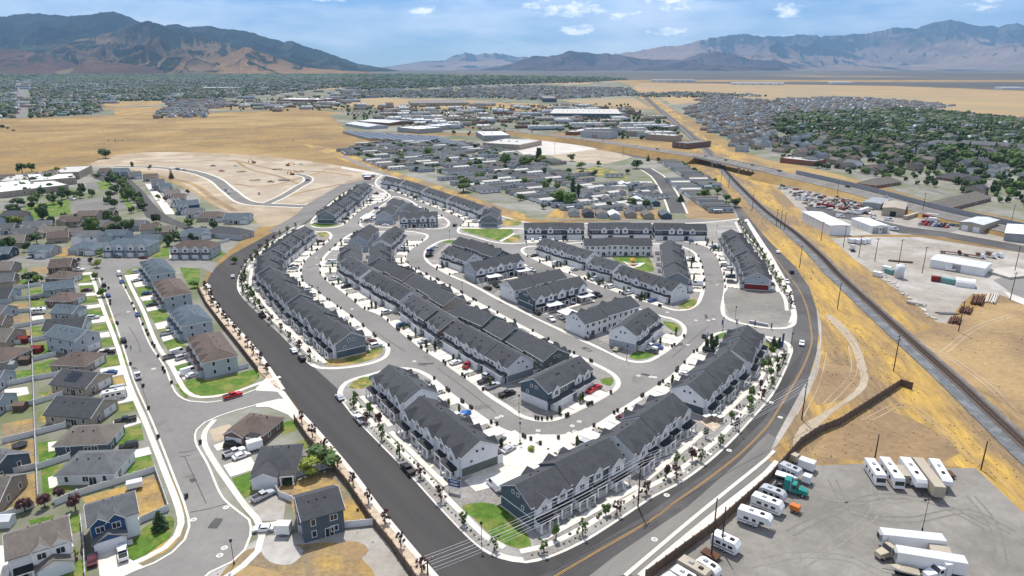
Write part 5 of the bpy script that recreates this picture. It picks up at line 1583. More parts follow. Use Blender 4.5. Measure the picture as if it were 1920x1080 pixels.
# --- cars
def car_meshes(kind):
 if kind=='sedan':
  Lh,Wd=2.35,.92
  prof=[(-2.35,.35),(-2.35,.78),(-2.2,.92),(-1.75,.98),(-1.1,1.38),(.25,1.42),(1.0,.98),(2.1,.82),(2.35,.62),(2.35,.35)]
  gl=[(-1.68,1.0,-1.12,1.33),(.32,1.36,.98,1.0)]
  top=(-1.1,.25,1.42)
 elif kind=='suv':
  Lh,Wd=2.4,.97
  prof=[(-2.4,.4),(-2.4,1.0),(-2.2,1.68),(-1.8,1.76),(.35,1.74),(1.05,1.12),(2.2,1.0),(2.4,.8),(2.4,.4)]
  top=(-1.9,.35,1.74)
 elif kind=='pickup':
  Lh,Wd=2.9,.99
  prof=[(-2.9,.55),(-2.9,1.12),(-.85,1.14),(-.75,1.82),(.55,1.84),(1.15,1.22),(2.7,1.1),(2.9,.9),(2.9,.5)]
  top=(-.75,.55,1.84)
 else:   # van
  Lh,Wd=2.9,1.0
  prof=[(-2.9,.4),(-2.9,2.2),(-2.7,2.35),(1.3,2.35),(2.2,1.35),(2.85,1.1),(2.9,.4)]
  top=(-2.7,1.3,2.35)
 b=MB()
 n=len(prof)
    # body: profile, narrowed above the belt line
 def wd(z):
  return Wd if z<1.02 else Wd - (z - 1.02)*.22
 k=len(b.v)
 for sgn in (-1,1):
  for x,z in prof:
   b.v.append((x,sgn*wd(z),z))
 b.f.append(tuple(range(k,k+n)))
 b.f.append(tuple(range(k+2*n - 1,k+n - 1,-1)))
 b.m+=[0,0]
 for i in range(n):
  j=(i+1) % n
  b.f.append((k+j,k+i,k+n+i,k+n+j))
  b.m.append(0)
 if kind=='pickup':
  b.box(-2.75,-.95,-.82,.82,1.13,1.16,1)
  for y in (-.9,.9):
   b.box(-2.85,-.9,y - .07,y+.07,1.13,1.32,0)
  b.box(-2.9,-2.78,-.95,.95,1.13,1.32,0)
 b.box(Lh - .02,Lh+.06,-.8,.8,.42,.62,1)
 b.box(-Lh - .06,-Lh+.02,-.8,.8,.42,.62,1)
 g=MB()
 x0,x1,zt=top
 zs=prof
 def side(xa,xb,za,zb):
  for s in (-1,1):
   ya,yb=s*(wd(za)+.012),s*(wd(zb)+.012)
   q=[(xa - .1,ya,za),(xb+(.28 if kind!='van' else .4),ya,za),(xb,yb,zb),(xa+.08,yb,zb)]
   g.face(q if s<0 else q[::-1])
 belt={'sedan': 1.02,'suv': 1.16,'pickup': 1.28,'van': 1.45}[kind]
 side(x0 if kind!='van' else .2,x1,belt,zt - .08)
    # windscreen and rear window follow the profile
 def scr(xa,za,xb,zb):
  s=.06
  nx_,nz_=(zb - za),-(xb - xa)
  l=hypot(nx_,nz_)
  sg=1 if (xa>0) else -1
  dx,dz=abs(nx_)/l*.015*sg,abs(nz_)/l*.015
  q=[(xa+dx,-wd(za)+.1,za+dz),(xa+dx,wd(za) - .1,za+dz),(xb+dx,wd(zb) - .1,zb+dz),(xb+dx,-wd(zb)+.1,zb+dz)]
  g.face(q if sg>0 else q[::-1])
 i1=max(i for i,q in enumerate(prof) if abs(q[1] - zt)<.03)
 scr(prof[i1+1][0] - .08,prof[i1+1][1]+.06,prof[i1][0]+.08,prof[i1][1] - .07)
 i0=min(i for i,q in enumerate(prof) if abs(q[1] - zt)<.09 or (kind=='van' and q[1]>2.3))
 if kind!='van':
  za=prof[i0 - 1]
  scr(za[0]+(.06 if kind=='sedan' else -.0),max(za[1]+.03,belt),prof[i0][0] - .03,prof[i0][1] - .07)
 return b,g,Lh
WHEEL=MB()
WHEEL.tube((0,-.11,0),(0,.11,0),.34,.34,10,0)
WHEEL.tube((0,-.115,0),(0,.115,0),.19,.19,8,1)
WHEEL=WHEEL.mesh('wheel',['rubber','paint_silver'])
CARM={}
for kd in ('sedan','suv','pickup','van'):
 b,g,Lh=car_meshes(kd)
 gm=g.mesh('window','car_glass')
 for c in ('white','silver','grey','black','red','blue','maroon','tan','teal'):
  CARM[kd,c]=(b.mesh('body',['paint_'+c,'black']),gm,Lh)
CNAME={'sedan': 'car','suv': 'suv','pickup': 'pickup_truck','van': 'van'}
CARS=[]
def car(x,y,rz,kind,colr,label,group='cars parked in the neighbourhood',z=.07,parts=True):
 bm,gm,Lh=CARM[kind,colr]
 for cx,cy in CARS:
  if hypot(cx - x,cy - y)<1.9:
   return None
 CARS.append((x,y))
 r=root({'sedan': 'car','suv': 'car','pickup': 'pickup_truck','van': 'van'}[kind],(x,y,z),rz,label,{'sedan': 'car','suv': 'car','pickup': 'pickup truck','van': 'van'}[kind],group)
 link('body',bm,r)
 link('window',gm,r)
 if parts:
  for sx in (-1,1):
   for sy in (-1,1):
    link('wheel',WHEEL,r,(sx*Lh*.62,sy*.84,.34))
 return r
# named cars
def carp(px,py,tx,ty,kind,colr,label,group=None,z=.07):
 x,y=G(px,py)
 x2,y2=G(tx,ty)
 return car(x,y,atan2(y2 - y,x2 - x),kind,colr,label,group or 'single parked vehicles',z)
for a in [(437,745,470,735,'pickup','red','bright red pickup at the kerb beside the large corner lawn'),(259,708,255,695,'pickup','white','white pickup parked in the long street near the corner'),(232,641,229,632,'suv','black','black car parked at the kerb halfway down the long street'),(259,592,262,600,'sedan','blue','blue car at the right kerb of the long street'),
   (203,556,200,548,'sedan','blue','blue car under the round street tree'),(195,537,192,530,'suv','black','dark car near the top of the long street'),(229,530,232,536,'sedan','blue','dark blue car at the right kerb near the top of the street'),(224,516,222,511,'van','white','small white van at the top bend of the long street'),
   (201,664,190,665,'pickup','black','long black pickup in the drive opposite the brown fourplex'),(206,702,196,703,'sedan','blue','dark blue car in the drive below the solar roof'),(217,736,207,738,'van','silver','silver van in the wide drive of the fenced row'),(223,745,212,747,'suv','grey','dark grey car beside the silver van'),
   (236,792,226,794,'pickup','black','dark pickup in the drive with the taupe roofed house'),(242,840,232,842,'suv','black','black car in the drive above the grey roofed house'),(231,1042,229,1028,'pickup','white','white pickup in the drive of the blue gabled house'),(174,1054,174,1040,'sedan','maroon','maroon car beside the drive of the blue gabled house'),
   (494,934,506,928,'pickup','silver','silver pickup on the gravel yard beside the curved fence'),(494,995,482,996,'sedan','white','white car on the pavement apron by the enclosed trailer'),(437,838,447,837,'suv','black','black car beside the brown roofed house'),(441,852,452,848,'pickup','white','white pickup beside the dark hip roofed house'),
   (453,858,464,854,'sedan','white','white saloon next to the white pickup by the dark hip roof'),(276,552,286,551,'sedan','blue','blue car in the drive of the upper brown fourplex'),(285,574,296,572,'sedan','black','black car in the drive before the blue grey fourplex'),(316,627,325,625,'pickup','silver','silver pickup before the lower blue grey fourplex'),
   (322,671,333,668,'pickup','grey','grey pickup before the brown fourplex'),(335,664,345,661,'van','white','white van before the brown fourplex'),(342,673,352,670,'suv','silver','silver car before the brown fourplex'),(356,700,366,697,'van','white','white van in the lowest drive of the brown fourplex'),(362,706,372,703,'sedan','white','white car in the lowest drive of the brown fourplex'),
   (258,512,268,511,'suv','silver','silver car at the topmost fourplex'),(257,527,268,525,'sedan','white','white car at the topmost fourplex'),(175,598,185,597,'suv','silver','silver car in the drive of the tall bluish house'),(163,546,173,545,'sedan','maroon','maroon car in the drive beside the brown roof'),(148,508,157,508,'pickup','white','white pickup in the topmost drive of the fenced row'),
   (218,483,226,483,'sedan','grey','grey car in the cross street before the duplex'),(269,485,277,485,'sedan','maroon','maroon car in the cross street'),(369,485,376,482,'sedan','silver','silver car before the brown roofed duplex'),(56,483,56,490,'van','white','white van left of the blue gabled house'),(78,483,78,490,'van','silver','silver van right of the blue gabled house'),
   (492,594,486,588,'pickup','black','black pickup at the arterial kerb below the bend'),(551,660,546,654,'sedan','white','white car at the arterial kerb near the west corner'),(566,675,560,668,'suv','black','black car at the arterial kerb, nearest the west corner'),(637,748,631,741,'sedan','silver','silver car at the kerb just south of the west entry'),(674,790,667,782,'pickup','white','white and grey pickup at the arterial kerb'),
   (765,884,758,876,'pickup','black','black pickup at the kerb, nearest along the left arterial'),(437,520,438,512,'sedan','silver','silver car at the outer kerb of the arterial bend'),(391,540,388,533,'sedan','white','white car at the left kerb of the arterial bend'),(1503,646,1502,655,'sedan','white','white car driving on the right arterial'),(1484,512,1480,505,'suv','black','black car driving on the right arterial'),
   (1458,474,1455,468,'sedan','white','white car driving north on the right arterial'),(1398,417,1395,411,'sedan','white','white car farthest along the right arterial'),(1475,531,1478,537,'pickup','white','white pickup at the inner kerb of the right arterial'),(1322,631,1325,626,'suv','grey','dark car stopped near the main crossing'),(853,424,858,420,'suv','black','black car turning at the green park'),
   (877,688,885,680,'pickup','red','red pickup in a drive of the long central row'),(1108,735,1098,742,'sedan','red','nearer bright red car before the southern garage row'),(1117,730,1106,735,'sedan','red','farther bright red car before the southern garage row'),(924,727,935,723,'pickup','silver','silver pickup on the asphalt bays of the central block'),(951,742,963,738,'pickup','black','black pickup on the asphalt bays of the central block'),
   (915,706,925,700,'suv','silver','silver car in the last drive of the central row'),(953,846,964,840,'sedan','silver','silver car on the drive behind the gravel tongue'),(936,828,945,822,'sedan','grey','dark car on the drive by the white gable'),(928,915,918,905,'van','white','white van beside the nearest dark blue row'),(1220,653,1232,657,'pickup','white','long white pickup before the four-unit row'),
   (1105,634,1114,629,'sedan','grey','dark green saloon in the striped parking bays'),(1158,657,1168,651,'sedan','tan','tan saloon in the striped parking bays'),(1007,589,1003,586,'suv','black','black car at the mouth of the second car park'),(914,543,909,541,'suv','black','black car at the mouth of the first car park'),(1033,601,1038,605,'pickup','white','white pickup in the second car park'),
   (1051,597,1056,600,'sedan','white','white car in the second car park'),(1071,568,1075,571,'sedan','white','white car between the carports of the second car park'),(1035,577,1045,573,'suv','blue','car under the near carport of the second car park'),(1055,574,1058,577,'sedan','grey','grey car beside the near carport'),(1112,558,1118,561,'suv','black','black car at the far end of the second car park'),
   (1120,555,1126,558,'pickup','black','black pickup at the far end of the second car park'),(943,519,948,522,'sedan','white','white car in the first car park'),(957,516,961,519,'suv','black','black car in the first car park'),(968,514,974,517,'suv','silver','silver car under the far carport of the first car park'),(998,509,1004,511,'suv','silver','silver car at the far end of the first car park'),
   (930,538,934,541,'pickup','black','dark pickup in the first car park'),(805,482,812,480,'suv','black','dark car in the curved parking bay, nearest'),(805,477,812,475,'sedan','maroon','maroon car in the curved parking bay'),(807,472,814,470,'suv','blue','blue car in the curved parking bay'),(814,465,820,464,'sedan','white','white car in the curved parking bay, farthest'),
   (771,426,771,422,'sedan','white','white car first in the line before the dark porches'),(777,426,777,422,'sedan','black','black car second in the line before the dark porches'),(785,426,785,422,'sedan','silver','silver car third in the line before the dark porches'),(791,426,791,422,'suv','white','white car fourth in the line before the dark porches'),(815,425,815,421,'suv','black','black car last in the line before the dark porches'),
   (723,424,729,424,'sedan','white','white car between the north block and the central block'),(706,392,711,390,'suv','blue','blue car beside the small carport of the north block'),(424,358,429,362,'pickup','grey','first parked truck on the new road'),(320,318,330,319,'pickup','white','white truck at the top of the new road'),(334,319,344,320,'van','grey','grey van on the new road'),(346,320,353,321,'pickup','silver','silver pickup on the new road'),(429,362,434,366,'van','silver','silver van on the new road'),
   (577,339,581,338,'suv','grey','dark car at the end of the construction spur'),(486,364,486,360,'pickup','white','white pickup on the construction dirt'),(136,375,145,376,'van','white','white van on the school parking lot'),(208,366,216,366,'van','black','dark van at the edge of the school parking lot'),(1491,428,1500,432,'van','white','x')]:
 if a[-1]!='x':
  carp(*a)
# --- drives, bins, planting along the rows
BIN=MB()
BIN.hexa([(-.26,-.3,.08),(.26,-.3,.08),(.26,.3,.08),(-.26,.3,.08)],[(-.33,-.38,1.0),(.33,-.38,1.0),(.33,.38,1.0),(-.33,.38,1.0)],0)
BIN.hexa([(-.36,-.40,1.0),(.36,-.40,1.0),(.36,.42,1.0),(-.36,.42,1.0)],[(-.34,-.36,1.1),(.34,-.36,1.1),(.34,.34,1.06),(-.34,.34,1.06)],0)
BIN.tube((-.3,.3,.12),(.3,.3,.12),.12,.12,6,0)
BIN.box(-.3,.3,.42,.48,.92,.97,0)
BIN=BIN.mesh('trash_bin','black')
def ray_out(poly,p,d):
 best=None
 n=len(poly)
 for i in range(n):
  ax,ay=poly[i]
  bx,by=poly[(i+1) % n]
  ex,ey=bx - ax,by - ay
  den=d[0]*ey - d[1]*ex
  if abs(den)<1e-9:
   continue
  t=((ax - p[0])*ey - (ay - p[1])*ex)/den
  s=((ax - p[0])*d[1] - (ay - p[1])*d[0])/den
  if t>.3 and 0<=s<=1 and (best is None or t<best):
   best=t
 return best
rq=random.Random(5)
NB=0
block_words={'I1': 'the west rows','I2': 'the north end row','I3': 'the triangular north block','I4': 'the long central block','I5': 'the car park block','I6': 'the playground block','I7': 'the outer north and east rows','I9': 'the southern rows'}
cars_d=[('sedan','white'),('suv','white'),('sedan','silver'),('suv','grey'),('sedan','black'),('suv','black'),('pickup','white'),('sedan','grey'),('suv','silver'),('suv','white'),('pickup','black'),('sedan','blue'),('sedan','maroon'),('van','white')]
padm=MB()
for (key,(wx,wy),(dx,dy),u,lb,i) in UNITS:
 P=ISL.get(key)
 t=ray_out(P,(wx,wy),(dx,dy)) if P else None
 if t is None or t>26 or t<3:
  continue
 t=min(t,13.5)
 sx,sy = -dy,dx                        # sideways
 mir=1 if i % 2 else -1
 off=-.62*mir*-1
 hw=(u - 1.7)/2
    # white concrete drive
 c=[(wx+sx*(a*hw)+dx*b_,wy+sy*(a*hw)+dy*b_) for a,b_ in ((-1,0),(1,0),(1,t - .3),(-1,t - .3))]
 sheet('driveway',c,.210,'concrete')
    # planting in the strip between drives: shrubs and small columnar trees
 if rq.random()<.92:
  for k in range(rq.randint(3,6)):
   tt=rq.uniform(.15,.75)*t
   ss=(hw+.55)*(1 if i % 2==0 else -1)
   X_,Y_=wx+sx*ss+dx*tt,wy+sy*ss+dy*tt
   shrub(X_,Y_,rq.uniform(.28,.5),rq.choice(['shrub_leaf','shrub_leaf','leaf_mid','leaf_plum']),'small shrub in the planting strip between two drives of %s' % block_words[key],'planting strip shrubs of '+block_words[key])
  if rq.random()<.4:
   tt=rq.uniform(.3,.6)*t
   ss=(hw+.55)*(1 if i % 2==0 else -1)
   tree(wx+sx*ss+dx*tt,wy+sy*ss+dy*tt,rq.uniform(2.6,3.8),rq.uniform(.8,1.1),'column',rq.choice(['leaf','leaf_dark']),'young columnar tree between two drives of %s' % block_words[key],'young columnar trees of '+block_words[key],z=.16,name='young_tree')
    # bins at the kerb
 for k in range(1 if rq.random()<.72 else 2):
  if rq.random()<.92:
   ss=(hw+.6)*(1 if i % 2==0 else -1)+k*.95
   o=link('trash_bin',BIN,None,(wx+sx*ss+dx*(t - .45),wy+sy*ss+dy*(t - .45),.15),atan2(dy,dx) - pi/2+rq.uniform(-.2,.2))
   tag(o,'black wheeled trash bin at the kerb before %s' % block_words[key],'trash bin','trash bins at the kerb of '+block_words[key])
 if rq.random()<.40 and t>4.5:
  kd,cl=rq.choice(cars_d)
  a_=atan2(dy,dx)+(pi if rq.random()<.7 else 0)
  ss=rq.choice([-1.15,1.15]) if u>5.5 else 0
  tt=min(t*.45,3.6)
  car(wx+sx*ss+dx*tt,wy+sy*ss+dy*tt,a_,kd,cl,'%s %s on a white drive before %s' % ({'grey': 'dark grey'}.get(cl,cl),{'sedan': 'saloon','suv': 'sport utility car','pickup': 'pickup','van': 'van'}[kd],block_words[key]),'cars on the drives of '+block_words[key],z=.18)
# walks, trees and beds on the porch sides
for (key,a,ang,L,hd,n,u,lb,back) in FRONTS:
 if back!='P':
  continue
 ca,sa=cos(ang),sin(ang)
 W2=lambda x,y: (a[0]+ca*x - sa*y,a[1]+sa*x+ca*y)
 P=ISL[key]
 nx_,ny_=sa,-ca
 sheet('walkway',[W2(-.5,-hd - 5.2),W2(L+.5,-hd - 5.2),W2(L+.5,-hd - 3.6),W2(-.5,-hd - 3.6)],.255,'concrete')
 for i in range(n):
  xm=(i+.5)*u
  sheet('walkway',[W2(xm - .55,-hd - 3.8),W2(xm+.55,-hd - 3.8),W2(xm+.55,-hd - 2.6),W2(xm - .55,-hd - 2.6)],.27,'concrete')
  p0=W2(xm,-hd - 5.3)
  t=ray_out(P,p0,(nx_,ny_))
  if t is None or t<2.5 or t>28:
   continue
  for k in range(rq.randint(2,4)):
   ss,tt=rq.uniform(-u/2,u/2),rq.uniform(.6,max(.8,t - 3.2))
   x_,y_=W2(xm+ss,-hd - 5.3 - tt)
   if inside(P,x_,y_):
    shrub(x_,y_,rq.uniform(.35,.62),rq.choice(['shrub_leaf','shrub_leaf','leaf_mid','leaf_plum']),'small shrub in the gravel beds before the porches of %s' % block_words[key],'gravel bed shrubs of '+block_words[key],hs=rq.uniform(.9,1.5))
  if t>5 and (i % 2==0 or rq.random()<.45):
   x_,y_=W2(xm+rq.uniform(-1.5,1.5),-hd - 5.3 - rq.uniform(.8,t*.5))
   tree(x_,y_,rq.uniform(3.0,4.4),rq.uniform(1.3,2.0),'round',rq.choice(['leaf','leaf','leaf_mid','leaf_plum']) if True else '','young staked tree in the gravel before the porches of %s' % block_words[key],'young trees before the porches of '+block_words[key],z=.16,name='young_tree')
        # steps down to the pavement every second unit
  if i % 2==1 and t>6:
   for k in range(int((t - 3)/.9)):
    q=W2(xm,-hd - 5.6 - k*.9)
    b=MB()
   sheet('garden_path',[W2(xm - .6,-hd - 5.1),W2(xm+.6,-hd - 5.1),W2(xm+.6,-hd - 5.3 - t+1.2),W2(xm - .6,-hd - 5.3 - t+1.2)],.268,'concrete')
def along(px,step,off=0.0,jit=0.0,start=0.0):
 P=GL(px)
 out=[]
 acc=start
 for a,c in zip(P,P[1:]):
  d=hypot(c[0] - a[0],c[1] - a[1])
  nx_,ny_=-(c[1] - a[1])/d,(c[0] - a[0])/d
  while acc<d:
   t=acc/d
   out.append((a[0]+(c[0] - a[0])*t+nx_*off+rq.uniform(-jit,jit),a[1]+(c[1] - a[1])*t+ny_*off+rq.uniform(-jit,jit)))
   acc+=step
  acc -=d
 return out
# the second pavement inside the arterials with the planted kerb strip between
PW=[[(446,548),(462,570),(493,601),(527,631),(560,666),(580,684)],[(642,756),(665,786),(710,833),(754,878),(832,964),(891,1023),(925,1044)],
  [(985,1056),(1027,1047),(1094,1017),(1175,966),(1228,931),(1269,910),(1309,883),(1363,837),(1408,789),(1450,739),(1474,692),(1485,664)],[(1492,585),(1487,562),(1470,536),(1440,488),(1403,442),(1389,417)],
  [(446,540),(445,524),(456,499),(480,471),(522,442),(562,422)]]
inward=[1,1,1,1,-1]
for q,sg,wd_ in zip(PW,inward,(1,1,1,1,1)):
 c=rings(GL(q),False,3)
 s=sg
 ribbon('kerb_bed',c,2.3,.225,'rock_mulch',off=s*1.75)
 ribbon('pavement',c,1.5,.24,'concrete',off=s*3.6)
 for (x,y) in along(q,1.7,s*1.7,.12,2.0):
  if rq.random()<.86:
   shrub(x,y,rq.uniform(.30,.46),rq.choice(['shrub_leaf','shrub_leaf','shrub_leaf','leaf_mid']),'small green shrub of the planted row between kerb and pavement','shrub row along the arterial kerb',z=.17,hs=1.3)
 for (x,y) in along(q,11.5,s*1.75,.2,5.0):
  tree(x,y,rq.uniform(3.4,4.6),rq.uniform(1.6,2.2),'open',rq.choice(['leaf','leaf','leaf_plum']),'young street tree in the shrub row between kerb and pavement','young street trees along the arterial kerb',z=.17,name='young_tree')
# plum trees on the sandy strips
for q,lab in (([(383,538),(392,556),(414,590),(470,657),(503,700)],'upper'),([(563,788),(616,854),(640,885),(700,956),(735,1000),(775,1050),(800,1085)],'lower')):
 for (x,y) in along(q,9.5 if lab=='upper' else 9.5,0.0,.35,2.5):
  tree(x,y,rq.uniform(3.4,4.4),rq.uniform(1.6,2.2),'open','leaf_plum','purple leaved plum tree on the %s sandy strip beside the left arterial' % lab,'plum trees on the %s sandy strip' % lab,z=.1)
  if rq.random()<.7:
   shrub(x+rq.uniform(-2,2),y - rq.uniform(1.5,3),rq.uniform(.35,.6),rq.choice(['leaf_plum','shrub_leaf']),'low shrub between the plum trees of the %s sandy strip' % lab,'shrubs of the %s sandy strip' % lab,z=.1)
# trees by the mobile home park side of the arterial
for px,py,s in ((1330,352,5),(1345,364,6),(1362,378,6),(1378,388,7),(1290,317,4),(1303,322,4.5),(1313,329,4.5),(1272,311,4)):
 x,y=G(px,py)
 tree(x,y,s,s*.95,'round','leaf_mid','round green tree in the line between the mobile homes and the arterial','tree line beside the arterial',z=.05)
# individual trees
ONE=[(75,428,13,9,'round','leaf','tallest green tree in the middle of the left neighbourhood',178,443),(0,0,0,0,0,0,0,0,0)]
for px,py,h,w,kd,lf,lb in [
 (178,448,14,10,'round','leaf','tallest bright green tree among the left neighbourhood houses'),(27,408,10,10,'round','leaf_dark','broad dark tree at the left end of the school lawn'),(33,424,7,7.5,'round','leaf_lime','lime yellow tree below the broad dark tree'),
 (60,322,9,7,'round','leaf','green tree behind the school beside a darker one'),(42,326,11,9,'round','leaf_dark','dark tree behind the school at the field edge'),(198,297,11,13,'round','leaf_dark','lone broad tree standing in the golden field'),(85,330,6,5,'round','leaf_plum','dark purple tree before the taupe roof behind the school'),
 (108,324,6,5,'round','leaf_lime','yellow green tree beside the taupe roof behind the school'),(248,312,5,3.5,'column','leaf','narrow tree at the corner of the new road'),(281,318,5,4,'round','leaf_lime','lime tree right of the narrow tree by the new road'),(322,335,8,4.5,'conifer','leaf_dark','pointed tree behind the houses of the dark street'),
 (352,364,5,5,'round','leaf_plum','purple tree behind the houses near the construction ground'),(310,378,5,5,'round','leaf_plum','purple tree between two houses of the dark street'),(297,375,4.5,4,'round','leaf','small green tree in a front yard of the dark street'),(355,427,6,6,'round','leaf','green tree at the end of the dark street'),
 (215,363,7,7,'round','leaf_dark','dark round tree right of the small school lawn'),(100,383,8,8,'round','leaf_mid','grey green tree before the long school building'),(35,388,7,9,'round','leaf_dark','spreading tree at the left end of the school front'),(150,372,6,6,'round','leaf_dark','tree at the right end of the school front'),
 (48,345,6,4,'column','leaf_lime','yellow green tree in the school courtyard'),(34,346,5,4,'round','leaf','round tree in the school courtyard'),(145,420,7,6,'conifer','leaf_dark','dark tree beside the two-gabled taupe house'),(82,405,5,6,'round','leaf_mid','round tree at the lower edge of the school lawn'),
 (70,458,7,7.5,'round','leaf_dark','dark tree before the brown roofed house with the pool'),(92,433,4,6,'round','leaf','bright hedge tree beside the house with three garages'),(218,435,6,7,'round','leaf_dark','dark tree beside the small brown house'),(242,430,7,8,'round','leaf_mid','spreading tree left of the tan house'),(300,443,6,4.5,'round','leaf','green tree before the tan house'),
 (188,480,4,4,'round','leaf_mid','round tree in the lawn left of the blue grey duplex'),(229,476,5,4.5,'round','leaf','tree between the garages of the blue grey duplex'),(270,475,4.5,4,'round','leaf','tree at the right end of the blue grey duplex'),(297,466,5,4,'round','leaf_lime','yellow green tree on the lawn between the two duplexes'),(149,494,4,4,'round','leaf_plum','purple tree at the head of the long street'),
 (171,494,4,4.5,'round','leaf_plum','second purple tree at the head of the long street'),(182,502,4.5,4.5,'round','leaf_lime','yellow green tree at the head of the long street'),(179,524,3.5,3,'round','leaf','small tree beside the pavement at the top of the long street'),(193,556,4.2,4.2,'round','leaf','round street tree hanging over a parked blue car'),
 (58,529,5,7,'round','leaf_dark','dark round tree in the upper back yards'),(72,530,4,5,'round','leaf','smaller green tree beside the dark one in the upper back yards'),(302,992,4.6,3.2,'conifer','leaf_dark','dark green fir like tree on the round corner lawn'),(607,878,6.5,7.5,'round','leaf_mid','olive tree behind the dark hip roofed house, upper of the pair'),(584,890,5.5,6,'round','leaf_lime','yellow olive tree behind the dark hip roofed house, lower of the pair'),
 (542,906,3,2.6,'conifer','leaf_dark','small pointed shrub tree at the bend of the white fence'),(85,952,4.5,4.6,'round','leaf_plum','purple tree by the fence crossing near the blue gabled house'),(113,935,4,4,'round','leaf_plum','second purple tree by the fence crossing'),(142,957,5.5,4.6,'round','leaf_plum','tall purple tree between the white and the blue gabled house'),(48,960,4.5,5,'round','leaf_plum','purple tree at the end of the long white fence'),
 (365,540,3.5,4,'round','leaf','small green tree on the lawn beside the arterial bend'),(130,1050,3,3.5,'round','leaf_lime','pale clipped shrub tree before the white gabled house'),(440,494,4,3.4,'round','leaf','tree at the arterial corner'),(1100,880,3,2,'round','leaf','x'),
]:
 if lb=='x':
  continue
 x,y=G(px,py)
 if lf=='leaf_plum':
  h,w=h*.8,w*.62
 tree(x,y,h,w*.92,kd,lf,lb,'single trees of the left neighbourhood',z=.03)
for px,py in ((1385,648),(1388,641),(1395,652),(1402,644)):
 pass
for px,py,h in ((1325,655,4.2),(1333,648,4.6),(1336,658,4.4),(1342,651,4.6)):
 x,y=G(px,py)
 tree(x,y,h,1.6,'column','leaf_dark','one of four dark columnar trees beside the northern drive of the southern rows','four dark columnar trees',z=.16)
x,y=G(997,845)
shrub(x,y,1.7,'leaf_lime','large yellow green bush on the gravel tongue beside the wide drive',None,z=.17,hs=.9)
for px,py,lf in ((1450,650,'leaf_dark'),(1460,652,'leaf_dark'),(1447,668,'leaf'),(1440,690,'leaf'),(1432,694,'leaf')):
 x,y=G(px,py)
 tree(x,y,4,2.2,'conifer' if lf=='leaf_dark' else 'round',lf,'evergreen beside the blue entry sign' if lf=='leaf_dark' else 'bushy tree in the gravel below the entry sign','trees near the entry sign',z=.16)
# the tree row on the left side of the dark curving street
for k,(x,y) in enumerate(along([(206,333),(222,342),(238,358),(256,378),(272,397)],8.5,0,.6,2)):
 tree(x,y,rq.uniform(5,7),rq.uniform(5,6.5),'round',rq.choice(['leaf','leaf_dark','leaf_mid']),'round tree of the row lining the left side of the dark curving street','tree row of the dark curving street',z=.05)
for k,(x,y) in enumerate(along([(110,376),(135,369),(158,362)],9,0,1.5,2)):
 tree(x,y,rq.uniform(5,7.5),rq.uniform(5,7),'round',rq.choice(['leaf','leaf_dark','leaf_mid']),'tree of the loose row before the long school wing','trees before the school',z=.05)
# --- far buildings, small prototypes
def small_house(L,w,ez,rise,roof,wall,name='house',wing=True,win=True):
 b=MB()
 h=w/2
 sl=rise/h
 b.prismx(0,L,[(-h,0),(h,0),(h,ez),(0,ez+rise),(-h,ez)],0)
 for s in (1,-1):
  q=[(-.3,s*(h+.4),ez - sl*.4+.08),(L+.3,s*(h+.4),ez - sl*.4+.08),(L+.3,0,ez+rise+.08),(-.3,0,ez+rise+.08)]
  b.slab(q if s<0 else q[::-1],.15,1)
 if wing:
  gw=min(6.0,L*.45)
  g=MB()
  xgable(b,b,L*.25,gw,-1,h,ez - .05,gw*.22,2.2,0,1,0,sl)
  y=-(h+2.2)
  b.box(L*.25 - gw*.38,L*.25+gw*.38,y - .06,y+.02,0,2.3,2)
 if win:
  for k in range(max(2,int(L/5))):
   x=L*(k+.6)/max(2,int(L/5))
   b.box(x - .6,x+.6,-h - .05,-h+.02,1.0,2.2,3)
   b.box(x - .6,x+.6,h - .02,h+.05,1.0,2.2,3)
   if ez>4.5:
    b.box(x - .6,x+.6,-h - .05,-h+.02,3.8,5.0,3)
 return b.mesh(name,[wall,roof,'trim_white','glass'])
FH=[]
for L,w,ez,rise in ((15,11,3.0,2.4),(13,10,5.8,2.6),(18,12,3.2,2.6),(14,11,5.6,2.4)):
 for rf,wl in ((GR,'siding_light'),(DK,'siding_tan'),(TA,'siding_tan'),(BR,'siding_tan'),(GR,'siding_white'),(BL,'siding_light')):
  FH.append(small_house(L,w,ez,rise,rf,wl))
  FH[-1]['d']='%s %s-storey house with a %s roof and %s walls' % ('long' if L>15 else 'small','one' if ez<4 else 'two',{GR: 'grey',DK: 'dark',TA: 'taupe',BR: 'brown',BL: 'blue grey'}[rf],wl[7:].replace('_',' '))
FTH=[small_house(40,12,6.0,3.0,GR,'siding_light',wing=False),small_house(32,12,6.0,3.0,DK,'siding_tan',wing=False)]
def far_tree(seed,leafm='far_leaf',n=14,col=False):
 b=MB()
 q=random.Random(seed)
 for i in range(5):
  a=q.uniform(0,6.28)
  c=(.42*cos(a),.42*sin(a),q.uniform(.35,.8)) if not col else (.05,0,.2+i*.18)
  lump(b,c,q.uniform(.3,.46) if not col else .2,seed*7+i,nu=6,nv=4)
 blob(b,(0,0,.6),.62 if not col else .3,46,seed,leaf=.12,flat=.7 if not col else 1.6)
 b.tube((0,0,0),(0,0,.4),.05,.04,4,1)
 return b.mesh('tree',[leafm,'trunk'])
FT=[far_tree(i) for i in range(4)]+[far_tree(9,'leaf_mid'),far_tree(12,'leaf'),far_tree(14,'leaf_dark'),far_tree(15,'leaf_dark')]
FTC=far_tree(21,'leaf_dark',col=True)
HOUSES,TREES=[],[]
def in_px(poly,x,y,z=0):
 yy=y*_c+(CAMH - z)*_s
 up=y*_s - (CAMH - z)*_c
 if yy<=0:
  return False
 return inside(poly,960+FPX*x/yy,540 - FPX*up/yy)
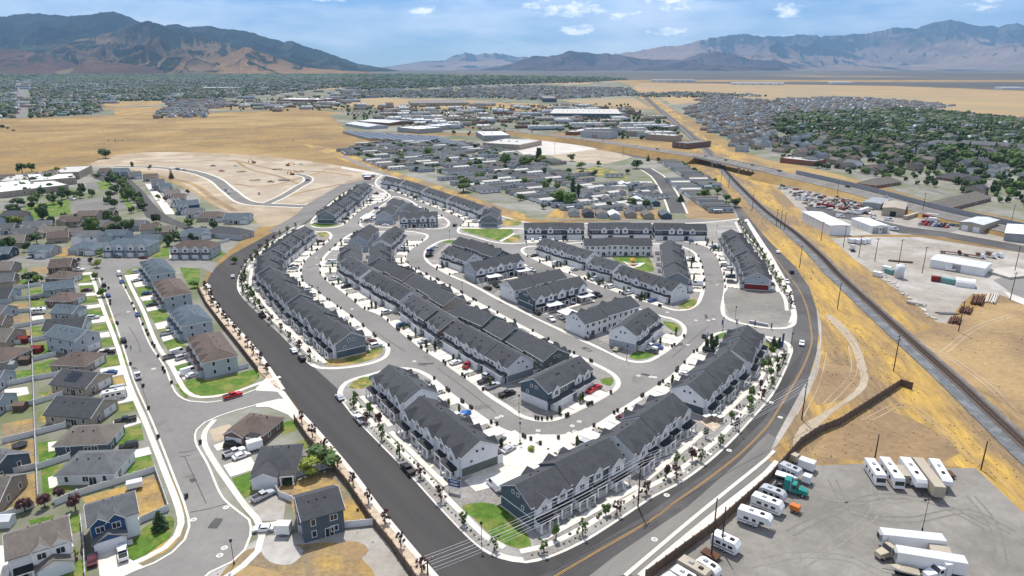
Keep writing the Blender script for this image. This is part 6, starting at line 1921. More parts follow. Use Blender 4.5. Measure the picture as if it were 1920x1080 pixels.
def scatter(poly,sx,sy,ang,jit,seed,dens=1.0):
 q=random.Random(seed)
 W_=[GF(*p)[:2] for p in poly]
 ca,sa=cos(ang),sin(ang)
 R_=[(x*ca+y*sa,-x*sa+y*ca) for x,y in W_]
 out=[]
 u=min(r[0] for r in R_)
 while u<max(r[0] for r in R_):
  v=min(r[1] for r in R_)
  while v<max(r[1] for r in R_):
   if q.random()<dens:
    a,b_=u+q.uniform(-jit,jit),v+q.uniform(-jit,jit)
    x,y=a*ca - b_*sa,a*sa+b_*ca
    if y>60 and inside(W_,x,y):
     out.append((x,y,HY(y)))
   v+=sy
  u+=sx
 return out
def suburb(poly,seed,ang,lot=22,row=34,trees=1.0,hm=None,hdens=.88,th=(5,9),area_='',tjit=9,tstep=15):
 q=random.Random(seed)
 for x,y,z in scatter(poly,lot,row,ang,1.6,seed,hdens):
  m=q.choice(hm or FH)
  HOUSES.append((m,x,y,z,ang+q.choice([0,0,pi])+q.choice([0,0,0,pi/2])+q.uniform(-.06,.06),area_))
 for x,y,z in scatter(poly,tstep,tstep,ang+.3,tjit,seed+1,trees):
  h=q.uniform(*th)
  TREES.append((FTC if q.random()<.05 else q.choice(FT),x,y,z,h*(1.3 if q.random()<.08 else 1),area_))
east='the leafy suburb beyond the sound wall'
suburb([(1500,262),(1640,262),(1930,300),(1960,345),(1700,318),(1560,300)],3,.35,24,36,.9,th=(5,10),area_=east,tstep=13)
suburb([(1440,258),(1500,258),(1600,305),(1700,332),(1640,333),(1560,322),(1450,296)],23,.35,23,34,.5,th=(4,8),area_=east,tstep=13)
suburb([(60,330),(200,322),(240,345),(290,400),(340,425),(420,425),(400,470),(0,475),(0,400)],24,.1,900,900,.42,th=(4.5,8),area_='the left neighbourhood',tstep=13)
for x,y,z in scatter([(0,405),(60,415),(180,405),(330,430),(320,468),(130,470),(0,475),(-60,470),(-60,400)],17,21,.05,2,91,1.0):
 if all(hypot(x - a,y - b_)>15.5 for a,b_ in HC):
  q=random.Random(int(x*5+y))
  HOUSES.append((q.choice(FH),x - 6,y,z,.05+q.choice([0,pi]),'the left neighbourhood'))
suburb([(1460,215),(1700,205),(1800,214),(1960,230),(2200,270),(2200,330),(1940,320),(1640,275),(1500,262),(1440,240)],4,.35,26,36,1.0,th=(5.5,11),area_=east,tstep=10.5)
suburb([(1700,340),(1960,352),(1960,402),(1920,392),(1840,372),(1740,350)],5,.35,26,38,.8,area_=east,hdens=.5)
suburb([(1280,205),(1330,190),(1460,215),(1450,262),(1430,290),(1400,285),(1340,250)],6,.9,17,27,.16,th=(3,6),area_='the newer grey roofed estate east of the railway')
suburb([(1300,188),(1350,182),(1500,196),(1700,203),(1600,214),(1460,214),(1370,200)],7,.5,20,30,.2,th=(4,7),area_='the newer grey roofed estate east of the railway')
suburb([(1450,187),(1560,184),(1700,190),(1790,199),(1740,206),(1600,202),(1470,195)],8,.2,20,32,.05,hm=FTH[:1]+FH,th=(4,6),area_='the pale estate at the edge of the far fields')
suburb([(1160,176),(1290,174),(1400,178),(1440,181),(1300,184),(1180,181)],9,.2,30,44,.5,area_='the far estates')
for x,y,z in scatter([(1640,300),(1940,325),(1940,400),(1880,385),(1760,352),(1640,335)],13,13,.3,6,38,.55):
 q=random.Random(int(x*7+y))
 TREES.append((q.choice(FT),x,y,z,q.uniform(4,8),east))
for q in [[(1395,215),(1432,262),(1450,285),(1500,300),(1600,322),(1690,342),(1800,372)],[(1500,262),(1700,268),(1920,292)],[(1340,210),(1420,232),(1560,250)],[(1290,195),(1350,222),(1415,250)],[(1560,228),(1750,236),(1930,250)],[(1640,262),(1720,300),(1840,340)]]:
 ribbon('suburb_street',rings(GL(q),False,12),7.5,.2,'asphalt_old')
town='the town under the mountains'
suburb([(-260,152),(30,146),(25,222),(-400,240)],10,.1,28,40,1.0,th=(6,10.5),area_=town,tstep=17,hdens=.8)
suburb([(55,222),(60,146),(250,142),(420,141),(640,141),(680,150),(620,165),(500,178),(400,185),(310,190),(190,190),(180,214),(120,218)],11,.1,29,42,1.0,th=(6,10.5),area_=town,tstep=18,tjit=12,hdens=.75)
suburb([(310,190),(420,186),(430,200),(360,207),(320,205)],12,.5,17,26,.08,area_=town)
suburb([(300,206),(385,208),(392,220),(300,222)],13,.05,18,28,.1,area_=town)
suburb([(640,141),(900,145),(1180,149),(1100,155),(900,160),(700,170),(620,165),(680,150)],14,.1,55,60,.9,th=(8,13),area_=town,tstep=26,tjit=18)
suburb([(640,172),(800,170),(960,176),(1000,184),(860,184),(700,183),(640,187)],15,.1,26,38,.5,hm=FTH+FH,area_='the far estates')
suburb([(850,168),(1000,162),(1180,166),(1200,178),(1060,186),(980,188)],16,.3,24,34,.25,area_='the far estates')
for poly,n,sd in (([(640,200),(1180,196),(1262,235),(1240,262),(960,232),(760,240),(650,222)],.5,30),([(1020,214),(1180,208),(1262,236),(1255,268),(1060,240)],.8,31),([(420,190),(640,180),(660,206),(500,210),(420,206)],.45,32)):
 for x,y,z in scatter(poly,24,24,.2,11,sd,n):
  q=random.Random(int(x*7+y))
  TREES.append((q.choice(FT),x,y,z,q.uniform(4,8),'the commercial strip'))
for poly,n,sd in (([(690,226),(960,222),(1010,248),(880,258),(800,244)],.35,36),([(1010,240),(1100,236),(1262,238),(1290,262),(1120,262)],.7,37)):
 for x,y,z in scatter(poly,17,17,.2,8,sd,n):
  q=random.Random(int(x*7+y))
  TREES.append((q.choice(FT),x,y,z,q.uniform(4,8),'the commercial strip'))
FARW=[]
for x,y,z in scatter([(-600,139.5),(300,139),(760,139.5),(1150,145.5),(1180,150),(900,150.5),(400,151),(-600,153)],85,85,.1,40,77,.93):
 q=random.Random(int(x*7+y))
 FARW.append((x,y,z,q.uniform(45,75),q.uniform(7,12),q.uniform(0,6)))
# small sheds and shops between, as low flat buildings
SHOPS=[]
for L,w,h,mr,mw in ((26,16,5,'flat_roof','siding_tan'),(40,22,6,'metal_roof','metal_tan'),(30,14,4.5,'flat_roof_dark','brick'),(60,26,7,'flat_roof','siding_light'),(22,22,8,'flat_roof_dark','siding_tan')):
 b=MB()
 b.box(0,L,0,w,0,h,0)
 b.box(.4,L - .4,.4,w - .4,h - .02,h+.05,1)
 for (a,c,d,e) in ((0,L,0,.35),(0,L,w - .35,w),(0,.35,.35,w - .35),(L - .35,L,.35,w - .35)):
  b.box(a,c,d,e,h,h+.7,0)
 for k in range(3):
  b.box(L*(.2+.25*k),L*(.2+.25*k)+2,w*.5,w*.5+2,h,h+1.2,2)
 for k in range(int(L/5)):
  b.box(1.5+5*k,4.5+5*k,-.06,.02,.5,2.6,3)
 SHOPS.append(b.mesh('shop',[mw,mr,'metal_grey','glass']))
for poly,sd,st in (([(740,226),(960,222),(1010,246),(960,250),(860,248)],44,55),([(1020,238),(1262,238),(1285,258),(1130,260)],45,50),([(640,198),(1020,198),(1180,205),(1250,236),(1100,240),(960,228),(880,240),(700,226)],41,62),([(420,192),(640,184),(660,204),(500,212),(420,206)],42,62),([(640,172),(850,162),(1000,160),(900,172)],43,110)):
 for x,y,z in scatter(poly,st,st*.8,.15,15,sd,.8):
  q=random.Random(int(x*3+y))
  HOUSES.append((q.choice(SHOPS),x,y,z,.15+q.choice([0,pi/2]),'the commercial strip'))
for x,y,z in scatter([(-260,152),(700,142),(900,150),(640,186),(300,186),(-300,225)],120,130,.1,45,47,.8):
 q=random.Random(int(x*3+y))
 HOUSES.append((SHOPS[q.choice([0,1,1,3])],x,y,z+.5,.1+q.choice([0,pi/2]),'the town under the mountains'))
# scattered parked cars of the commercial strip as low coloured bodies
def tiny_car(c):
 b=MB()
 b.hexa([(-2.2,-.9,.25),(2.2,-.9,.25),(2.2,.9,.25),(-2.2,.9,.25)],[(-2.2,-.85,.95),(2.1,-.85,.85),(2.1,.85,.85),(-2.2,.85,.95)],0)
 b.hexa([(-1.7,-.82,.93),(1.0,-.82,.9),(1.0,.82,.9),(-1.7,.82,.93)],[(-1.2,-.68,1.45),(.4,-.68,1.45),(.4,.68,1.45),(-1.2,.68,1.45)],1,0)
 return b.mesh('car',['paint_'+c,'car_glass'])
TC=[tiny_car(c) for c in ('white','white','silver','grey','black','red','blue')]
carst=[]
for poly,sd in (([(760,205),(1000,208),(1060,232),(960,228),(860,240),(780,226)],51),([(1080,216),(1240,232),(1230,252),(1080,240)],52),([(640,200),(760,205),(740,225),(660,220)],54)):
 for x,y,z in scatter(poly,9,7,.15,1,sd,.35):
  q=random.Random(int(x*3+y))
  carst.append((q.choice(TC),x,y,z+.9,q.choice([0,pi/2])+.15,1,1,1))
merged('parked_cars_far',carst)
# mobile home park -----------------------------------------------------------
def mobile(L,w,roof,wall,stripe,awn=True):
 b=MB()
 h=w/2
 b.prismx(0,L,[(-h,.5),(h,.5),(h,3.0),(0,3.65),(-h,3.0)],0)
 b.box(.1,L - .1,-h+.06,h - .06,0,.5,4)
 for s in (1,-1):
  q=[(-.2,s*(h+.25),2.98),(L+.2,s*(h+.25),2.98),(L+.2,0,3.75),(-.2,0,3.75)]
  b.slab(q if s<0 else q[::-1],.12,1)
 for k in range(4):
  x=L*(k+.5)/4
  for y in (-h - .05,h - .02):
   b.box(x - .55,x+.55,y,y+.07,1.4,2.5,2)
 b.box(L*.37,L*.37+.95,-h - .05,-h+.02,.6,2.6,3)
 if awn:
  b.box(L*.12,L*.5,-h - 2.4,-h - .02,2.55,2.66,5)
  for x in (L*.13,L*.49):
   b.box(x - .06,x+.06,-h - 2.35,-h - 2.25,0,2.55,5)
 return b.mesh('mobile_home',[wall,roof,'glass','trim_white','siding_tan','metal_white' if awn else 'metal_grey'])
MH=[]
for i,(rf,wl) in enumerate([(GR,'siding_light'),(GR,'siding_white'),(DK,'siding_white'),(TA,'siding_light'),('flat_roof','siding_white'),(GR,'siding_white'),(GR,'siding_tan'),(GR,'siding_light'),(GR,'siding_light'),('roof_blue','siding_light')]):
 MH.append(mobile(17+(i % 4)*1.3,4.6 if i % 3==0 else 7.6,rf,wl,0,awn=i % 4==1))
 MH[-1]['d']='%s mobile home with a %s roof and %s walls%s' % ('narrow' if i % 3==0 else 'wide',{GR: 'grey',DK: 'dark',TA: 'taupe',BL: 'blue grey','metal_roof': 'metal','flat_roof': 'pale'}[rf],wl[7:],' and awning' if i % 4==1 else '')
MHL=[]
p_park=[(636,288),(690,270),(760,266),(860,268),(960,290),(990,297),(1060,318),(1100,342),(1190,350),(1240,395),(1200,394),(1100,392),(990,378),(940,375),(880,352),(830,336),(740,316)]
PA=atan2(*(np.array(GF(880,352)[:2]) - np.array(GF(672,283)[:2]))[::-1])
for x,y,z in scatter(p_park,10.2,21.5,PA,.6,71,.93):
 q=random.Random(int(x*5+y*3))
 MHL.append((q.choice(MH),x,y,z,PA+pi/2+q.choice([0,pi])+.0,'the mobile home park'))
 if q.random()<.5:
  TREES.append((q.choice(FT),x+q.uniform(-9,9),y+q.uniform(-9,9),z,q.uniform(3.5,7.5),'the mobile home park'))
for x,y,z in scatter([(850,345),(940,380),(1000,394),(1058,398),(1060,384),(960,366),(880,340)],10.5,24,PA,.6,75,.9):
 q=random.Random(int(x*5+y*3))
 MHL.append((q.choice(MH),x,y,z,PA+pi/2,'the mobile home park'))
for x,y,z in scatter([(1160,318),(1185,318),(1203,345),(1213,370),(1210,378),(1180,372),(1165,340)],11,26,.0,.6,72,.9):
 q=random.Random(int(x*5+y*3))
 MHL.append((q.choice(MH),x - 9,y,z,q.choice([0,0,pi]),'the mobile home park'))
for x,y,z in scatter([(1250,304),(1295,318),(1330,345),(1352,380),(1358,403),(1300,403),(1289,375),(1266,345)],22,9.6,.0,.4,73,1.0):
 q=random.Random(int(x*5+y*3))
 MHL.append((q.choice(MH),x - 9,y,z,.06+q.choice([0,0]),'the mobile home park'))
 if q.random()<.3:
  TREES.append((q.choice(FT),x+q.uniform(8,12),y+q.uniform(-4,4),z,q.uniform(3,6),'the mobile home park'))
# the front row of little gabled homes, gables to the camera
SM=[small_house(13.5,7.2,2.8,1.5,rf,wl,'mobile_home',wing=False) for rf,wl in ((GR,'siding_light'),('roof_dark','siding_slate'),(TA,'siding_light'),('metal_roof','siding_light'),(GR,'siding_tan'),(TA,'siding_tan'),('roof_blue','siding_slate'))]
FR=[]
fr_l=['grey home with a small green lawn','dark slate home beside a black car','narrow grey home with pale ground on both sides','white roofed home in the middle of the front row','grey home with a square annex window','wide tan home','blue roofed home at the right end of the front row']
for i,(px,py) in enumerate([(1077,407),(1104,408),(1129,409),(1153,411),(1184,409),(1217,411),(1250,411)]):
 x,y=G(px,py)
 o=link('mobile_home',SM[i],None,(x,y,.06),pi/2)
 tag(o,fr_l[i]+', facing the dirt track','mobile home','front row of gabled park homes')
for i,(px,py) in enumerate([(1107,382),(1138,381),(1165,381),(1197,383),(1229,387),(1166,366),(1137,370),(1108,375),(1231,371),(1200,368),(1170,352),(1192,354),(1217,357)]):
 x,y=G(px,py)
 o=link('mobile_home',SM[(i*3+1) % 7],None,(x,y,.06),pi/2)
 tag(o,'small gabled home in the short rows behind the front row of the park','mobile home','second rows of gabled park homes')
for px,py,h,w,kd,lf,lb in [(1050,384,12,12,'round','leaf','great green tree in the middle of the mobile home park, left of the pair'),(1068,388,11,10,'round','leaf','great green tree in the middle of the mobile home park, right of the pair'),(1074,368,15,4,'column','leaf_dark','tall poplar behind the pair of great trees'),
       (1084,370,11,3.2,'column','leaf_dark','shorter poplar beside the tall one'),(1008,300,14,4.5,'column','leaf_dark','pair of far poplars near the empty car park, left one'),(1012,300,14,4,'column','leaf_dark','pair of far poplars near the empty car park, right one'),
       (984,314,12,12,'round','leaf','bright tree left of the far poplars'),(950,310,13,10,'round','leaf','tall bright tree before the grey shed'),(945,306,12,7,'round','leaf','narrow bright tree before the grey shed'),(1017,304,8,8,'round','leaf_lime','yellow tree right of the far poplars'),
       (1072,302,8,8,'round','leaf_mid','round tree in the dirt patch'),(1090,316,7,10,'round','leaf','wide tree at the park lawn'),(1122,312,6,5,'round','leaf','small tree at the top of the park lawn'),(1194,316,9,11,'round','leaf_dark','dark tree at the top of the wide park street'),
       (1215,302,7,4,'conifer','leaf_dark','pointed evergreen beyond the wide park street'),(1235,305,6,5,'round','leaf_mid','olive tree beyond the wide park street'),(1175,326,5,6,'round','leaf_dark','round tree at the right end of the park lawn'),(1114,330,6,6,'round','leaf_dark','round dark tree below the park lawn'),
       (869,360,12,12,'round','leaf_mid','spreading tree beside the golden strip'),(899,337,7,8,'round','leaf','bright round tree left of the long white homes'),(803,292,10,9,'round','leaf','bright tree in the upper park'),(813,318,6,5,'round','leaf_dark','dark tree in the middle of the upper park'),
       (985,345,6,7,'round','leaf','lime green tree in the central park rows'),(1038,334,5,6,'round','leaf_plum','purple tree in the central park rows'),(1184,390,8,7,'round','leaf_mid','grey green tree between the gabled park homes, left'),(1211,392,7,6,'round','leaf_dark','dark tree between the gabled park homes, right'),
       (1276,378,6,5,'conifer','leaf_dark','dark fir by the right hand park rows'),(1320,373,8,9,'round','leaf','large tree at the right edge of the park'),(1019,392,4,4,'round','leaf','small tree at the front of the park')]:
 x,y=G(px,py)
 tree(x,y,h,w,kd,lf,lb,'trees of the mobile home park',z=.05)
# commercial and industrial buildings ----------------------------------------
def hallb(fl,fr,bk,h,roof,wall,label,name='warehouse',cat='warehouse',rise=.8,group=None,doors=0,dcol='metal_grey',flat=False,bkr=False,wins=0):
 A,B,C=np.array(G(*fl)),np.array(G(*fr)),np.array(G(*bk))
 u=B - A
 W_=np.hypot(*u)
 u/=W_
 n=np.array((-u[1],u[0]))
 D_=abs(((C - (B if bkr else A))*n).sum())
 ang=atan2(u[1],u[0])
 r=root(name,(A[0],A[1],.05),ang,label,cat,group)
 b=MB()
 rb=MB()
 if flat:
  b.box(0,W_,0,D_,0,h,0)
  rb.box(.3,W_ - .3,.3,D_ - .3,h,h+.12,0)
  for a,c,d,e in ((0,W_,0,.3),(0,W_,D_ - .3,D_),(0,.3,.3,D_ - .3),(W_ - .3,W_,.3,D_ - .3)):
   b.box(a,c,d,e,h,h+.6,0)
  for k in range(max(1,int(W_/14))):
   u_=MB()
   u_.box(W_*.15+12*k,W_*.15+12*k+2.2,D_*.5,D_*.5+2,h+.12,h+1.3,0)
   link('roof_unit',u_.mesh('roof_unit','metal_grey'),r)
 else:
  along_x=W_<D_
  if along_x:        # ridge runs back
   b.face([(0,0,0),(W_,0,0),(W_,0,h),(W_/2,0,h+rise),(0,0,h)])
   b.face([(W_,D_,0),(0,D_,0),(0,D_,h),(W_/2,D_,h+rise),(W_,D_,h)])
   b.face([(0,D_,0),(0,0,0),(0,0,h),(0,D_,h)])
   b.face([(W_,0,0),(W_,D_,0),(W_,D_,h),(W_,0,h)])
   for s in (0,1):
    q=[(-.2,-.2,h - .02),(W_/2,-.2,h+rise+.02),(W_/2,D_+.2,h+rise+.02),(-.2,D_+.2,h - .02)] if s==0 else [(W_/2,-.2,h+rise+.02),(W_+.2,-.2,h - .02),(W_+.2,D_+.2,h - .02),(W_/2,D_+.2,h+rise+.02)]
    rb.slab([(x,y,z+.14) for x,y,z in q],.12)
   nr=int(D_/3)
   for k in range(nr):
    y=(k+.5)*D_/nr
    for s in (0,1):
     x0,x1=(-.2,W_/2) if s==0 else (W_/2,W_+.2)
     z0,z1=(h,h+rise+.02) if s==0 else (h+rise+.02,h)
     rb.slab([(x0,y - .05,z0+.18),(x1,y - .05,z1+.18),(x1,y+.05,z1+.18),(x0,y+.05,z0+.18)],.05)
  else:
   b.prismx(0,W_,[(0,0),(D_,0),(D_,h),(D_/2,h+rise),(0,h)])
   for s in (0,1):
    q=[(-.2,-.2,h - .02),(W_+.2,-.2,h - .02),(W_+.2,D_/2,h+rise+.02),(-.2,D_/2,h+rise+.02)] if s==0 else [(-.2,D_/2,h+rise+.02),(W_+.2,D_/2,h+rise+.02),(W_+.2,D_+.2,h - .02),(-.2,D_+.2,h - .02)]
    rb.slab([(x,y,z+.14) for x,y,z in q],.12)
   nr=int(W_/3)
   for k in range(nr):
    x=(k+.5)*W_/nr
    for s in (0,1):
     y0,y1=(-.2,D_/2) if s==0 else (D_/2,D_+.2)
     z0,z1=(h,h+rise+.02) if s==0 else (h+rise+.02,h)
     rb.slab([(x - .05,y0,z0+.18),(x+.05,y0,z0+.18),(x+.05,y1,z1+.18),(x - .05,y1,z1+.18)],.05)
    # wall ribs
 for k in range(1,int(D_/5)):
  y=k*5.0
  b.box(-.05,.01,y - .06,y+.06,0,h - .1,1)
 for k in range(doors):
  x=W_*(k+.5)/doors
  d=MB()
  d.box(-1.9,1.9,-.08,.0,0,min(3.6,h - .6),0)
  for j in range(5):
   d.box(-1.9,1.9,-.11,-.08,.2+j*.65,.26+j*.65,0)
  link('roller_door',d.mesh('roller_door',dcol),r,(x,-.01,0))
 for k in range(wins):
  x=W_*(k+.5)/wins
  put(WIN['t'],'window',r,x,0,h*.35,-1)
  if h>5.5:
   put(WIN['t'],'window',r,x,0,h*.7,-1)
 link('wall',b.mesh('wall',[wall,'metal_grey']),r)
 link('roof',rb.mesh('roof',roof),r)
 return r
# yards east of the railway
sp_('yard',[(1557,447),(1640,444),(1727,445),(1865,467),(1960,480),(2100,520),(2100,640),(1960,585),(1870,551),(1824,551),(1802,570),(1776,607),(1757,605),(1708,562),(1663,530),(1639,513),(1600,485),(1575,462)],.035,'yard_gravel')
sp_('yard',[(1452,345),(1500,352),(1620,378),(1740,405),(1800,425),(1960,440),(1960,465),(1840,455),(1727,440),(1640,440),(1560,444),(1520,415),(1490,385)],.035,'yard_gravel')
sp_('yard_street',[(1508,388),(1530,388),(1600,402),(1700,425),(1775,435),(1960,468),(1960,482),(1770,445),(1690,438),(1590,412),(1516,398)],.06,'asphalt_mid')
sp_('yard_street',[(1740,412),(1800,408),(1840,418),(1780,436),(1720,424)],.075,'asphalt')
sp_('yard_street',[(1862,525),(1960,495),(2100,520),(2000,580),(1900,552)],.075,'asphalt')
sp_('yard_street',[(1880,545),(1960,575),(1960,590),(1895,562)],.09,'concrete_road')
sh('yard',[(1700,640),(1760,612),(1890,568),(2000,590),(2300,900),(2100,900),(1960,800),(1850,740)],.045,'dirt_brown')
sh('dirt_track',[(1548,590),(1556,590),(1600,630),(1622,680),(1625,725),(1560,775),(1500,830),(1486,838),(1500,800),(1560,765),(1612,720),(1606,680),(1590,640)],.05,'dirt_pale')
sh('dirt_patch',[(1550,680),(1600,690),(1610,720),(1580,750),(1530,760),(1520,735)],.04,'dirt_brown')
sh('dirt_patch',[(1560,810),(1660,770),(1740,800),(1800,850),(1720,870),(1600,862),(1520,855)],.045,'dirt_brown')
sp_('trailer_lot',[(1500,868),(1542,873),(1614,870),(1700,874),(1789,878),(1829,878),(1870,916),(1925,968),(2100,1100),(2000,1300),(1150,1300),(1213,1090),(1284,1037),(1343,994),(1391,951),(1442,906),(1480,868)],.05,'lot_gravel')
sh('verge_patch',[(1500,600),(1518,560),(1536,590),(1540,640),(1533,700),(1500,765),(1470,815),(1440,858),(1450,830),(1490,750),(1518,705),(1531,661),(1534,621)],.055,'yard_gravel')
hallb((1554,441),(1593,441),(1522,414),6.2,'metal_white','metal_white','tall plain white warehouse beside the railway, dark grey trim',rise=.3)
hallb((1632.5,437.5),(1666,437),(1600,422),4.6,'metal_white','metal_white','lower white workshop right of the tall white warehouse',rise=.6,doors=2,wins=3)
hallb((1652,404),(1695,408),(1716,396),5.6,'metal_tan','metal_tan','tan workshop with a dark open gateway beside the scrap yard',rise=.9,bkr=True,doors=1,dcol='black')
hallb((1616,390),(1650,394),(1662,384),4.5,'metal_grey','metal_grey','grey open shed behind the scrap yard',rise=.4,bkr=True)
hallb((1797,431),(1840,438),(1866,427),5.4,'metal_roof','metal_tan','tan hall with a pale blue roof and two white garage doors',rise=.8,bkr=True,doors=2,dcol='garage_white')
hallb((1881,451),(1940,458),(1950,440),4.6,'metal_white','metal_grey','white roofed hall cut by the right edge of the picture',rise=.5,bkr=True)
hallb((1742,501),(1844,519),(1861,509),4.2,'metal_roof','metal_white','long low white shed in the gravel yard',rise=.7,bkr=True,doors=1)
hallb((1845,510),(1892,524),(1912,508),1.0,'concrete_road','concrete_road','low white loading platform beside the long shed',name='platform',cat='platform',rise=.05,bkr=True)
# school
for k,q in enumerate([((0,372),(130,357),(0,352),4.5),((60,352),(145,345),(60,338),5.5),((0,350),(55,347),(0,338),4.2),((100,338),(150,336),(100,326),6.5)]):
 hallb(q[0],q[1],q[2],q[3],'metal_white' if k<2 else 'flat_roof','siding_tan',['long school wing with a white roof behind the lawn','second school wing with a white roof','low school wing at the left edge','tallest block of the school'][k],name='school_building',cat='school',flat=True,wins=10 if k==0 else 5)
# storage sheds with blue roofs and town halls
for k in range(9):
 x0=660+k*22
 y0=247+k*1.6
 hallb((x0+34,y0+17),(x0+46,y0+16.4),(x0,y0+2 - k*.6),3.2,'metal_blue','metal_tan','long storage shed with a steel blue roof, one of the parallel rows',name='storage_shed',cat='storage shed',rise=.3,group='parallel blue storage sheds')
TB=[((905,277),(975,281),(905,266),6,'flat_roof','siding_tan','flat tan hall right before the empty car park',1),((906,264),(957,263),(906,255),7,'metal_roof','metal_grey','grey hall with a white roof above the tan hall',1),((1030,221),(1164,222),(1025,211),9,'flat_roof','siding_slate','very large white roofed store with a blue front',1),
  ((1018,192),(1044,192),(1018,186),12,'flat_roof_dark','siding_slate','dark four-storey block standing alone in the fields',1),((745,247),(785,251),(752,240),7,'metal_white','metal_grey','white roofed box hall among the blue storage sheds',1),((792,243),(823,245),(795,237),7,'metal_roof','metal_grey','grey hall with a pale roof right of the white box hall',1),
  ((672,232),(730,236),(680,226),5,'metal_roof','brick','long pale roofed shed above the storage rows',0),((690,243),(728,241),(690,234),4.5,'metal_roof','siding_light','pale shed beside the storage rows',0),((1260,277),(1288,280),(1262,268),7,'flat_roof_dark','siding_brown','dark brown hall beside the row of trees at the railway',1),
  ((1210,262),(1262,266),(1215,259),8,'flat_roof','siding_tan','long pale hotel block near the highway',1),((1172,256),(1205,257),(1172,252),8,'flat_roof_dark','siding_tan','three-storey tan block near the highway',1),((1088,258),(1142,261),(1090,254),9,'roof_grey','siding_light','grey roofed hotel with pale walls by the highway',0),
  ((1060,253),(1080,254),(1060,246),5,'flat_roof','brick','small brick shop by the highway',1),((1190,240),(1250,244),(1192,236),5,'metal_roof','siding_tan','long pale shop row above the hotel',1),((760,230),(800,232),(762,224),6,'metal_roof','siding_light','pale roofed shop in the commercial strip',1),
  ((770,199),(880,198),(770,194),8,'flat_roof_dark','siding_tan','long dark row of shops behind the fallow strip',1),((380,168),(450,167),(380,164),8,'metal_white','siding_tan','white roofed halls in the far town',1),((520,191),(600,192),(520,188),8,'metal_white','brick','long white roofed store at the edge of the golden field',1),
  ((1462,305),(1525,312),(1470,300),5,'flat_roof','brick','low brick building with a white roof beyond the highway',1),((1320,180),(1360,180),(1320,176),8,'metal_grey','metal_grey','dark hall at the far end of the grey estate',1),((1370,159),(1470,160),(1372,156),12,'metal_white','metal_white','very distant white factory halls in the plain',1),
  ((1560,158),(1600,158),(1560,156),12,'metal_white','metal_white','small distant white hall at the edge of the plain',1),((1220,153),(1300,154),(1220,151),12,'metal_white','metal_white','distant white halls where the straight road ends',1),((1880,168),(1925,168),(1880,166),10,'metal_white','metal_white','distant white hall at the right end of the plain',1)]
for fl,fr_,bk,h,rf,wl,lb,fl_ in TB:
 if fl[1]<175:
        # far away on the rising plain
  a,b_,c_=GF(*fl),GF(*fr_),GF(*bk)
  W_=hypot(b_[0] - a[0],b_[1] - a[1])
  o=MB()
  o.box(0,W_,0,60,0,h,0)
  o.box(.5,W_ - .5,.5,59.5,h,h+.4,1)
  for k in range(6):
   o.box(W_*(k+.4)/6,W_*(k+.55)/6,-.4,.02,0,h*.5,2)
  tag(link('factory_hall',o.mesh('factory_hall',[wl,rf,'metal_grey']),None,a,atan2(b_[1] - a[1],b_[0] - a[0])),lb,'factory hall')
 else:
  hallb(fl,fr_,bk,h,rf,wl,lb,name='hall',cat='building',flat=bool(fl_),rise=2,wins=max(3,int((fr_[0] - fl[0])/8)) if h>5.5 else 0)
for px,py in ((1155,152),(1200,150)):
 pass
# big roofs of the suburb beyond the sound wall
for k,(A,B,w,lb) in enumerate([((1628,336),(1672,330),17,'large taupe hip roof nearest to the sound wall'),((1775,322),(1830,330),19,'dark clinic roof with two white vents among trees'),((1760,375),(1835,358),18,'long taupe hip roof at the right, behind the sound wall'),((1640,308),(1665,305),16,'dark hip roofed hall with a brick wing')]):
 house(A,B,w,1,[TA,DK,TA,DK][k],'brick',lb,1,True,0,name='large_building',cat='building',group='large hip roofed buildings beyond the sound wall',rz=7)
for k,(x0,y0,x1,y1) in enumerate([(1745,262,1795,264),(1800,262,1900,268),(1900,268,1990,275)]):
 house((x0,y0),(x1,y1),16,2,GR,'siding_tan',['first','second','third'][k]+' long grey apartment block on the right, rows of balconies',1,True,0,name='apartment_block',cat='apartment block',group='grey apartment blocks')
def dist(o): return hypot(o[1],o[2])
AR={'the leafy suburb beyond the sound wall': 'beyond the sound wall','the commercial strip': 'in the commercial strip','the newer grey roofed estate east of the railway': 'east of the railway'}
HOUSES.sort(key=dist)
for m,x,y,z,rz,ar in HOUSES[:190]:
 tag(link('house',m,None,(x,y,z),rz),(m.get('d') or 'flat roofed shop with roof units')+' '+AR.get(ar,'in '+ar),'house','houses of '+ar)
merged('distant_houses',[(m,x,y,z,rz,1,1,1) for m,x,y,z,rz,ar in HOUSES[190:]])
MHL.sort(key=dist)
for m,x,y,z,rz,ar in MHL[:280]:
 tag(link('mobile_home',m,None,(x,y,z+.06),rz),m.get('d')+' in the park','mobile home','mobile homes of the park rows')
if len(MHL)>280:
 merged('distant_mobile_homes',[(m,x,y,z+.06,rz,1,1,1) for m,x,y,z,rz,ar in MHL[280:]])
TREES.sort(key=dist)
rt=random.Random(3)
for m,x,y,z,h,ar in TREES[:170]:
 w=h*rt.uniform(.85,1.15)
 tag(link('tree',m,None,(x,y,z),rt.uniform(0,6.28),(w*.62,w*.62,h*.9)),['low','middling','tall'][min(2,int(h/3.4))]+' green tree among roofs in '+ar,'tree','trees of '+ar)
IT=[]
for m,x,y,z,h,ar in TREES[170:]:
 w=h*rt.uniform(.9,1.2)
 if m is FTC: w*=.6; h*=1.5
 IT.append((m,x,y,z,rt.uniform(0,6.28),w*.66,w*.66,h*.85))
LOWT=[]
far=[q for q in IT if hypot(q[1],q[2])>1500]
near=[q for q in IT if hypot(q[1],q[2])<=1500]
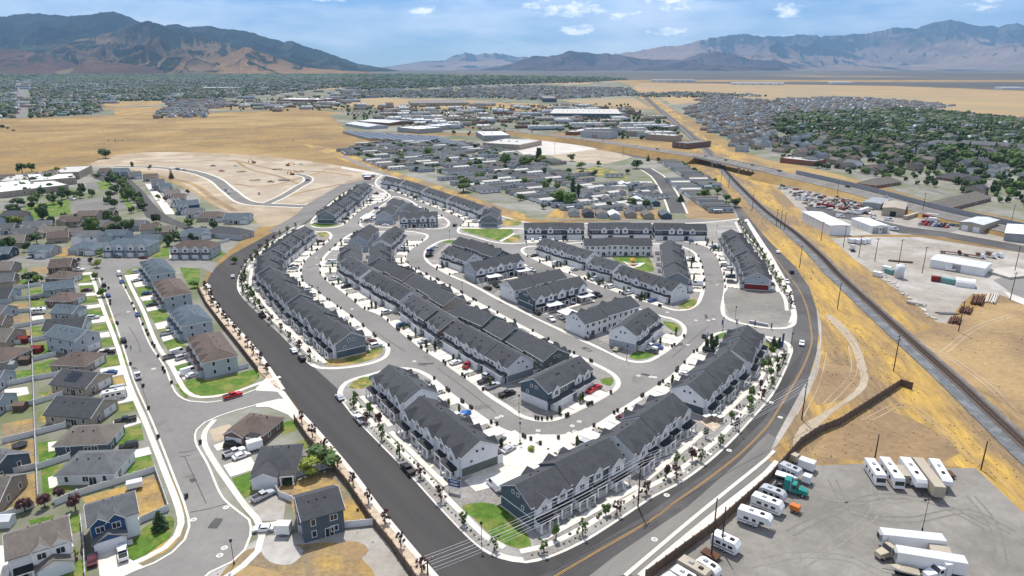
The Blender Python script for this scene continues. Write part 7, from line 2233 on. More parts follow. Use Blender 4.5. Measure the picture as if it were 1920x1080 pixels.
def low_tree(seed):
 b=MB()
 lump(b,(0,0,.5),.62,seed,nu=6,nv=4,flat=.85)
 lump(b,(.35,.2,.35),.42,seed+1,nu=5,nv=3)
 lump(b,(-.3,.25,.4),.45,seed+2,nu=5,nv=3)
 return b.mesh('tree','far_leaf')
LT=[low_tree(i*3) for i in range(6)]
merged('distant_trees',near+[(LT[i % 6],)+q[1:] for i,q in enumerate(far)])
merged('far_woods',[(LT[i % 6],x,y,z,rz,w,w*.6,h) for i,(x,y,z,w,h,rz) in enumerate(FARW)])
# dry tufts and sagebrush over the golden ground: nobody could count them
def tuft(seed,m):
 b=MB()
 lump(b,(0,0,.18),.5,seed,nu=6,nv=3,flat=.45)
 blob(b,(0,0,.35),.55,10,seed,leaf=.16,flat=.6)
 return b.mesh('tuft',m)
mat('sage',(.30,.285,.18),(.23,.22,.14),1,rough=.9)
mat('tuft_gold',(.55,.38,.13),(.45,.30,.10),1,rough=.9)
mat('tuft_brown',(.34,.235,.12),(.27,.19,.10),1,rough=.9)
TF=[tuft(1,'sage'),tuft(2,'sage'),tuft(3,'tuft_gold'),tuft(4,'tuft_gold'),tuft(5,'tuft_brown'),tuft(6,'tuft_brown')]
it=[]
qq=random.Random(8)
for poly,st,sz,dn,pal in (
  ([(1500,560),(1560,500),(1640,580),(1800,720),(1960,860),(1960,940),(1860,900),(1790,875),(1500,866),(1440,905),(1480,800),(1530,690)],2.1,(.25,.6),.5,(0,2,2,3,4,5)),
  ([(1300,265),(1400,330),(1500,420),(1560,490),(1500,555),(1450,460),(1370,360),(1300,310),(1050,262),(1100,262)],4.5,(.5,1.1),.6,(0,0,1,4,5)),
  ([(1560,440),(1700,580),(1900,770),(1960,830),(1960,600),(1880,560),(1760,615),(1650,520)],3.0,(.3,.7),.4,(0,2,3,4,5)),
  ([(500,1000),(730,995),(770,1080),(400,1080)],1.6,(.2,.45),.5,(2,3,4,5)),
  ([(0,225),(400,212),(620,208),(690,262),(640,290),(480,290),(225,285),(0,310)],17,(.6,1.5),.7,(0,1,4,5,2)),
  ([(1440,345),(1540,372),(1720,410),(1560,350),(1400,312)],4,(.5,1.0),.5,(0,1,4))):
 for x,y,z in scatter(poly,st,st,.3,st*.5,int(st*10),dn):
  if float(fbm(np.array([x/22.]),np.array([y/22.]),2,5)[0])<.52:
   continue
  s_=qq.uniform(*sz)
  it.append((TF[qq.choice(pal)],x,y,z+.02,qq.uniform(0,6.28),s_,s_,s_*.8))
merged('dry_tufts',it)
for px,py,s_ in ((190,283,2.2),(186,281,1.3),(203,264,1.4),(216,265,1.6),(222,265,1.2),(229,264,1.3),(5,240,6),(14,242,4),(25,246,3)):
 x,y=G(px,py)
 tag(link('bush',FT[6],None,(x,y,0),px,(s_*1.2,s_*1.2,s_)),'dark bush standing alone in the wide golden field','bush','bushes of the golden field')
# --- highway and overpass
HWP=[(860,236),(925,240),(1010,251),(1110,262),(1210,277.5),(1300,291),(1335,297),(1440,319.5),(1590,355),(1740,396),(1920,437),(2200,500)]
def GZ(px,py,z): return G(px,py,z)
hp=[]
hzs=[1.5,3,6,6.5,7,7,7,7,4.6,2.6,2,2]
for (a,b_),z in zip(HWP,hzs):
 x,y=G(a,b_,z)
 hp.append((x,y,z))
hpx=rings([(q[0],q[1]) for q in hp],False,8)
cum=[0]
for a,c in zip(hp,hp[1:]):
 cum.append(cum[-1]+hypot(c[0] - a[0],c[1] - a[1]))
cx=[0]
for a,c in zip(hpx,hpx[1:]):
 cx.append(cx[-1]+hypot(c[0] - a[0],c[1] - a[1]))
sc_=cum[-1]/cx[-1]
hz_=[float(np.interp(q*sc_,cum,hzs)) for q in cx]
HW=21.0
deck0,deck1=cum[6]*.985+0,cum[6]+(cum[7] - cum[6])*.98
Lf,Rt=strip(hpx,HW,0)
Lb,Rb=strip(hpx,HW+2,0)
LF2=([],[])
for i in range(len(hpx)):
 a_,b2=strip(hpx[max(i - 1,0):i+2],HW+2+3.4*hz_[i],0)
 k=0 if i==0 else 1
 LF2[0].append(a_[k])
 LF2[1].append(b2[k])
bank=MB()
for i in range(len(hpx) - 1):
 s0,s1=cx[i]*sc_,cx[i+1]*sc_
 if s1>deck0 and s0<deck1:
  continue
 z0,z1=hz_[i],hz_[i+1]
 bank.face([(*Rb[i],z0 - .3),(*Rb[i+1],z1 - .3),(*Lb[i+1],z1 - .3),(*Lb[i],z0 - .3)])
 bank.face([(*LF2[1][i],-.2),(*LF2[1][i+1],-.2),(*Rb[i+1],z1 - .3),(*Rb[i],z0 - .3)])
 bank.face([(*Lb[i],z0 - .3),(*Lb[i+1],z1 - .3),(*LF2[0][i+1],-.2),(*LF2[0][i],-.2)])
 for nb_,pr in ((i,s0),(i+1,s1)):
  nxt=cx[i - 1]*sc_ if nb_==i else (cx[min(i+2,len(cx) - 1)]*sc_)
  if (nb_==i and i>0 and s0>deck0 and cx[i - 1]*sc_<deck1) or (nb_==i+1 and i+2<len(cx) and cx[i+2]*sc_>deck0 and s1<deck0):
   z=hz_[nb_]
   bank.face([(*LF2[0][nb_],-.2),(*Lb[nb_],z - .3),(*Rb[nb_],z - .3),(*LF2[1][nb_],-.2)])
eo=link('embankment',bank.mesh('embankment','dry_grass'))
eo['kind']='structure'
ribbon('highway',hpx,HW,0,'asphalt_old',zf=lambda i: hz_[i])
ribbon('highway_line',hpx,.35,0,'white_paint',off=HW/2 - 2.2,zf=lambda i: hz_[i]+.05)
ribbon('highway_line',hpx,.35,0,'white_paint',off=-HW/2+2.2,zf=lambda i: hz_[i]+.05)
ribbon('highway_line',hpx,.35,0,'yellow_paint',off=0,zf=lambda i: hz_[i]+.05)
# bridge: deck, barriers, piers
idx=[i for i in range(len(hpx)) if deck0 - 14<cx[i]*sc_<deck1+14]
br_=root('overpass',(*hpx[idx[0]],0),0,'concrete overpass carrying the highway over the railway on two rows of piers','bridge')
ox,oy=hpx[idx[0]]
d=MB()
for i in idx[:-1]:
 z0,z1=hz_[i] - .04,hz_[i+1] - .04
 d.hexa([(Rt[i][0] - ox,Rt[i][1] - oy,z0 - 1.3),(Rt[i+1][0] - ox,Rt[i+1][1] - oy,z1 - 1.3),(Lf[i+1][0] - ox,Lf[i+1][1] - oy,z1 - 1.3),(Lf[i][0] - ox,Lf[i][1] - oy,z0 - 1.3)],
   [(Rt[i][0] - ox,Rt[i][1] - oy,z0),(Rt[i+1][0] - ox,Rt[i+1][1] - oy,z1),(Lf[i+1][0] - ox,Lf[i+1][1] - oy,z1),(Lf[i][0] - ox,Lf[i][1] - oy,z0)],0)
link('deck',d.mesh('deck','concrete_road'),br_)
for off in (HW/2 - .2,-HW/2+.2):
 o=ribbon('barrier',[(hpx[i][0] - ox,hpx[i][1] - oy) for i in idx],.35,0,'concrete_road',off=off,h=.95,parent=br_,zf=lambda i: hz_[idx[i]]+.9)
for f in (.25,.72):
 s_=deck0+(deck1 - deck0)*f
 i=min(range(len(cx)),key=lambda k: abs(cx[k]*sc_ - s_))
 for k in range(4):
  t=(k+.5)/4
  x,y=Rt[i][0]+(Lf[i][0] - Rt[i][0])*t - ox,Rt[i][1]+(Lf[i][1] - Rt[i][1])*t - oy
  b=MB()
  b.tube((x,y,0),(x,y,hz_[i] - 1.3),.75,.75,10)
  link('pier',b.mesh('pier','concrete_road'),br_)
 b=MB()
 b.tube((Rt[i][0] - ox,Rt[i][1] - oy,hz_[i] - 1.9),(Lf[i][0] - ox,Lf[i][1] - oy,hz_[i] - 1.9),.8,.8,4)
 link('pier_cap',b.mesh('pier_cap','concrete_road'),br_)
# sound wall along the far side
sw=[p for p,s in zip([((a[0]+(a[0] - c[0])*.07),(a[1]+(a[1] - c[1])*.07)) for a,c in zip(Lf,Rt)],cx) if s*sc_>deck1+25]
swz=[z for z,s in zip(hz_,cx) if s*sc_>deck1+25]
r=root('sound_wall',(sw[0][0],sw[0][1],0),0,'long grey sound wall along the far side of the highway','wall')
for i,(a,c) in enumerate(zip(sw,sw[1:])):
 dd=hypot(c[0] - a[0],c[1] - a[1])
 b=MB()
 b.box(0,dd,-.15,.15,0,swz[i]+3.6,0)
 for k in range(2):
  b.box(dd*k/2 - .2,dd*k/2+.2,-.26,.26,0,swz[i]+3.75,0)
 link('wall_panel',b.mesh('wall_panel','metal_grey'),r,(a[0] - sw[0][0],a[1] - sw[0][1],0),atan2(c[1] - a[1],c[0] - a[0]))
# traffic on it
q=random.Random(4)
hw_l=[]
for i in range(12,len(hpx) - 4,5):
 if q.random()<.6:
  a,c=hpx[i],hpx[i+1]
  s=q.choice([-1,1])
  an=atan2(c[1] - a[1],c[0] - a[0])+(pi if s>0 else 0)
  nx_,ny_=-(c[1] - a[1]),c[0] - a[0]
  l=hypot(nx_,ny_)
  off=s*q.choice([3.2,6.6])
  tag(link('car',q.choice(TC),None,(a[0]+nx_/l*off,a[1]+ny_/l*off,hz_[i]+.03),an),'small car driving on the raised highway','car','cars on the highway')
# --- railway track
r=root('railway_track',(*rw[0],0),0,'single railway track running down to the lower right corner','railway track')
ox,oy=rw[0]
L0=[(x - ox,y - oy) for x,y in rw]
ribbon('ballast_bed',L0,4.2,.42,'ballast_brown',h=.3,parent=r)
for s in (-.72,.72):
 ribbon('rail',L0,.12,.68,'rail',off=s,h=.16,parent=r)
slp=MB()
slp.box(-.12,.12,-1.3,1.3,.38,.52,0)
SLP=slp.mesh('sleeper','sleeper')
pts=[]
acc=0
for a,c in zip(rw,rw[1:]):
 dd=hypot(c[0] - a[0],c[1] - a[1])
 while acc<dd:
  pts.append((a[0]+(c[0] - a[0])*acc/dd,a[1]+(c[1] - a[1])*acc/dd,atan2(c[1] - a[1],c[0] - a[0])))
  acc+=.7
 acc -=dd
pts.sort(key=lambda p: hypot(p[0],p[1]))
for x,y,an in pts[:290]:
 link('sleeper',SLP,r,(x - ox,y - oy,0),an)
o=merged('sleepers',[(SLP,x - ox,y - oy,0,an,1,1,1) for x,y,an in pts[290:900]])
o.parent=r
# --- poles and wires
def pole(px,py,h,label,arms=1,group='wooden power poles',lean=0,m='wood_pole'):
 x,y=G(px,py)
 r=root('power_pole',(x,y,0),lean,label,'power pole',group)
 b=MB()
 b.tube((0,0,0),(0,0,h),.2,.13,8)
 link('pole',b.mesh('pole',m),r)
 for k in range(arms):
  b=MB()
  z=h - .5 - 1.3*k
  b.box(-1.5,1.5,-.07,.07,z - .09,z+.09)
  c=link('crossarm',b.mesh('crossarm',m),r)
  for xx in (-1.35,-.55,.55,1.35):
   g=MB()
   g.tube((xx,0,z+.09),(xx,0,z+.38),.07,.05,6)
   link('insulator',g.mesh('insulator','trim_white'),c)
 return x,y,h
PP=[pole(806,1160,13.5,'power pole at the bottom edge carrying the wires across the arterial',1,lean=.9),
  pole(1196,951,13.0,'power pole standing in the gravel before the nearest dark blue row',2,lean=.9),
  pole(1503,787,13.0,'power pole at the outer edge of the right arterial curve',2,lean=.9)]
pole(1675,696,13.6,'power pole with a double crossarm between the panel wall and the railway',2,lean=.5)
pole(1570,579,12,'power pole in the golden grass above the dirt track',1,lean=.5)
for k,(px,py,h,lb) in enumerate([(1797,622,13,'power pole beside the stacked rusty pipes'),(1894,562,13,'power pole at the corner of the right hand road'),(1640,490,13,'pole at the left edge of the gravel yard'),(1581,464,13,'pole between the white warehouse and the small trailers'),(1610,482,12,'pole left of the gravel yard gate'),
         (1684,500,15,'tall leaning pole in the gravel yard'),(1729,512,14,'pole left of the long white shed'),(1902,511,14,'pole behind the long white shed'),(1499,502,12,'pole in the grass beside the upper railway'),(1539,452,12,'pole at the foot of the white warehouse'),(1455,425,12,'first of three poles close together by the track'),
         (1463,428,12,'second of three poles close together by the track'),(1470,432,12,'third of three poles close together by the track'),(1729,400,15,'pole right of the tan workshop'),(1569,370,14,'pole on the slope below the highway'),(1895,422,14,'pole before the sound wall at the right'),(1352,340,12,'pole beneath the west end of the overpass'),
         (1366,352,12,'pole right of the overpass end'),(1410,395,12,'pole beside the arterial below the overpass'),(1640,861,7.5,'thin pole behind the parked motorhomes'),(1839,881,8.5,'thin pole at the corner of the trailer lot'),(1333,1046,15,'tall wooden pole beside the flat rusty trailer'),(1352,1031,11,'shorter dark pole with guy wires by the flat trailer'),(1168,293,13,'pole at the edge of the dirt patch'),(1040,288,13,'pole at the empty car park')]):
 pole(px,py,h,lb,1 if k not in (20,21,22,23,19) else 0,lean=.4)
w=root('overhead_wires',(PP[1][0],PP[1][1],0),0,'bundle of pale overhead wires sagging between the power poles of the arterial','overhead wires')
ox,oy=PP[1][0],PP[1][1]
for a,c in zip(PP,PP[1:]):
 dx,dy=c[0] - a[0],c[1] - a[1]
 l=hypot(dx,dy)
 nx_,ny_=-dy/l,dx/l
 for k,off in enumerate((-1.35,-.55,.55,1.35,-.9,1.0,0)):
  dz=-.1 if k<4 else (-1.45 if k<6 else -3)
  b=MB()
  pv_=None
  for j in range(17):
   t=j/16
   p=(a[0]+dx*t+nx_*off - ox,a[1]+dy*t+ny_*off - oy,a[2]+(c[2] - a[2])*t+dz - 1.6*4*t*(1 - t))
   if pv_:
    b.tube(pv_,p,.035,.035,3,cap=False)
   pv_=p
  link('wire',b.mesh('wire','wire'),w)
def lamp(px,py,label,h=5.5,big=False,rz=0.0,group='dark street lamps'):
 x,y=G(px,py)
 r=root('street_lamp',(x,y,.1),rz,label,'street lamp',group)
 b=MB()
 b.tube((0,0,0),(0,0,.7),.2,.14,8)
 b.tube((0,0,.7),(0,0,h),.075,.055,8)
 link('pole',b.mesh('pole','black'),r)
 g=MB()
 if big:
  for s in (-1,1):
   g.box(s*.1,s*1.3,-.06,.06,h - .1,h)
   g.box(s*1.3 - .3,s*1.3+.3,-.25,.25,h - .15,h+.12)
 else:
  g.hexa([(-.16,-.16,h),(.16,-.16,h),(.16,.16,h),(-.16,.16,h)],[(-.25,-.25,h+.5),(.25,-.25,h+.5),(.25,.25,h+.5),(-.25,.25,h+.5)])
  g.hexa([(-.3,-.3,h+.5),(.3,-.3,h+.5),(.3,.3,h+.5),(-.3,.3,h+.5)],[(-.04,-.04,h+.75),(.04,-.04,h+.75),(.04,.04,h+.75),(-.04,.04,h+.75)])
 link('lamp_head',g.mesh('lamp_head','black'),r)
for a in [(439,1058,'street lamp at the edge of the cul-de-sac'),(580,672,'street lamp before the west corner lawn'),(975,829,'street lamp at the mouth of the wide drive'),(903,1024,'street lamp beside the bottom lawn'),(1175,677,'street lamp before the oval lawn'),(1378,601,'street lamp at the vacant lot corner'),(1385,812,'street lamp beside the right arterial'),(1483,653,'street lamp at the east entry'),
   (1292,475,'street lamp at the top of the eastern inner street'),(988,467,'street lamp at the west tip of the playground block'),(867,552,'street lamp on the central block before the east rows'),(843,450,'street lamp at the car park block corner'),(598,563,'street lamp behind the long west row'),(1355,622,'street lamp at the main crossing'),(703,350,'street lamp at the north end'),(1343,440,'street lamp beside the rightmost white gabled row'),(973,775,'low lamp at the south tip gravel')]:
 lamp(*a)
lamp(1729,995,'twin headed light mast behind the semi trailer',8.5,True,.5)
# --- trailers, motorhomes, trucks in the lots
def wheels(r,xs,y,rad=.45,z=None):
 b=MB()
 b.tube((0,-.14,0),(0,.14,0),rad,rad,12,0)
 b.tube((0,-.15,0),(0,.15,0),rad*.5,rad*.5,8,1)
 wm=b.mesh('wheel',['rubber','paint_silver'])
 for x in xs:
  for s in (-1,1):
   link('wheel',wm,r,(x,s*y,rad))
def axis(A,B,h):
 a,b_=G(*A,h),G(*B,h)
 return a,b_,atan2(b_[1] - a[1],b_[0] - a[0]),hypot(b_[0] - a[0],b_[1] - a[1])
RVG='motorhomes and caravans in the gravel lot'
def rv(A,B,label,kind='travel',h=3.3,w=2.5,body='metal_white',stripe='paint_grey',name='caravan',cat='caravan',group=RVG,L=None):
 a,b_,ang,l=axis(A,B,h)
 L=L or max(l,5.5)
 r=root(name,(a[0],a[1],.06),ang,label,cat,group)
 m=MB()
 z0=.55
 if kind=='travel':
  prof=[(0,z0),(L - .5,z0),(L,1.2),(L - .1,2.2),(L - .8,h),(.25,h),(0,h - .3)]
 elif kind=='fifth':
  prof=[(0,z0),(L - 3.0,z0),(L - 2.9,1.75),(L - .2,1.75),(L,2.1),(L - .25,3.0),(L - .9,h),(.25,h),(0,h - .25)]
 elif kind=='motor':
  prof=[(0,z0),(L,z0),(L+.05,1.3),(L - .15,2.6),(L - .5,h),(.2,h),(0,h - .2)]
 else:                   # round ended teardrop or silver caravan
  prof=[(0.5,z0),(L - .5,z0),(L,1.3),(L - .15,2.1),(L - .6,h - .25),(L - 1.3,h),(1.3,h),(.6,h - .25),(.15,2.1),(0,1.3)]
 n=len(prof)
 k=len(m.v)
 for s in (-1,1):
  for x,z in prof:
   m.v.append((x,s*w/2,z))
 m.f.append(tuple(range(k,k+n)))
 m.f.append(tuple(range(k+2*n - 1,k+n - 1,-1)))
 m.m+=[0,0]
 for i in range(n):
  j=(i+1) % n
  m.f.append((k+j,k+i,k+n+i,k+n+j))
  m.m.append(0)
 link('body',m.mesh('body',body),r)
 st=MB()
 for s in (-1,1):
  y0,y1=(w/2,w/2+.02) if s>0 else (-w/2 - .02,-w/2)
  st.box(.3,L - (3.1 if kind=='fifth' else .7),y0,y1,1.0,1.22)
  so=MB()
  so.box(.3,L - (3.1 if kind=='fifth' else .7),y0,y1,1.0,1.22)
  link('stripe',so.mesh('stripe',stripe),r)
 for s in (-1,1):
  for x,ww in ((L*.2,1.1),(L*.45,.8),(L*.66,1.0)):
   g=MB()
   g.box(x,x+ww,s*w/2 - .03,s*w/2+.03,1.6,2.3)
   link('window',g.mesh('window','car_glass'),r)
 for x in (L*.3,L*.62):
  u=MB()
  u.hexa([(x,-.4,h),(x+1,-.4,h),(x+1,.4,h),(x,.4,h)],[(x+.1,-.3,h+.3),(x+.9,-.3,h+.3),(x+.9,.3,h+.3),(x+.1,.3,h+.3)])
  link('air_conditioner',u.mesh('air_conditioner','metal_grey' if x<L*.5 else 'black'),r)
 if kind=='motor':
  g=MB()
  g.face([(L+.07,-w/2+.15,1.45),(L+.07,w/2 - .15,1.45),(L - .08,w/2 - .15,2.55),(L - .08,-w/2+.15,2.55)])
  link('windscreen',g.mesh('windscreen','car_glass'),r)
  wheels(r,(L*.22,L*.82),w/2 - .15,.48)
 else:
  wheels(r,(L*.36,L*.36+1.0),w/2 - .1,.38)
  t=MB()
  t.tube((L - .5,0,.55),(L+1.0,0,.55),.06,.06,5)
  t.tube((L+.8,0,0),(L+.8,0,.6),.06,.06,5)
  link('hitch',t.mesh('hitch','black'),r)
 return r
def box_trailer(A,B,label,h=4.0,w=2.6,body='metal_white',front='metal_grey',reefer=True,name='semi_trailer',cat='semi trailer',z0=1.15,group='semi trailers in the gravel lot'):
 a,b_,ang,L=axis(A,B,h)
 r=root(name,(a[0],a[1],.06),ang,label,cat,group)
 m=MB()
 m.box(0,L,-w/2,w/2,z0,h)
 for k in range(1,int(L/1.2)):
  for s in (-1,1):
   m.box(k*1.2 - .03,k*1.2+.03,s*w/2 - .02,s*w/2+.02,z0+.1,h - .1)
 link('body',m.mesh('body',body),r)
 rf=MB()
 rf.box(.04,L - .04,-w/2+.04,w/2 - .04,h,h+.05)
 link('roof',rf.mesh('roof','metal_roof' if body=='metal_white' else body),r)
 ch=MB()
 ch.box(.3,L - 1.2,-.45,.45,z0 - .35,z0)
 link('chassis',ch.mesh('chassis','black'),r)
 if L>9:
  wheels(r,(1.6,2.9),w/2 - .2,.52)
  for s in (-1,1):
   g=MB()
   g.box(L - 3.4,L - 3.2,s*.8 - .08,s*.8+.08,0,z0)
   link('landing_leg',g.mesh('landing_leg','metal_grey'),r)
 else:
  wheels(r,(L*.35,L*.35+.8),w/2 - .1,.34)
  g=MB()
  g.tube((L,0,.5),(L+1.1,0,.5),.06,.06,5)
  link('hitch',g.mesh('hitch','black'),r)
 if reefer:
  g=MB()
  g.box(L,L+.5,-.9,.9,2.1,3.7,0)
  g.box(L+.5,L+.53,-.7,.7,2.4,3.4,1)
  link('cooling_unit',g.mesh('cooling_unit',[front,'black']),r)
 return r
def tractor(A,B,label,paint='paint_teal',sleeper=True):
 a,b_,ang,l=axis(A,B,1.5)
 L=7.6
 r=root('semi_truck',(a[0],a[1],.06),ang,label,'semi truck','semi trucks in the gravel lot')
 c=MB()
 c.hexa([(5.2,-1.0,.7),(7.5,-.85,.7),(7.5,.85,.7),(5.2,1.0,.7)],[(5.2,-1.0,2.0),(7.3,-.75,1.65),(7.3,.75,1.65),(5.2,1.0,2.0)])
 c.hexa([(3.6,-1.15,.7),(5.25,-1.15,.7),(5.25,1.15,.7),(3.6,1.15,.7)],[(3.6,-1.1,2.9),(4.7,-1.05,2.9),(4.7,1.05,2.9),(3.6,1.1,2.9)])
 if sleeper:
  c.hexa([(1.9,-1.2,.9),(3.62,-1.2,.9),(3.62,1.2,.9),(1.9,1.2,.9)],[(1.9,-1.15,3.7),(3.4,-1.1,3.7),(3.4,1.1,3.7),(1.9,1.15,3.7)])
 link('cab',c.mesh('cab',paint),r)
 g=MB()
 g.face([(5.26,-1.0,2.0),(5.26,1.0,2.0),(4.74,.95,2.8),(4.74,-.95,2.8)])
 link('windscreen',g.mesh('windscreen','car_glass'),r)
 for s in (-1,1):
  g=MB()
  g.box(3.9,4.7,s*1.13 - .03,s*1.13+.03,1.8,2.5)
  link('window',g.mesh('window','car_glass'),r)
  g=MB()
  g.tube((3.5,s*1.28,1),(3.5,s*1.28,3.9),.09,.09,8)
  link('exhaust_pipe',g.mesh('exhaust_pipe','paint_silver'),r)
  g=MB()
  g.box(5.9,7.0,s*1.0 - .22,s*1.0+.22,.95,1.12)
  link('fender',g.mesh('fender',paint),r)
 g=MB()
 g.box(-.6,7.3,-.42,.42,.6,.9)
 g.tube((.2,0,.9),(1.4,0,1.05),.45,.4,10)
 link('chassis',g.mesh('chassis','black'),r)
 wheels(r,(0,1.3,6.4),1.0,.52)
 return r
def boat(A,B,label,cover='paint_tan',hull='paint_white',L=None):
 a,b_,ang,l=axis(A,B,1.8)
 L=L or max(l,5.5)
 r=root('boat',(a[0],a[1],.06),ang,label,'boat','boats on trailers')
 h=MB()
 k=9
 rowsb,rowst=[],[]
 for i in range(k):
  t=i/(k - 1)
  w=1.15*(1 - max(0,(t - .45)/.55) **2.2)
  rowst.append((t*L,w,1.55+.25*t*t))
  rowsb.append((t*L*.96,w*.45,.75+.35*t **3))
 for i in range(k - 1):
  for s in (-1,1):
   q=[(rowsb[i][0],s*rowsb[i][1],rowsb[i][2]),(rowsb[i+1][0],s*rowsb[i+1][1],rowsb[i+1][2]),(rowst[i+1][0],s*rowst[i+1][1],rowst[i+1][2]),(rowst[i][0],s*rowst[i][1],rowst[i][2])]
   h.face(q if s<0 else q[::-1])
  h.face([(rowsb[i][0],-rowsb[i][1],rowsb[i][2]),(rowsb[i][0],rowsb[i][1],rowsb[i][2]),(rowsb[i+1][0],rowsb[i+1][1],rowsb[i+1][2]),(rowsb[i+1][0],-rowsb[i+1][1],rowsb[i+1][2])])
 h.face([(0,-rowsb[0][1],rowsb[0][2]),(0,-rowst[0][1],rowst[0][2]),(0,rowst[0][1],rowst[0][2]),(0,rowsb[0][1],rowsb[0][2])])
 link('hull',h.mesh('hull',hull),r)
 c=MB()
 for i in range(k - 1):
  z0,z1=rowst[i][2],rowst[i+1][2]
  u0,u1=.45*sin(pi*min(1,i/(k - 1)+.1)),.45*sin(pi*min(1,(i+1)/(k - 1)+.1))
  for s in (-1,1):
   q=[(rowst[i][0],s*rowst[i][1]*1.02,z0+.02),(rowst[i+1][0],s*rowst[i+1][1]*1.02,z1+.02),(rowst[i+1][0],0,z1+u1),(rowst[i][0],0,z0+u0)]
   c.face(q if s<0 else q[::-1])
 link('cover',c.mesh('cover',cover),r)
 t=MB()
 for s in (-.7,.7):
  t.box(.3,L*.8,s - .05,s+.05,.5,.62)
 t.tube((L*.7,0,.56),(L+1.2,0,.56),.06,.06,5)
 t.box(.6,L*.8,-.75,.75,.45,.55)
 link('trailer_frame',t.mesh('trailer_frame','black'),r)
 wheels(r,(L*.35,),1.0,.33)
 return r
rv((1630,858),(1654,893),'white and grey motorhome, first from the left of the row of five','motor',name='motorhome',cat='motorhome')
rv((1658,856),(1689,899),'motorhome with black and orange flanks, second in the row of five','motor',body='metal_white',stripe='paint_orange',name='motorhome',cat='motorhome')
box_trailer((1684,872),(1700,893),'small tan enclosed trailer squeezed behind the black flanked motorhome',2.6,2.3,'metal_tan',reefer=False,name='cargo_trailer',cat='cargo trailer',z0=.5,group='small cargo trailers')
rv((1696,856),(1731,903),'long white fifth wheel caravan in the middle of the row of five','fifth',3.7,2.6)
box_trailer((1721,858),(1764,914),'long beige box trailer with a blue edge, fourth in the row of five',4.0,2.6,'metal_tan',reefer=False)
rv((1751,859),(1778,902),'white caravan, rightmost of the row of five','fifth',3.4,2.5)
box_trailer((1774,882),(1785,893),'low rusty red flat trailer beside the rightmost caravan',.9,2.2,'rust',reefer=False,name='flat_trailer',cat='flat trailer',z0=.6,group='small cargo trailers')
box_trailer((1771,1008),(1653,996),'upper white semi trailer with a cooling unit, behind the beige truck',4.1,2.7)
box_trailer((1812,1050),(1682,1029),'lower grey white semi trailer with a cooling unit, beside the covered boat',4.1,2.7)
box_trailer((1783,1033),(1743,1025),'short beige box body between the two semi trailers',3.2,2.4,'metal_tan',reefer=False,name='cargo_trailer',cat='cargo trailer',z0=.8,group='small cargo trailers')
tractor((1695,1024),(1656,1035),'beige semi truck with a rounded cab between the semi trailers','paint_tan',False)
tractor((1790,1065),(1740,1075),'white semi truck with a tan sleeper at the bottom edge of the lot','paint_white')
boat((1724,1070),(1672,1060),'boat under a tan cover on a trailer beside the lower semi trailer')
box_trailer((1500,858),(1529,868),'white enclosed trailer near the brown wall, upper of two',2.7,2.4,'metal_white',reefer=False,name='cargo_trailer',cat='cargo trailer',z0=.5,group='small cargo trailers')
box_trailer((1507,889),(1522,894),'smaller white enclosed trailer beside the teal truck',2.3,2.0,'metal_white',reefer=False,name='cargo_trailer',cat='cargo trailer',z0=.5,group='small cargo trailers')
box_trailer((1486,850),(1497,855),'short beige box trailer at the head of the wall row',2.3,2.0,'metal_tan',reefer=False,name='cargo_trailer',cat='cargo trailer',z0=.5,group='small cargo trailers')
rv((1464,866),(1500,882),'light grey fifth wheel caravan above the white boat','fifth',3.1,2.4,'paint_silver')
boat((1455,884),(1490,894),'white open boat on a trailer between the grey caravan and the teal truck','paint_white','paint_white')
tractor((1456,905),(1500,918),'teal green semi truck without a trailer','paint_teal')
rv((1425,907),(1475,926),'silver riveted caravan with round ends','round',3.0,2.4,'paint_silver','paint_silver')
rv((1412,924),(1470,946),'long white caravan below the silver one','travel',3.2,2.5)
rv((1386,949),(1450,971),'white fifth wheel caravan, lowest of the group of three along the wall','fifth',3.6,2.5)
rv((1338,996),(1388,1019),'white and black caravan standing alone beside the tall pole','travel',3.2,2.5,stripe='paint_black')
rv((1307,1042),(1342,1064),'small white round ended caravan below the flat trailer','round',2.8,2.3)
rv((1276,1044),(1332,1076),'beige motorhome at the bottom edge along the wall','motor',3.2,2.5,'metal_tan','paint_maroon','motorhome','motorhome')
rv((1262,1062),(1296,1082),'white caravan at the bottom edge, right of the last one','travel',3.1,2.4)
rv((1246,1074),(1270,1092),'white caravan cut by the bottom edge, last along the wall','travel',3.0,2.4)
box_trailer((1318,1030),(1348,1046),'rusty open flat trailer at the foot of the tall pole',.9,2.2,'rust',reefer=False,name='flat_trailer',cat='flat trailer',z0=.6,group='small cargo trailers')
box_trailer((1483,944),(1500,951),'orange and black towed generator',1.8,1.5,'paint_orange',reefer=False,name='generator',cat='generator',z0=.6,group=None)
# vehicles of the left neighbourhood
rv((234,727),(186,737),'long white travel trailer in a side drive of the fenced row','travel',3.1,2.4,group='trailers in the left neighbourhood')
rv((57,579),(82,577),'small white camper in the back yard behind the fence','travel',2.6,2.2,group='trailers in the left neighbourhood')
box_trailer((236,906),(266,899),'low white covered trailer in the golden corner yard',2.1,2.1,'metal_white',reefer=False,name='cargo_trailer',cat='cargo trailer',z0=.7,group='trailers in the left neighbourhood')
box_trailer((544,981),(517,981),'white enclosed trailer beside the golden yard fence',2.8,2.3,'metal_white',reefer=False,name='cargo_trailer',cat='cargo trailer',z0=.5,group='trailers in the left neighbourhood')
box_trailer((462,830),(490,822),'white trailer beside the dark hip roofed house',2.8,2.3,'metal_white',reefer=False,name='cargo_trailer',cat='cargo trailer',z0=.5,group='trailers in the left neighbourhood')
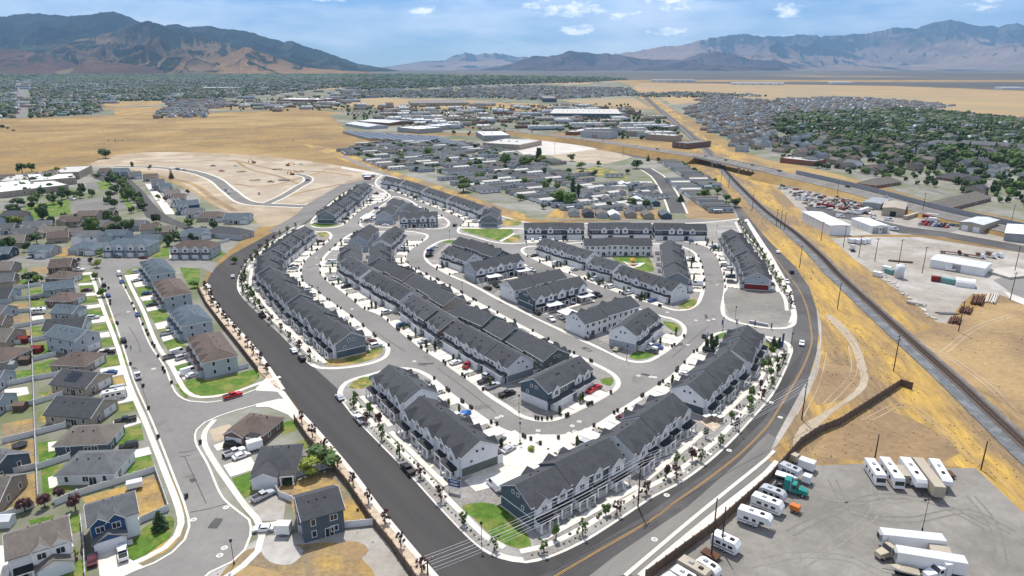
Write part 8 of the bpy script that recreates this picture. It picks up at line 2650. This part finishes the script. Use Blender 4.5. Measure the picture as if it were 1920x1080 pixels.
# gravel yards: trucks, containers, pipes, scrap
for k,(px,py) in enumerate([(1592,446),(1603,447),(1614,447),(1622,446)]):
 box_trailer((px,py),(px+9,py+3),'one of the small white box trailers lined up below the white warehouses',2.8,2.4,'metal_white',reefer=False,name='cargo_trailer',cat='cargo trailer',z0=.5,group='white box trailers in a line')
tractor((1600,468),(1595,460),'white semi truck alone in the gravel yard','paint_white')
for A,B,lb in [((1762,470),(1790,473),'brown flatbed truck left in the gravel yard'),((1805,475),(1850,482),'long flatbed truck in the middle of the yard'),((1830,473),(1862,480),'second flatbed truck behind the long one'),((1850,471),(1876,479),'white flatbed truck, rightmost of the group')]:
 a,b_,ang,l=axis(A,B,1.3)
 r=root('flatbed_truck',(a[0],a[1],.06),ang,lb,'flatbed truck','flatbed trucks of the gravel yard')
 m=MB()
 m.box(0,8.5,-1.2,1.2,1.0,1.2)
 link('bed',m.mesh('bed','rust'),r)
 m=MB()
 m.hexa([(8.6,-1.1,.7),(11.2,-1.0,.7),(11.2,1.0,.7),(8.6,1.1,.7)],[(8.6,-1.0,2.6),(9.9,-1.0,2.6),(9.9,1.0,2.6),(8.6,1.0,2.6)])
 link('cab',m.mesh('cab','paint_white' if lb[0]!='b' else 'rust'),r)
 g=MB()
 g.face([(11.0,-.85,.95),(11.0,.85,.95),(9.95,.85,2.5),(9.95,-.85,2.5)])
 link('windscreen',g.mesh('windscreen','car_glass'),r)
 wheels(r,(1.2,2.4,10),1.0,.5)
def container(A,B,mtl,label,h=2.6,w=2.45,group='steel containers'):
 a,b_,ang,L=axis(A,B,h)
 L=max(L,4)
 r=root('container',(a[0],a[1],.05),ang,label,'container',group)
 m=MB()
 m.box(0,L,-w/2,w/2,.1,h)
 for k in range(int(L/.6)):
  for s in (-1,1):
   m.box(k*.6+.1,k*.6+.35,s*w/2 - .04,s*w/2+.04,.25,h - .15)
 link('body',m.mesh('body',mtl),r)
 for s in (-1,1):
  d=MB()
  d.box(L,L+.05,min(0,s*w/2)+.04,max(0,s*w/2) - .04,.2,h - .1)
  link('door',d.mesh('door',mtl),r)
 return r
for a in [((1533,380),(1565,385),'siding_red','dark red container at the head of the scrap yard',2.6),((1612,393),(1628,388),'metal_white','white box container before the grey open shed',3.4),((1697,405),(1721,398),'metal_tan','long tan container beside the tan workshop',2.6),((1737,399),(1760,402),'metal_roof','pale container on top of the parking yard',2.6),((1731,402),(1750,405),'siding_red','red container beside the pale one',2.6),
   ((1742,407),(1757,409),'metal_white','white container below the red one',2.6),((1747,517),(1763,519),'siding_red','maroon container at the top of the lower yard',2.6),((1764,519),(1795,525),'metal_teal','teal green container joined to the white hangar',2.6),((1656,498),(1670,501),'metal_white','white container beside the silo',2.4),((1662,503),(1672,506),'metal_teal','small teal container beside the silo',2.4),
   ((1638,508),(1648,510),'metal_white','small white shed box left of the silo',2.4)]:
 container(a[0],a[1],a[2],a[3],a[4])
# rounded white hangar
x,y=G(1808,536)
r=root('hangar',(x,y,.05),-.5,'small white hangar with an arched roof and dark mouth','hangar')
m=MB()
prof=[(-3.2,0),(3.2,0),(3.2,2.2),(2.3,3.2),(0,3.7),(-2.3,3.2),(-3.2,2.2)]
m.prismx(-4,4,prof,0)
link('shell',m.mesh('shell','metal_white'),r)
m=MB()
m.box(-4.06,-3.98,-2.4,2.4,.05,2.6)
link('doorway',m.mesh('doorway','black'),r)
# silo
x,y=G(1685,521)
r=root('silo',(x,y,0),0,'grey cylindrical silo beside small containers at the yard edge','silo')
m=MB()
m.tube((0,0,0),(0,0,6.5),2.1,2.1,16)
link('tank',m.mesh('tank','metal_roof',True),r)
m=MB()
m.tube((0,0,6.5),(0,0,7.4),2.1,.5,16)
link('cap',m.mesh('cap','metal_roof'),r)
m=MB()
m.box(2.1,2.25,-.3,.3,.2,7.2)
link('ladder',m.mesh('ladder','metal_grey'),r)
# pipe stacks
qp=random.Random(9)
for px,py,n_,L,an,mtl,lb in [(1842,566,14,14,.9,'rust','upper stack of rusty pipes'),(1868,562,8,16,.9,'concrete_road','pale pipes beside the rusty stack'),(1820,585,12,9,.9,'rust','dark heap of rusty pipes in the middle'),(1800,604,10,8,.9,'rust','lowest stack of short rusty pipes'),(1717,572,8,7,-.7,'concrete_road','pale concrete pieces at the yard edge'),(1776,590,3,8,-.15,'flat_roof_dark','dark beams lying in the yard'),(1690,492,3,12,-.35,'rust','rusty beams lying in the gravel yard')]:
 x,y=G(px,py)
 r=root('pipe_stack',(x,y,.05),an,lb+' in the lower yard','pipe stack','stacked pipes and beams')
 for k in range(n_):
  row=k //6
  m=MB()
  yy=(k % 6)*.75+qp.uniform(-.15,.15)
  m.tube((-L/2+qp.uniform(-1,1),yy,.3+row*.6),(L/2+qp.uniform(-1,1),yy+qp.uniform(-.3,.3),.3+row*.6),.3,.3,7)
  link('pipe',m.mesh('pipe',mtl),r)
# concrete blocks along the yard edge
for k in range(26):
 t=k/25
 px=1650+(1752 - 1650)*t+qp.uniform(-4,4)
 py=512+(600 - 512)*t+qp.uniform(-3,3)
 x,y=G(px,py)
 m=MB()
 s=qp.uniform(.5,1.4)
 m.hexa([(-s,-.5,0),(s,-.45,0),(s*.9,.5,0),(-s,.6,0)],[(-s*.9,-.4,.5),(s*.85,-.4,.6),(s*.8,.4,.5),(-s*.9,.5,.55)])
 tag(link('concrete_block',m.mesh('concrete_block','concrete_road'),None,(x,y,.02),qp.uniform(0,3)),'pale broken concrete block along the western edge of the lower yard','concrete block','concrete blocks at the yard edge')
# scrap yard: many wrecks and boxes
wr=[]
TCD={c: tiny_car(c) for c in ('white','silver','grey','red','tan','maroon','black','orange')}
for k in range(95):
 t=qp.random()
 px=1457+t*175+qp.uniform(-6,6)
 py=352+t*43+qp.uniform(-9,9)
 x,y=G(px,py)
 cl=qp.choice(['white','white','silver','grey','grey','tan','tan','maroon','black','silver','white','red'])
 if 'tiny_'+cl not in MATS:
  pass
 m=TCD[cl]
 tag(link('wrecked_car',m,None,(x,y,.04),qp.uniform(0,6.28)),cl+' wrecked vehicle in the crowded scrap yard below the highway','wrecked car','wrecks of the scrap yard')
for k in range(70):
 px,py=qp.uniform(1505,1640),0
 py=372+(px - 1505)*.2+qp.uniform(-8,12)
 x,y=G(px,py)
 m=MB()
 s=qp.uniform(.8,2.6)
 m.hexa([(-s,-1,0),(s,-1,0),(s,1,0),(-s,1,0)],[(-s*.8,-.8,qp.uniform(.7,2)),(s*.9,-.8,qp.uniform(.7,2)),(s*.8,.8,qp.uniform(.7,1.8)),(-s*.9,.8,qp.uniform(.5,1.8))])
 wr.append((m.mesh('scrap',qp.choice(['rust','metal_grey','metal_roof','siding_tan','flat_roof_dark'])),x,y,.03,qp.uniform(0,6),1,1,1))
merged('scrap_heap',wr)
# cars in the parking yard and around
for k in range(34):
 i,j=k % 9,k //9
 px,py=1738+i*8.2 - j*4+qp.uniform(-1,1),409+i*.9+j*4.2
 x,y=G(px,py)
 tag(link('car',qp.choice(TC),None,(x,y,.1),qp.choice([.5,.5,3.6])),'parked car in the yard between the tan workshop and the blue roofed hall','car','cars of the parking yard')
for px,py,lb in [(1675,432,'white van before the white workshop'),(1575,408,'small white van beside the tall white warehouse'),(1666,414,'white truck at the junction by the tan workshop'),(1783,508,'small lorry with a raised box before the long white shed'),(1497,375,'white vehicle at the head of the yard street'),(1508,373,'second white vehicle at the head of the yard street')]:
 x,y=G(px,py)
 car(x,y,-.5,'van','white',lb,'vans of the yards',.1,parts=False)
# construction machines
def excavator(px,py,rz,label):
 x,y=G(px,py)
 r=root('excavator',(x,y,.05),rz,label,'excavator','excavators on the construction ground')
 for s in (-1,1):
  m=MB()
  m.box(-1.9,1.9,s*1.1 - .3,s*1.1+.3,0,.8)
  link('track',m.mesh('track','black'),r)
 m=MB()
 m.box(-2.1,1.0,-1.2,1.2,.95,2.1)
 link('body',m.mesh('body','paint_orange'),r)
 m=MB()
 m.box(.1,1.4,.2,1.2,1.4,2.9)
 link('cab',m.mesh('cab','car_glass'),r)
 m=MB()
 m.tube((1.0,-.2,1.6),(4.2,-.2,4.6),.28,.22,5)
 m.tube((4.2,-.2,4.6),(6.6,-.2,2.0),.2,.15,5)
 link('arm',m.mesh('arm','paint_orange'),r)
 m=MB()
 m.hexa([(6.2,-.6,.9),(7.1,-.6,1.0),(7.1,.3,1.0),(6.2,.3,.9)],[(6.2,-.6,2.0),(6.9,-.6,2.1),(6.9,.3,2.1),(6.2,.3,2.0)])
 link('bucket',m.mesh('bucket','black'),r)
excavator(540,311,.4,'excavator with a raised arm on the construction ground')
excavator(548,328,2.6,'lower excavator beside the construction spur')
excavator(476,306,2.9,'excavator at the far left of the construction ground')
for px,py,lb,hh in [(452,322,'heap of soil on the left part of the construction ground',2),(532,338,'grey gravel heap beside the construction spur',2.2),(520,318,'soil heap before the excavators',2.5),(560,322,'soil heap right of the excavators',2),(478,338,'long low soil heap',1.5)]:
 x,y=G(px,py)
 m=MB()
 lump(m,(0,0,0),1,px,nu=12,nv=8)
 tag(link('soil_heap',m.mesh('soil_heap','dirt' if 'grey' not in lb else 'lot_gravel',True),None,(x,y,0),0,(6,5,hh)),lb,'soil heap')
for px,py,cl,lb in [(416,322,'red','red truck on the construction ground'),(443,312,'white','white pickup on the construction ground'),(565,309,'white','white trailer truck beside the far excavator'),(508,342,'grey','dark pickup on the lower construction dirt'),(400,312,'grey','machine at the top of the construction ground')]:
 x,y=G(px,py)
 car(x,y,.2,'pickup',cl,lb,'vehicles of the construction ground',.04,parts=False)
# site offices
for A,B,mt_,lb in [((679,327),(702,327),'metal_grey','long site office with a white roof at the north end'),((682,331),(694,331),'siding_red','red and white site office before the long one')]:
 a,b_,ang,L=axis(A,B,3)
 r=root('site_office',(a[0],a[1],.05),ang,lb,'site office','site offices')
 m=MB()
 m.box(0,L,0,5,.3,2.8)
 link('wall',m.mesh('wall',mt_),r)
 m=MB()
 m.box(-.2,L+.2,-.2,5.2,2.8,3.0)
 link('roof',m.mesh('roof','metal_white'),r)
 for k in range(3):
  put(WIN['t'],'window',r,L*(k+.5)/3,0,1.0,-1)
# carports of the car parks
for A,B,lb in [((912,519),(937,515),'near carport of the first car park'),((968,508),(992,504),'far carport of the first car park'),((1023,572),(1050,567),'near carport of the second car park'),((1082,556),(1108,551),'far carport of the second car park'),((1053,588),(1075,582),'carport half behind the cream row'),((1155,545),(1156,549),'x'),((682,410),(695,401),'small carport of the triangular north block')]:
 if lb=='x':
  continue
 a,b_,ang,L=axis(A,B,2.9)
 r=root('carport',(a[0],a[1],.17),ang,'flat white '+lb,'carport','flat white carports')
 m=MB()
 m.box(0,L,-3.1,3.1,2.75,2.95)
 link('roof',m.mesh('roof','metal_white'),r)
 for x in (L*.08,L*.5,L*.92):
  for s in (-2.0,2.0):
   m=MB()
   m.box(x - .08,x+.08,s - .08,s+.08,0,2.75)
   link('post',m.mesh('post','metal_grey'),r)
# parking bay lines
for (a,c,n_,L,z) in [((1108,641),(1150,661),8,5,.25),((930,737),(972,760),7,5,.25)]:
 P0,P1=G(*a),G(*c)
 dx,dy=P1[0] - P0[0],P1[1] - P0[1]
 l=hypot(dx,dy)
 for k in range(n_):
  t=k/(n_ - 1)
  x,y=P0[0]+dx*t,P0[1]+dy*t
  nx_,ny_=-dy/l,dx/l
  sheet('bay_line',[(x,y),(x+dx/l*.12,y+dy/l*.12),(x+dx/l*.12+nx_*L,y+dy/l*.12+ny_*L),(x+nx_*L,y+ny_*L)],z,'white_paint')
# blue notice board by the bottom lawn, with white lines of print
x,y=G(852,924)
r=root('sign_board',(x,y,.15),-.35,'blue notice board on two posts beside the bottom lawn','sign')
m=MB()
m.box(-1.6,1.6,-.05,.05,1.2,3.6)
link('board',m.mesh('board','sign_blue'),r)
for s in (-1.5,1.5):
 m=MB()
 m.box(s - .07,s+.07,.05,.19,0,3.7)
 link('post',m.mesh('post','trim_white'),r)
m=MB()
m.box(-1.6,1.6,-.09,-.05,1.2,1.6)
link('print_band',m.mesh('print_band','trim_white'),r)
for k,(z,ww) in enumerate(((3.15,1.2),(2.85,.8),(2.3,1.3),(2.05,1.0))):
 m=MB()
 m.box(-ww,ww,-.08,-.05,z,z+.12)
 link('print_line',m.mesh('print_line','trim_white'),r)
# blue column sign at the entry
x,y=G(1466,654)
r=root('entry_pylon',(x,y,.15),.6,'tall dark blue pylon sign at the east entry','sign')
m=MB()
m.box(-.45,.45,-.15,.15,0,6.0)
link('panel',m.mesh('panel','sign_blue'),r)
m=MB()
m.box(-.6,.6,-.3,.3,0,.5)
link('foot',m.mesh('foot','concrete'),r)
for px,py,lb in ((1446,618,'small blue banner beside the vacant lot'),(1415,613,'second small blue banner beside the vacant lot'),(1381,610,'third small blue banner by the crossing'),(1354,611,'small blue banner at the main crossing')):
 x,y=G(px,py)
 m=MB()
 m.box(-.3,.3,-.04,.04,.4,2.6)
 m.box(-.04,.04,-.05,.05,0,.4)
 tag(link('banner',m.mesh('banner','sign_blue'),None,(x,y,.15),.3),lb,'banner','small blue banners')
# white entry wall signs
for A,B,lb in (((1405,602),(1440,609),'long low white framed wall at the vacant lot'),((1437,636),(1448,644),'white entry wall below the crossing'),((692,706),(706,701),'white framed sign wall at the west entry')):
 a,b_,ang,L=axis(A,B,1.0)
 r=root('entry_wall',(a[0],a[1],.15),ang,lb,'wall')
 m=MB()
 m.box(0,L,-.12,.12,0,1.1)
 link('wall_face',m.mesh('wall_face','metal_grey'),r)
 m=MB()
 m.box(-.1,L+.1,-.2,.2,1.1,1.25)
 link('coping',m.mesh('coping','trim_white'),r)
# mailbox kiosks and bench on the plaza
for px,py,s,lb in ((1325,790,1.2,'large stone faced mailbox block on the small plaza'),(1338,789,.6,'slim mailbox block in the middle of the plaza'),(1350,792,.8,'right hand mailbox block on the plaza')):
 x,y=G(px,py)
 r=root('mailbox_block',(x,y,.2),.6,lb,'mailbox','mailbox blocks of the plaza')
 m=MB()
 m.box(-s,s,-.5,.5,0,1.7)
 link('body',m.mesh('body','siding_tan'),r)
 m=MB()
 m.box(-s - .15,s+.15,-.65,.65,1.7,1.85)
 link('cap',m.mesh('cap','trim_white'),r)
# playground set
x,y=G(1186,497)
r=root('play_set',(x,y,.2),.3,'play tower with slide and orange roof on the round sand pit','play set')
for i,(a,c) in enumerate(((-1,-1),(1,-1),(1,1),(-1,1))):
 m=MB()
 m.tube((a,c,0),(a,c,3.0),.09,.09,6)
 link('post',m.mesh('post','play_orange'),r)
m=MB()
m.box(-1.1,1.1,-1.1,1.1,1.3,1.42)
link('platform',m.mesh('platform','rust'),r)
m=MB()
m.hexa([(-1.4,-1.4,2.9),(1.4,-1.4,2.9),(1.4,1.4,2.9),(-1.4,1.4,2.9)],[(-.05,-.05,4.0),(.05,-.05,4.0),(.05,.05,4.0),(-.05,.05,4.0)])
link('roof',m.mesh('roof','play_orange'),r)
m=MB()
m.hexa([(1.1,-.4,1.2),(3.6,-.4,.15),(3.6,.4,.15),(1.1,.4,1.2)],[(1.1,-.4,1.32),(3.6,-.4,.27),(3.6,.4,.27),(1.1,.4,1.32)])
link('slide',m.mesh('slide','tarp_blue'),r)
# blue tarp and orange play thing in a drive of the top row
for px,py,mt_,lb in ((1028,444,'tarp_blue','bright blue heap on a drive of the leftmost white gabled row'),(1035,444,'play_orange','orange bouncy toy on a drive of the leftmost white gabled row'),(873,778,'tarp_blue','bright blue covered car shape on a drive of the lower white row')):
 x,y=G(px,py)
 m=MB()
 lump(m,(0,0,.5),1,4,nu=8,nv=5)
 tag(link('covered_heap',m.mesh('covered_heap',mt_),None,(x,y,.3),.3,(2.0,1.1,1.0)),lb,'covered heap')
# manholes: pale rings in the streets
MH_=MB()
MH_.tube((0,0,0),(0,0,.02),.75,.72,16,0)
MH_.tube((0,0,.02),(0,0,.03),.38,.38,12,1)
MH_=MH_.mesh('manhole',['concrete','metal_grey'])
for px,py in [(777,678),(733,711),(932,784),(922,790),(940,781),(1009,808),(1008,816),(1073,799),(1086,791),(1078,810),(1197,705),(1228,708),(1220,707),(1290,647),(1251,586),(1305,601),(1328,601),(1338,599),(1250,929),(1227,1012),(1367,845),(1446,755),(1463,783),(424,952),(363,975),(412,1042),(421,1028),(1345,534),(594,496),(593,483),(660,580),(868,572),(288,692),(241,585)]:
 x,y=G(px,py)
 tag(link('manhole',MH_,None,(x,y,.115),0),'pale concrete ringed manhole cover in the asphalt','manhole cover','ringed manhole covers')
# bins of the left street
for px,py in [(192,525),(204,542),(207,566),(219,607),(221,609),(237,652),(245,685),(269,726),(279,768),(297,822),(236,541),(248,571),(252,581),(268,610),(275,622),(278,629),(286,646),(290,651),(297,670),(306,693),(309,699),(322,720),(376,832),(420,859),(207,572),(350,934)]:
 x,y=G(px,py)
 tag(link('trash_bin',BIN,None,(x,y,.12),1.2),'black wheeled trash bin at the kerb of the long left street','trash bin','trash bins of the long left street')
for px,py in [(1004,786),(1009,787),(1016,788),(1026,787),(1034,786)]:
 x,y=G(px,py)
 tag(link('trash_bin',BIN,None,(x,y,.1),0.1),'one of five black bins side by side at the south tip kerb','trash bin','five bins at the south tip')
# sheds, trampolines and clutter of the back yards
for px,py,lb,mt_ in [(47,642,'small maroon shed at the long white fence','siding_red'),(72,660,'maroon shed right of the long white fence','siding_red'),(50,681,'brown shed in a back yard at the left','siding_brown'),(40,768,'low brown shed beside the long fence','siding_brown'),(12,985,'pale metal shed above the white gabled house','metal_roof'),(22,690,'open shed at the left edge','metal_grey')]:
 x,y=G(px,py)
 r=root('garden_shed',(x,y,.08),.1,lb,'shed','garden sheds')
 m=MB()
 m.prismx(-1.6,1.6,[(-1.3,0),(1.3,0),(1.3,2.0),(0,2.6),(-1.3,2.0)],0)
 link('wall',m.mesh('wall',mt_),r)
 m=MB()
 for s in (1,-1):
  q=[(-1.8,s*1.55,1.95),(1.8,s*1.55,1.95),(1.8,0,2.72),(-1.8,0,2.72)]
  m.slab(q if s<0 else q[::-1],.08)
 link('roof',m.mesh('roof',mt_),r)
for px,py,lb in ((38,838,'round black trampoline in the golden yard'),(68,561,'round trampoline in a green yard'),(110,455,'round pool beside the brown roofed house')):
 x,y=G(px,py)
 r=root('trampoline' if 'pool' not in lb else 'garden_pool',(x,y,.08),0,lb,'trampoline' if 'pool' not in lb else 'pool')
 m=MB()
 m.tube((0,0,.75),(0,0,.82),1.9,1.9,18)
 link('mat' if 'pool' not in lb else 'water_top',m.mesh('mat','black' if 'pool' not in lb else 'tarp_blue'),r)
 for k in range(6):
  m=MB()
  m.tube((1.8*cos(k),1.8*sin(k),0),(1.8*cos(k),1.8*sin(k),.8 if 'pool' in lb else 2.2),.05,.05,5)
  link('leg',m.mesh('leg','metal_grey'),r)
# a person walking in the long street: one skinned figure
x,y=G(246,656)
vs=[(0,0,.95),(0,0,1.2),(0,0,1.42),(0,0,1.52),(0,.01,1.66),(.1,.12,.52),(.11,.22,.08),(.11,.32,.03),(-.1,-.1,.5),(-.11,-.25,.1),(-.11,-.15,.03),(.2,0,1.38),(.27,.1,1.1),(.27,.22,.9),(-.2,0,1.38),(-.27,-.08,1.1),(-.27,0,.86)]
es=[(0,1),(1,2),(2,3),(3,4),(0,5),(5,6),(6,7),(0,8),(8,9),(9,10),(2,11),(11,12),(12,13),(2,14),(14,15),(15,16)]
rs=[.14,.13,.14,.06,.1,.08,.05,.05,.08,.05,.05,.06,.045,.035,.06,.045,.035]
me=bpy.data.meshes.new('person')
me.from_pydata(vs,es,[])
if not me.skin_vertices:
 bpy.data.objects.new('t',me).modifiers.new('s','SKIN')
me.materials.append(MATS['cloth'])
o=link('person',me,None,(x,y,.08),2.8)
sk=o.modifiers.new('skin','SKIN')
for i,rr in enumerate(rs):
 me.skin_vertices[0].data[i].radius=(rr,rr)
sb=o.modifiers.new('sub','SUBSURF')
sb.levels=1
sb.render_levels=1
tag(o,'person in dark clothes walking in the middle of the long street','person')
# sealed cracks in the old asphalt
for q in [[ZB(1290,250),ZB(1360,400),ZB(1440,575)],[ZB(1325,638),ZB(1450,615),ZB(1590,575)],[ZB(1250,218),ZB(1310,215),ZB(1370,200)],[ZB(1255,250),ZB(1330,240)],[ZA(960,760),ZA(1010,900),ZA(1060,1070)],[ZA(900,420),ZA(960,520),ZA(985,600)],[ZA(1020,690),ZA(1110,690)],
   [(640,735),(700,725),(740,728)],[(820,690),(880,735),(930,775)],[(700,620),(760,660)],[(1040,640),(1120,690)],[(1260,670),(1330,610)],[(1180,760),(1240,720)],[(900,570),(960,606)]]:
 ribbon('crack_seal',rings(GL(q),False,2),.14,.122,'asphalt_dark')
qc=random.Random(12)
for k in range(46):          # old patches and worn spots in the carriageways
 px,py=qc.choice([(250,700),(300,800),(350,900),(400,980),(700,720),(800,680),(900,760),(1010,800),(1120,770),(1200,710),(1260,640),(1330,600),(1100,650),(940,560),(640,580),(590,500),(1340,520),(780,500),(930,460),(230,600)])
 x,y=G(px+qc.uniform(-14,14),py+qc.uniform(-10,10))
 a=qc.uniform(0,pi)
 w_,l_=qc.uniform(.8,2.2),qc.uniform(1.5,6)
 pts=[(x+cos(a)*u*l_ - sin(a)*v*w_+qc.uniform(-.2,.2),y+sin(a)*u*l_+cos(a)*v*w_) for u,v in ((-.5,-.5),(.1,-.6),(.5,-.45),(.55,.4),(0,.55),(-.5,.5))]
 sheet('asphalt_patch',pts,.108,qc.choice(['asphalt_mid','asphalt_old','asphalt_old']))
# tyre tracks on the gravel lot and the dirt
mat('tyre_track',(.236,.218,.192),(.20,.185,.163),.6,fine=.15,fs=1)
mat('track_dark',(.195,.18,.158),(.165,.152,.135),.6,fine=.15,fs=1)
for k,q in enumerate([[(1480,1000),(1560,960),(1660,930),(1760,945),(1850,990)],[(1500,1060),(1580,1010),(1640,960),(1640,910)],[(1560,900),(1600,960),(1700,975),(1820,960),(1900,1000)],[(1400,1060),(1500,1040),(1600,1050),(1650,1075)],[(1820,930),(1860,980),(1880,1060)],[(1540,930),(1600,940),(1720,935),(1790,925)]]):
 c=rings(GL(q),False,3)
 for off in (-.95,.95):
  ribbon('tyre_track',c,.5,.072,'tyre_track' if k % 2 else 'track_dark',off=off)
for q in [[(1560,600),(1600,645),(1612,700),(1560,765),(1510,815)],[(1548,760),(1600,700),(1596,650)],[(1700,640),(1760,660),(1850,720),(1920,790)],[(1770,660),(1830,615),(1900,590)],[(1545,660),(1530,720),(1500,780)],[(1620,790),(1700,760),(1760,800),(1830,870)]]:
 c=rings(GL(q),False,3)
 for off in (-.95,.95):
  ribbon('tyre_track',c,.35,.068,'dirt',off=off)
# --- shrubs: the 260 that show largest stand alone, the rest are one mass
SHR.sort(key=lambda q: q[0])
for q in SHR[:260]:
 tag(link('shrub',q[1],None,(q[2],q[3],q[4]),q[5],(q[6],q[6],q[7])),q[8],'shrub',q[9])
merged('shrubs',[(q[1],q[2],q[3],q[4],q[5],q[6],q[6],q[7]) for q in SHR[260:]])
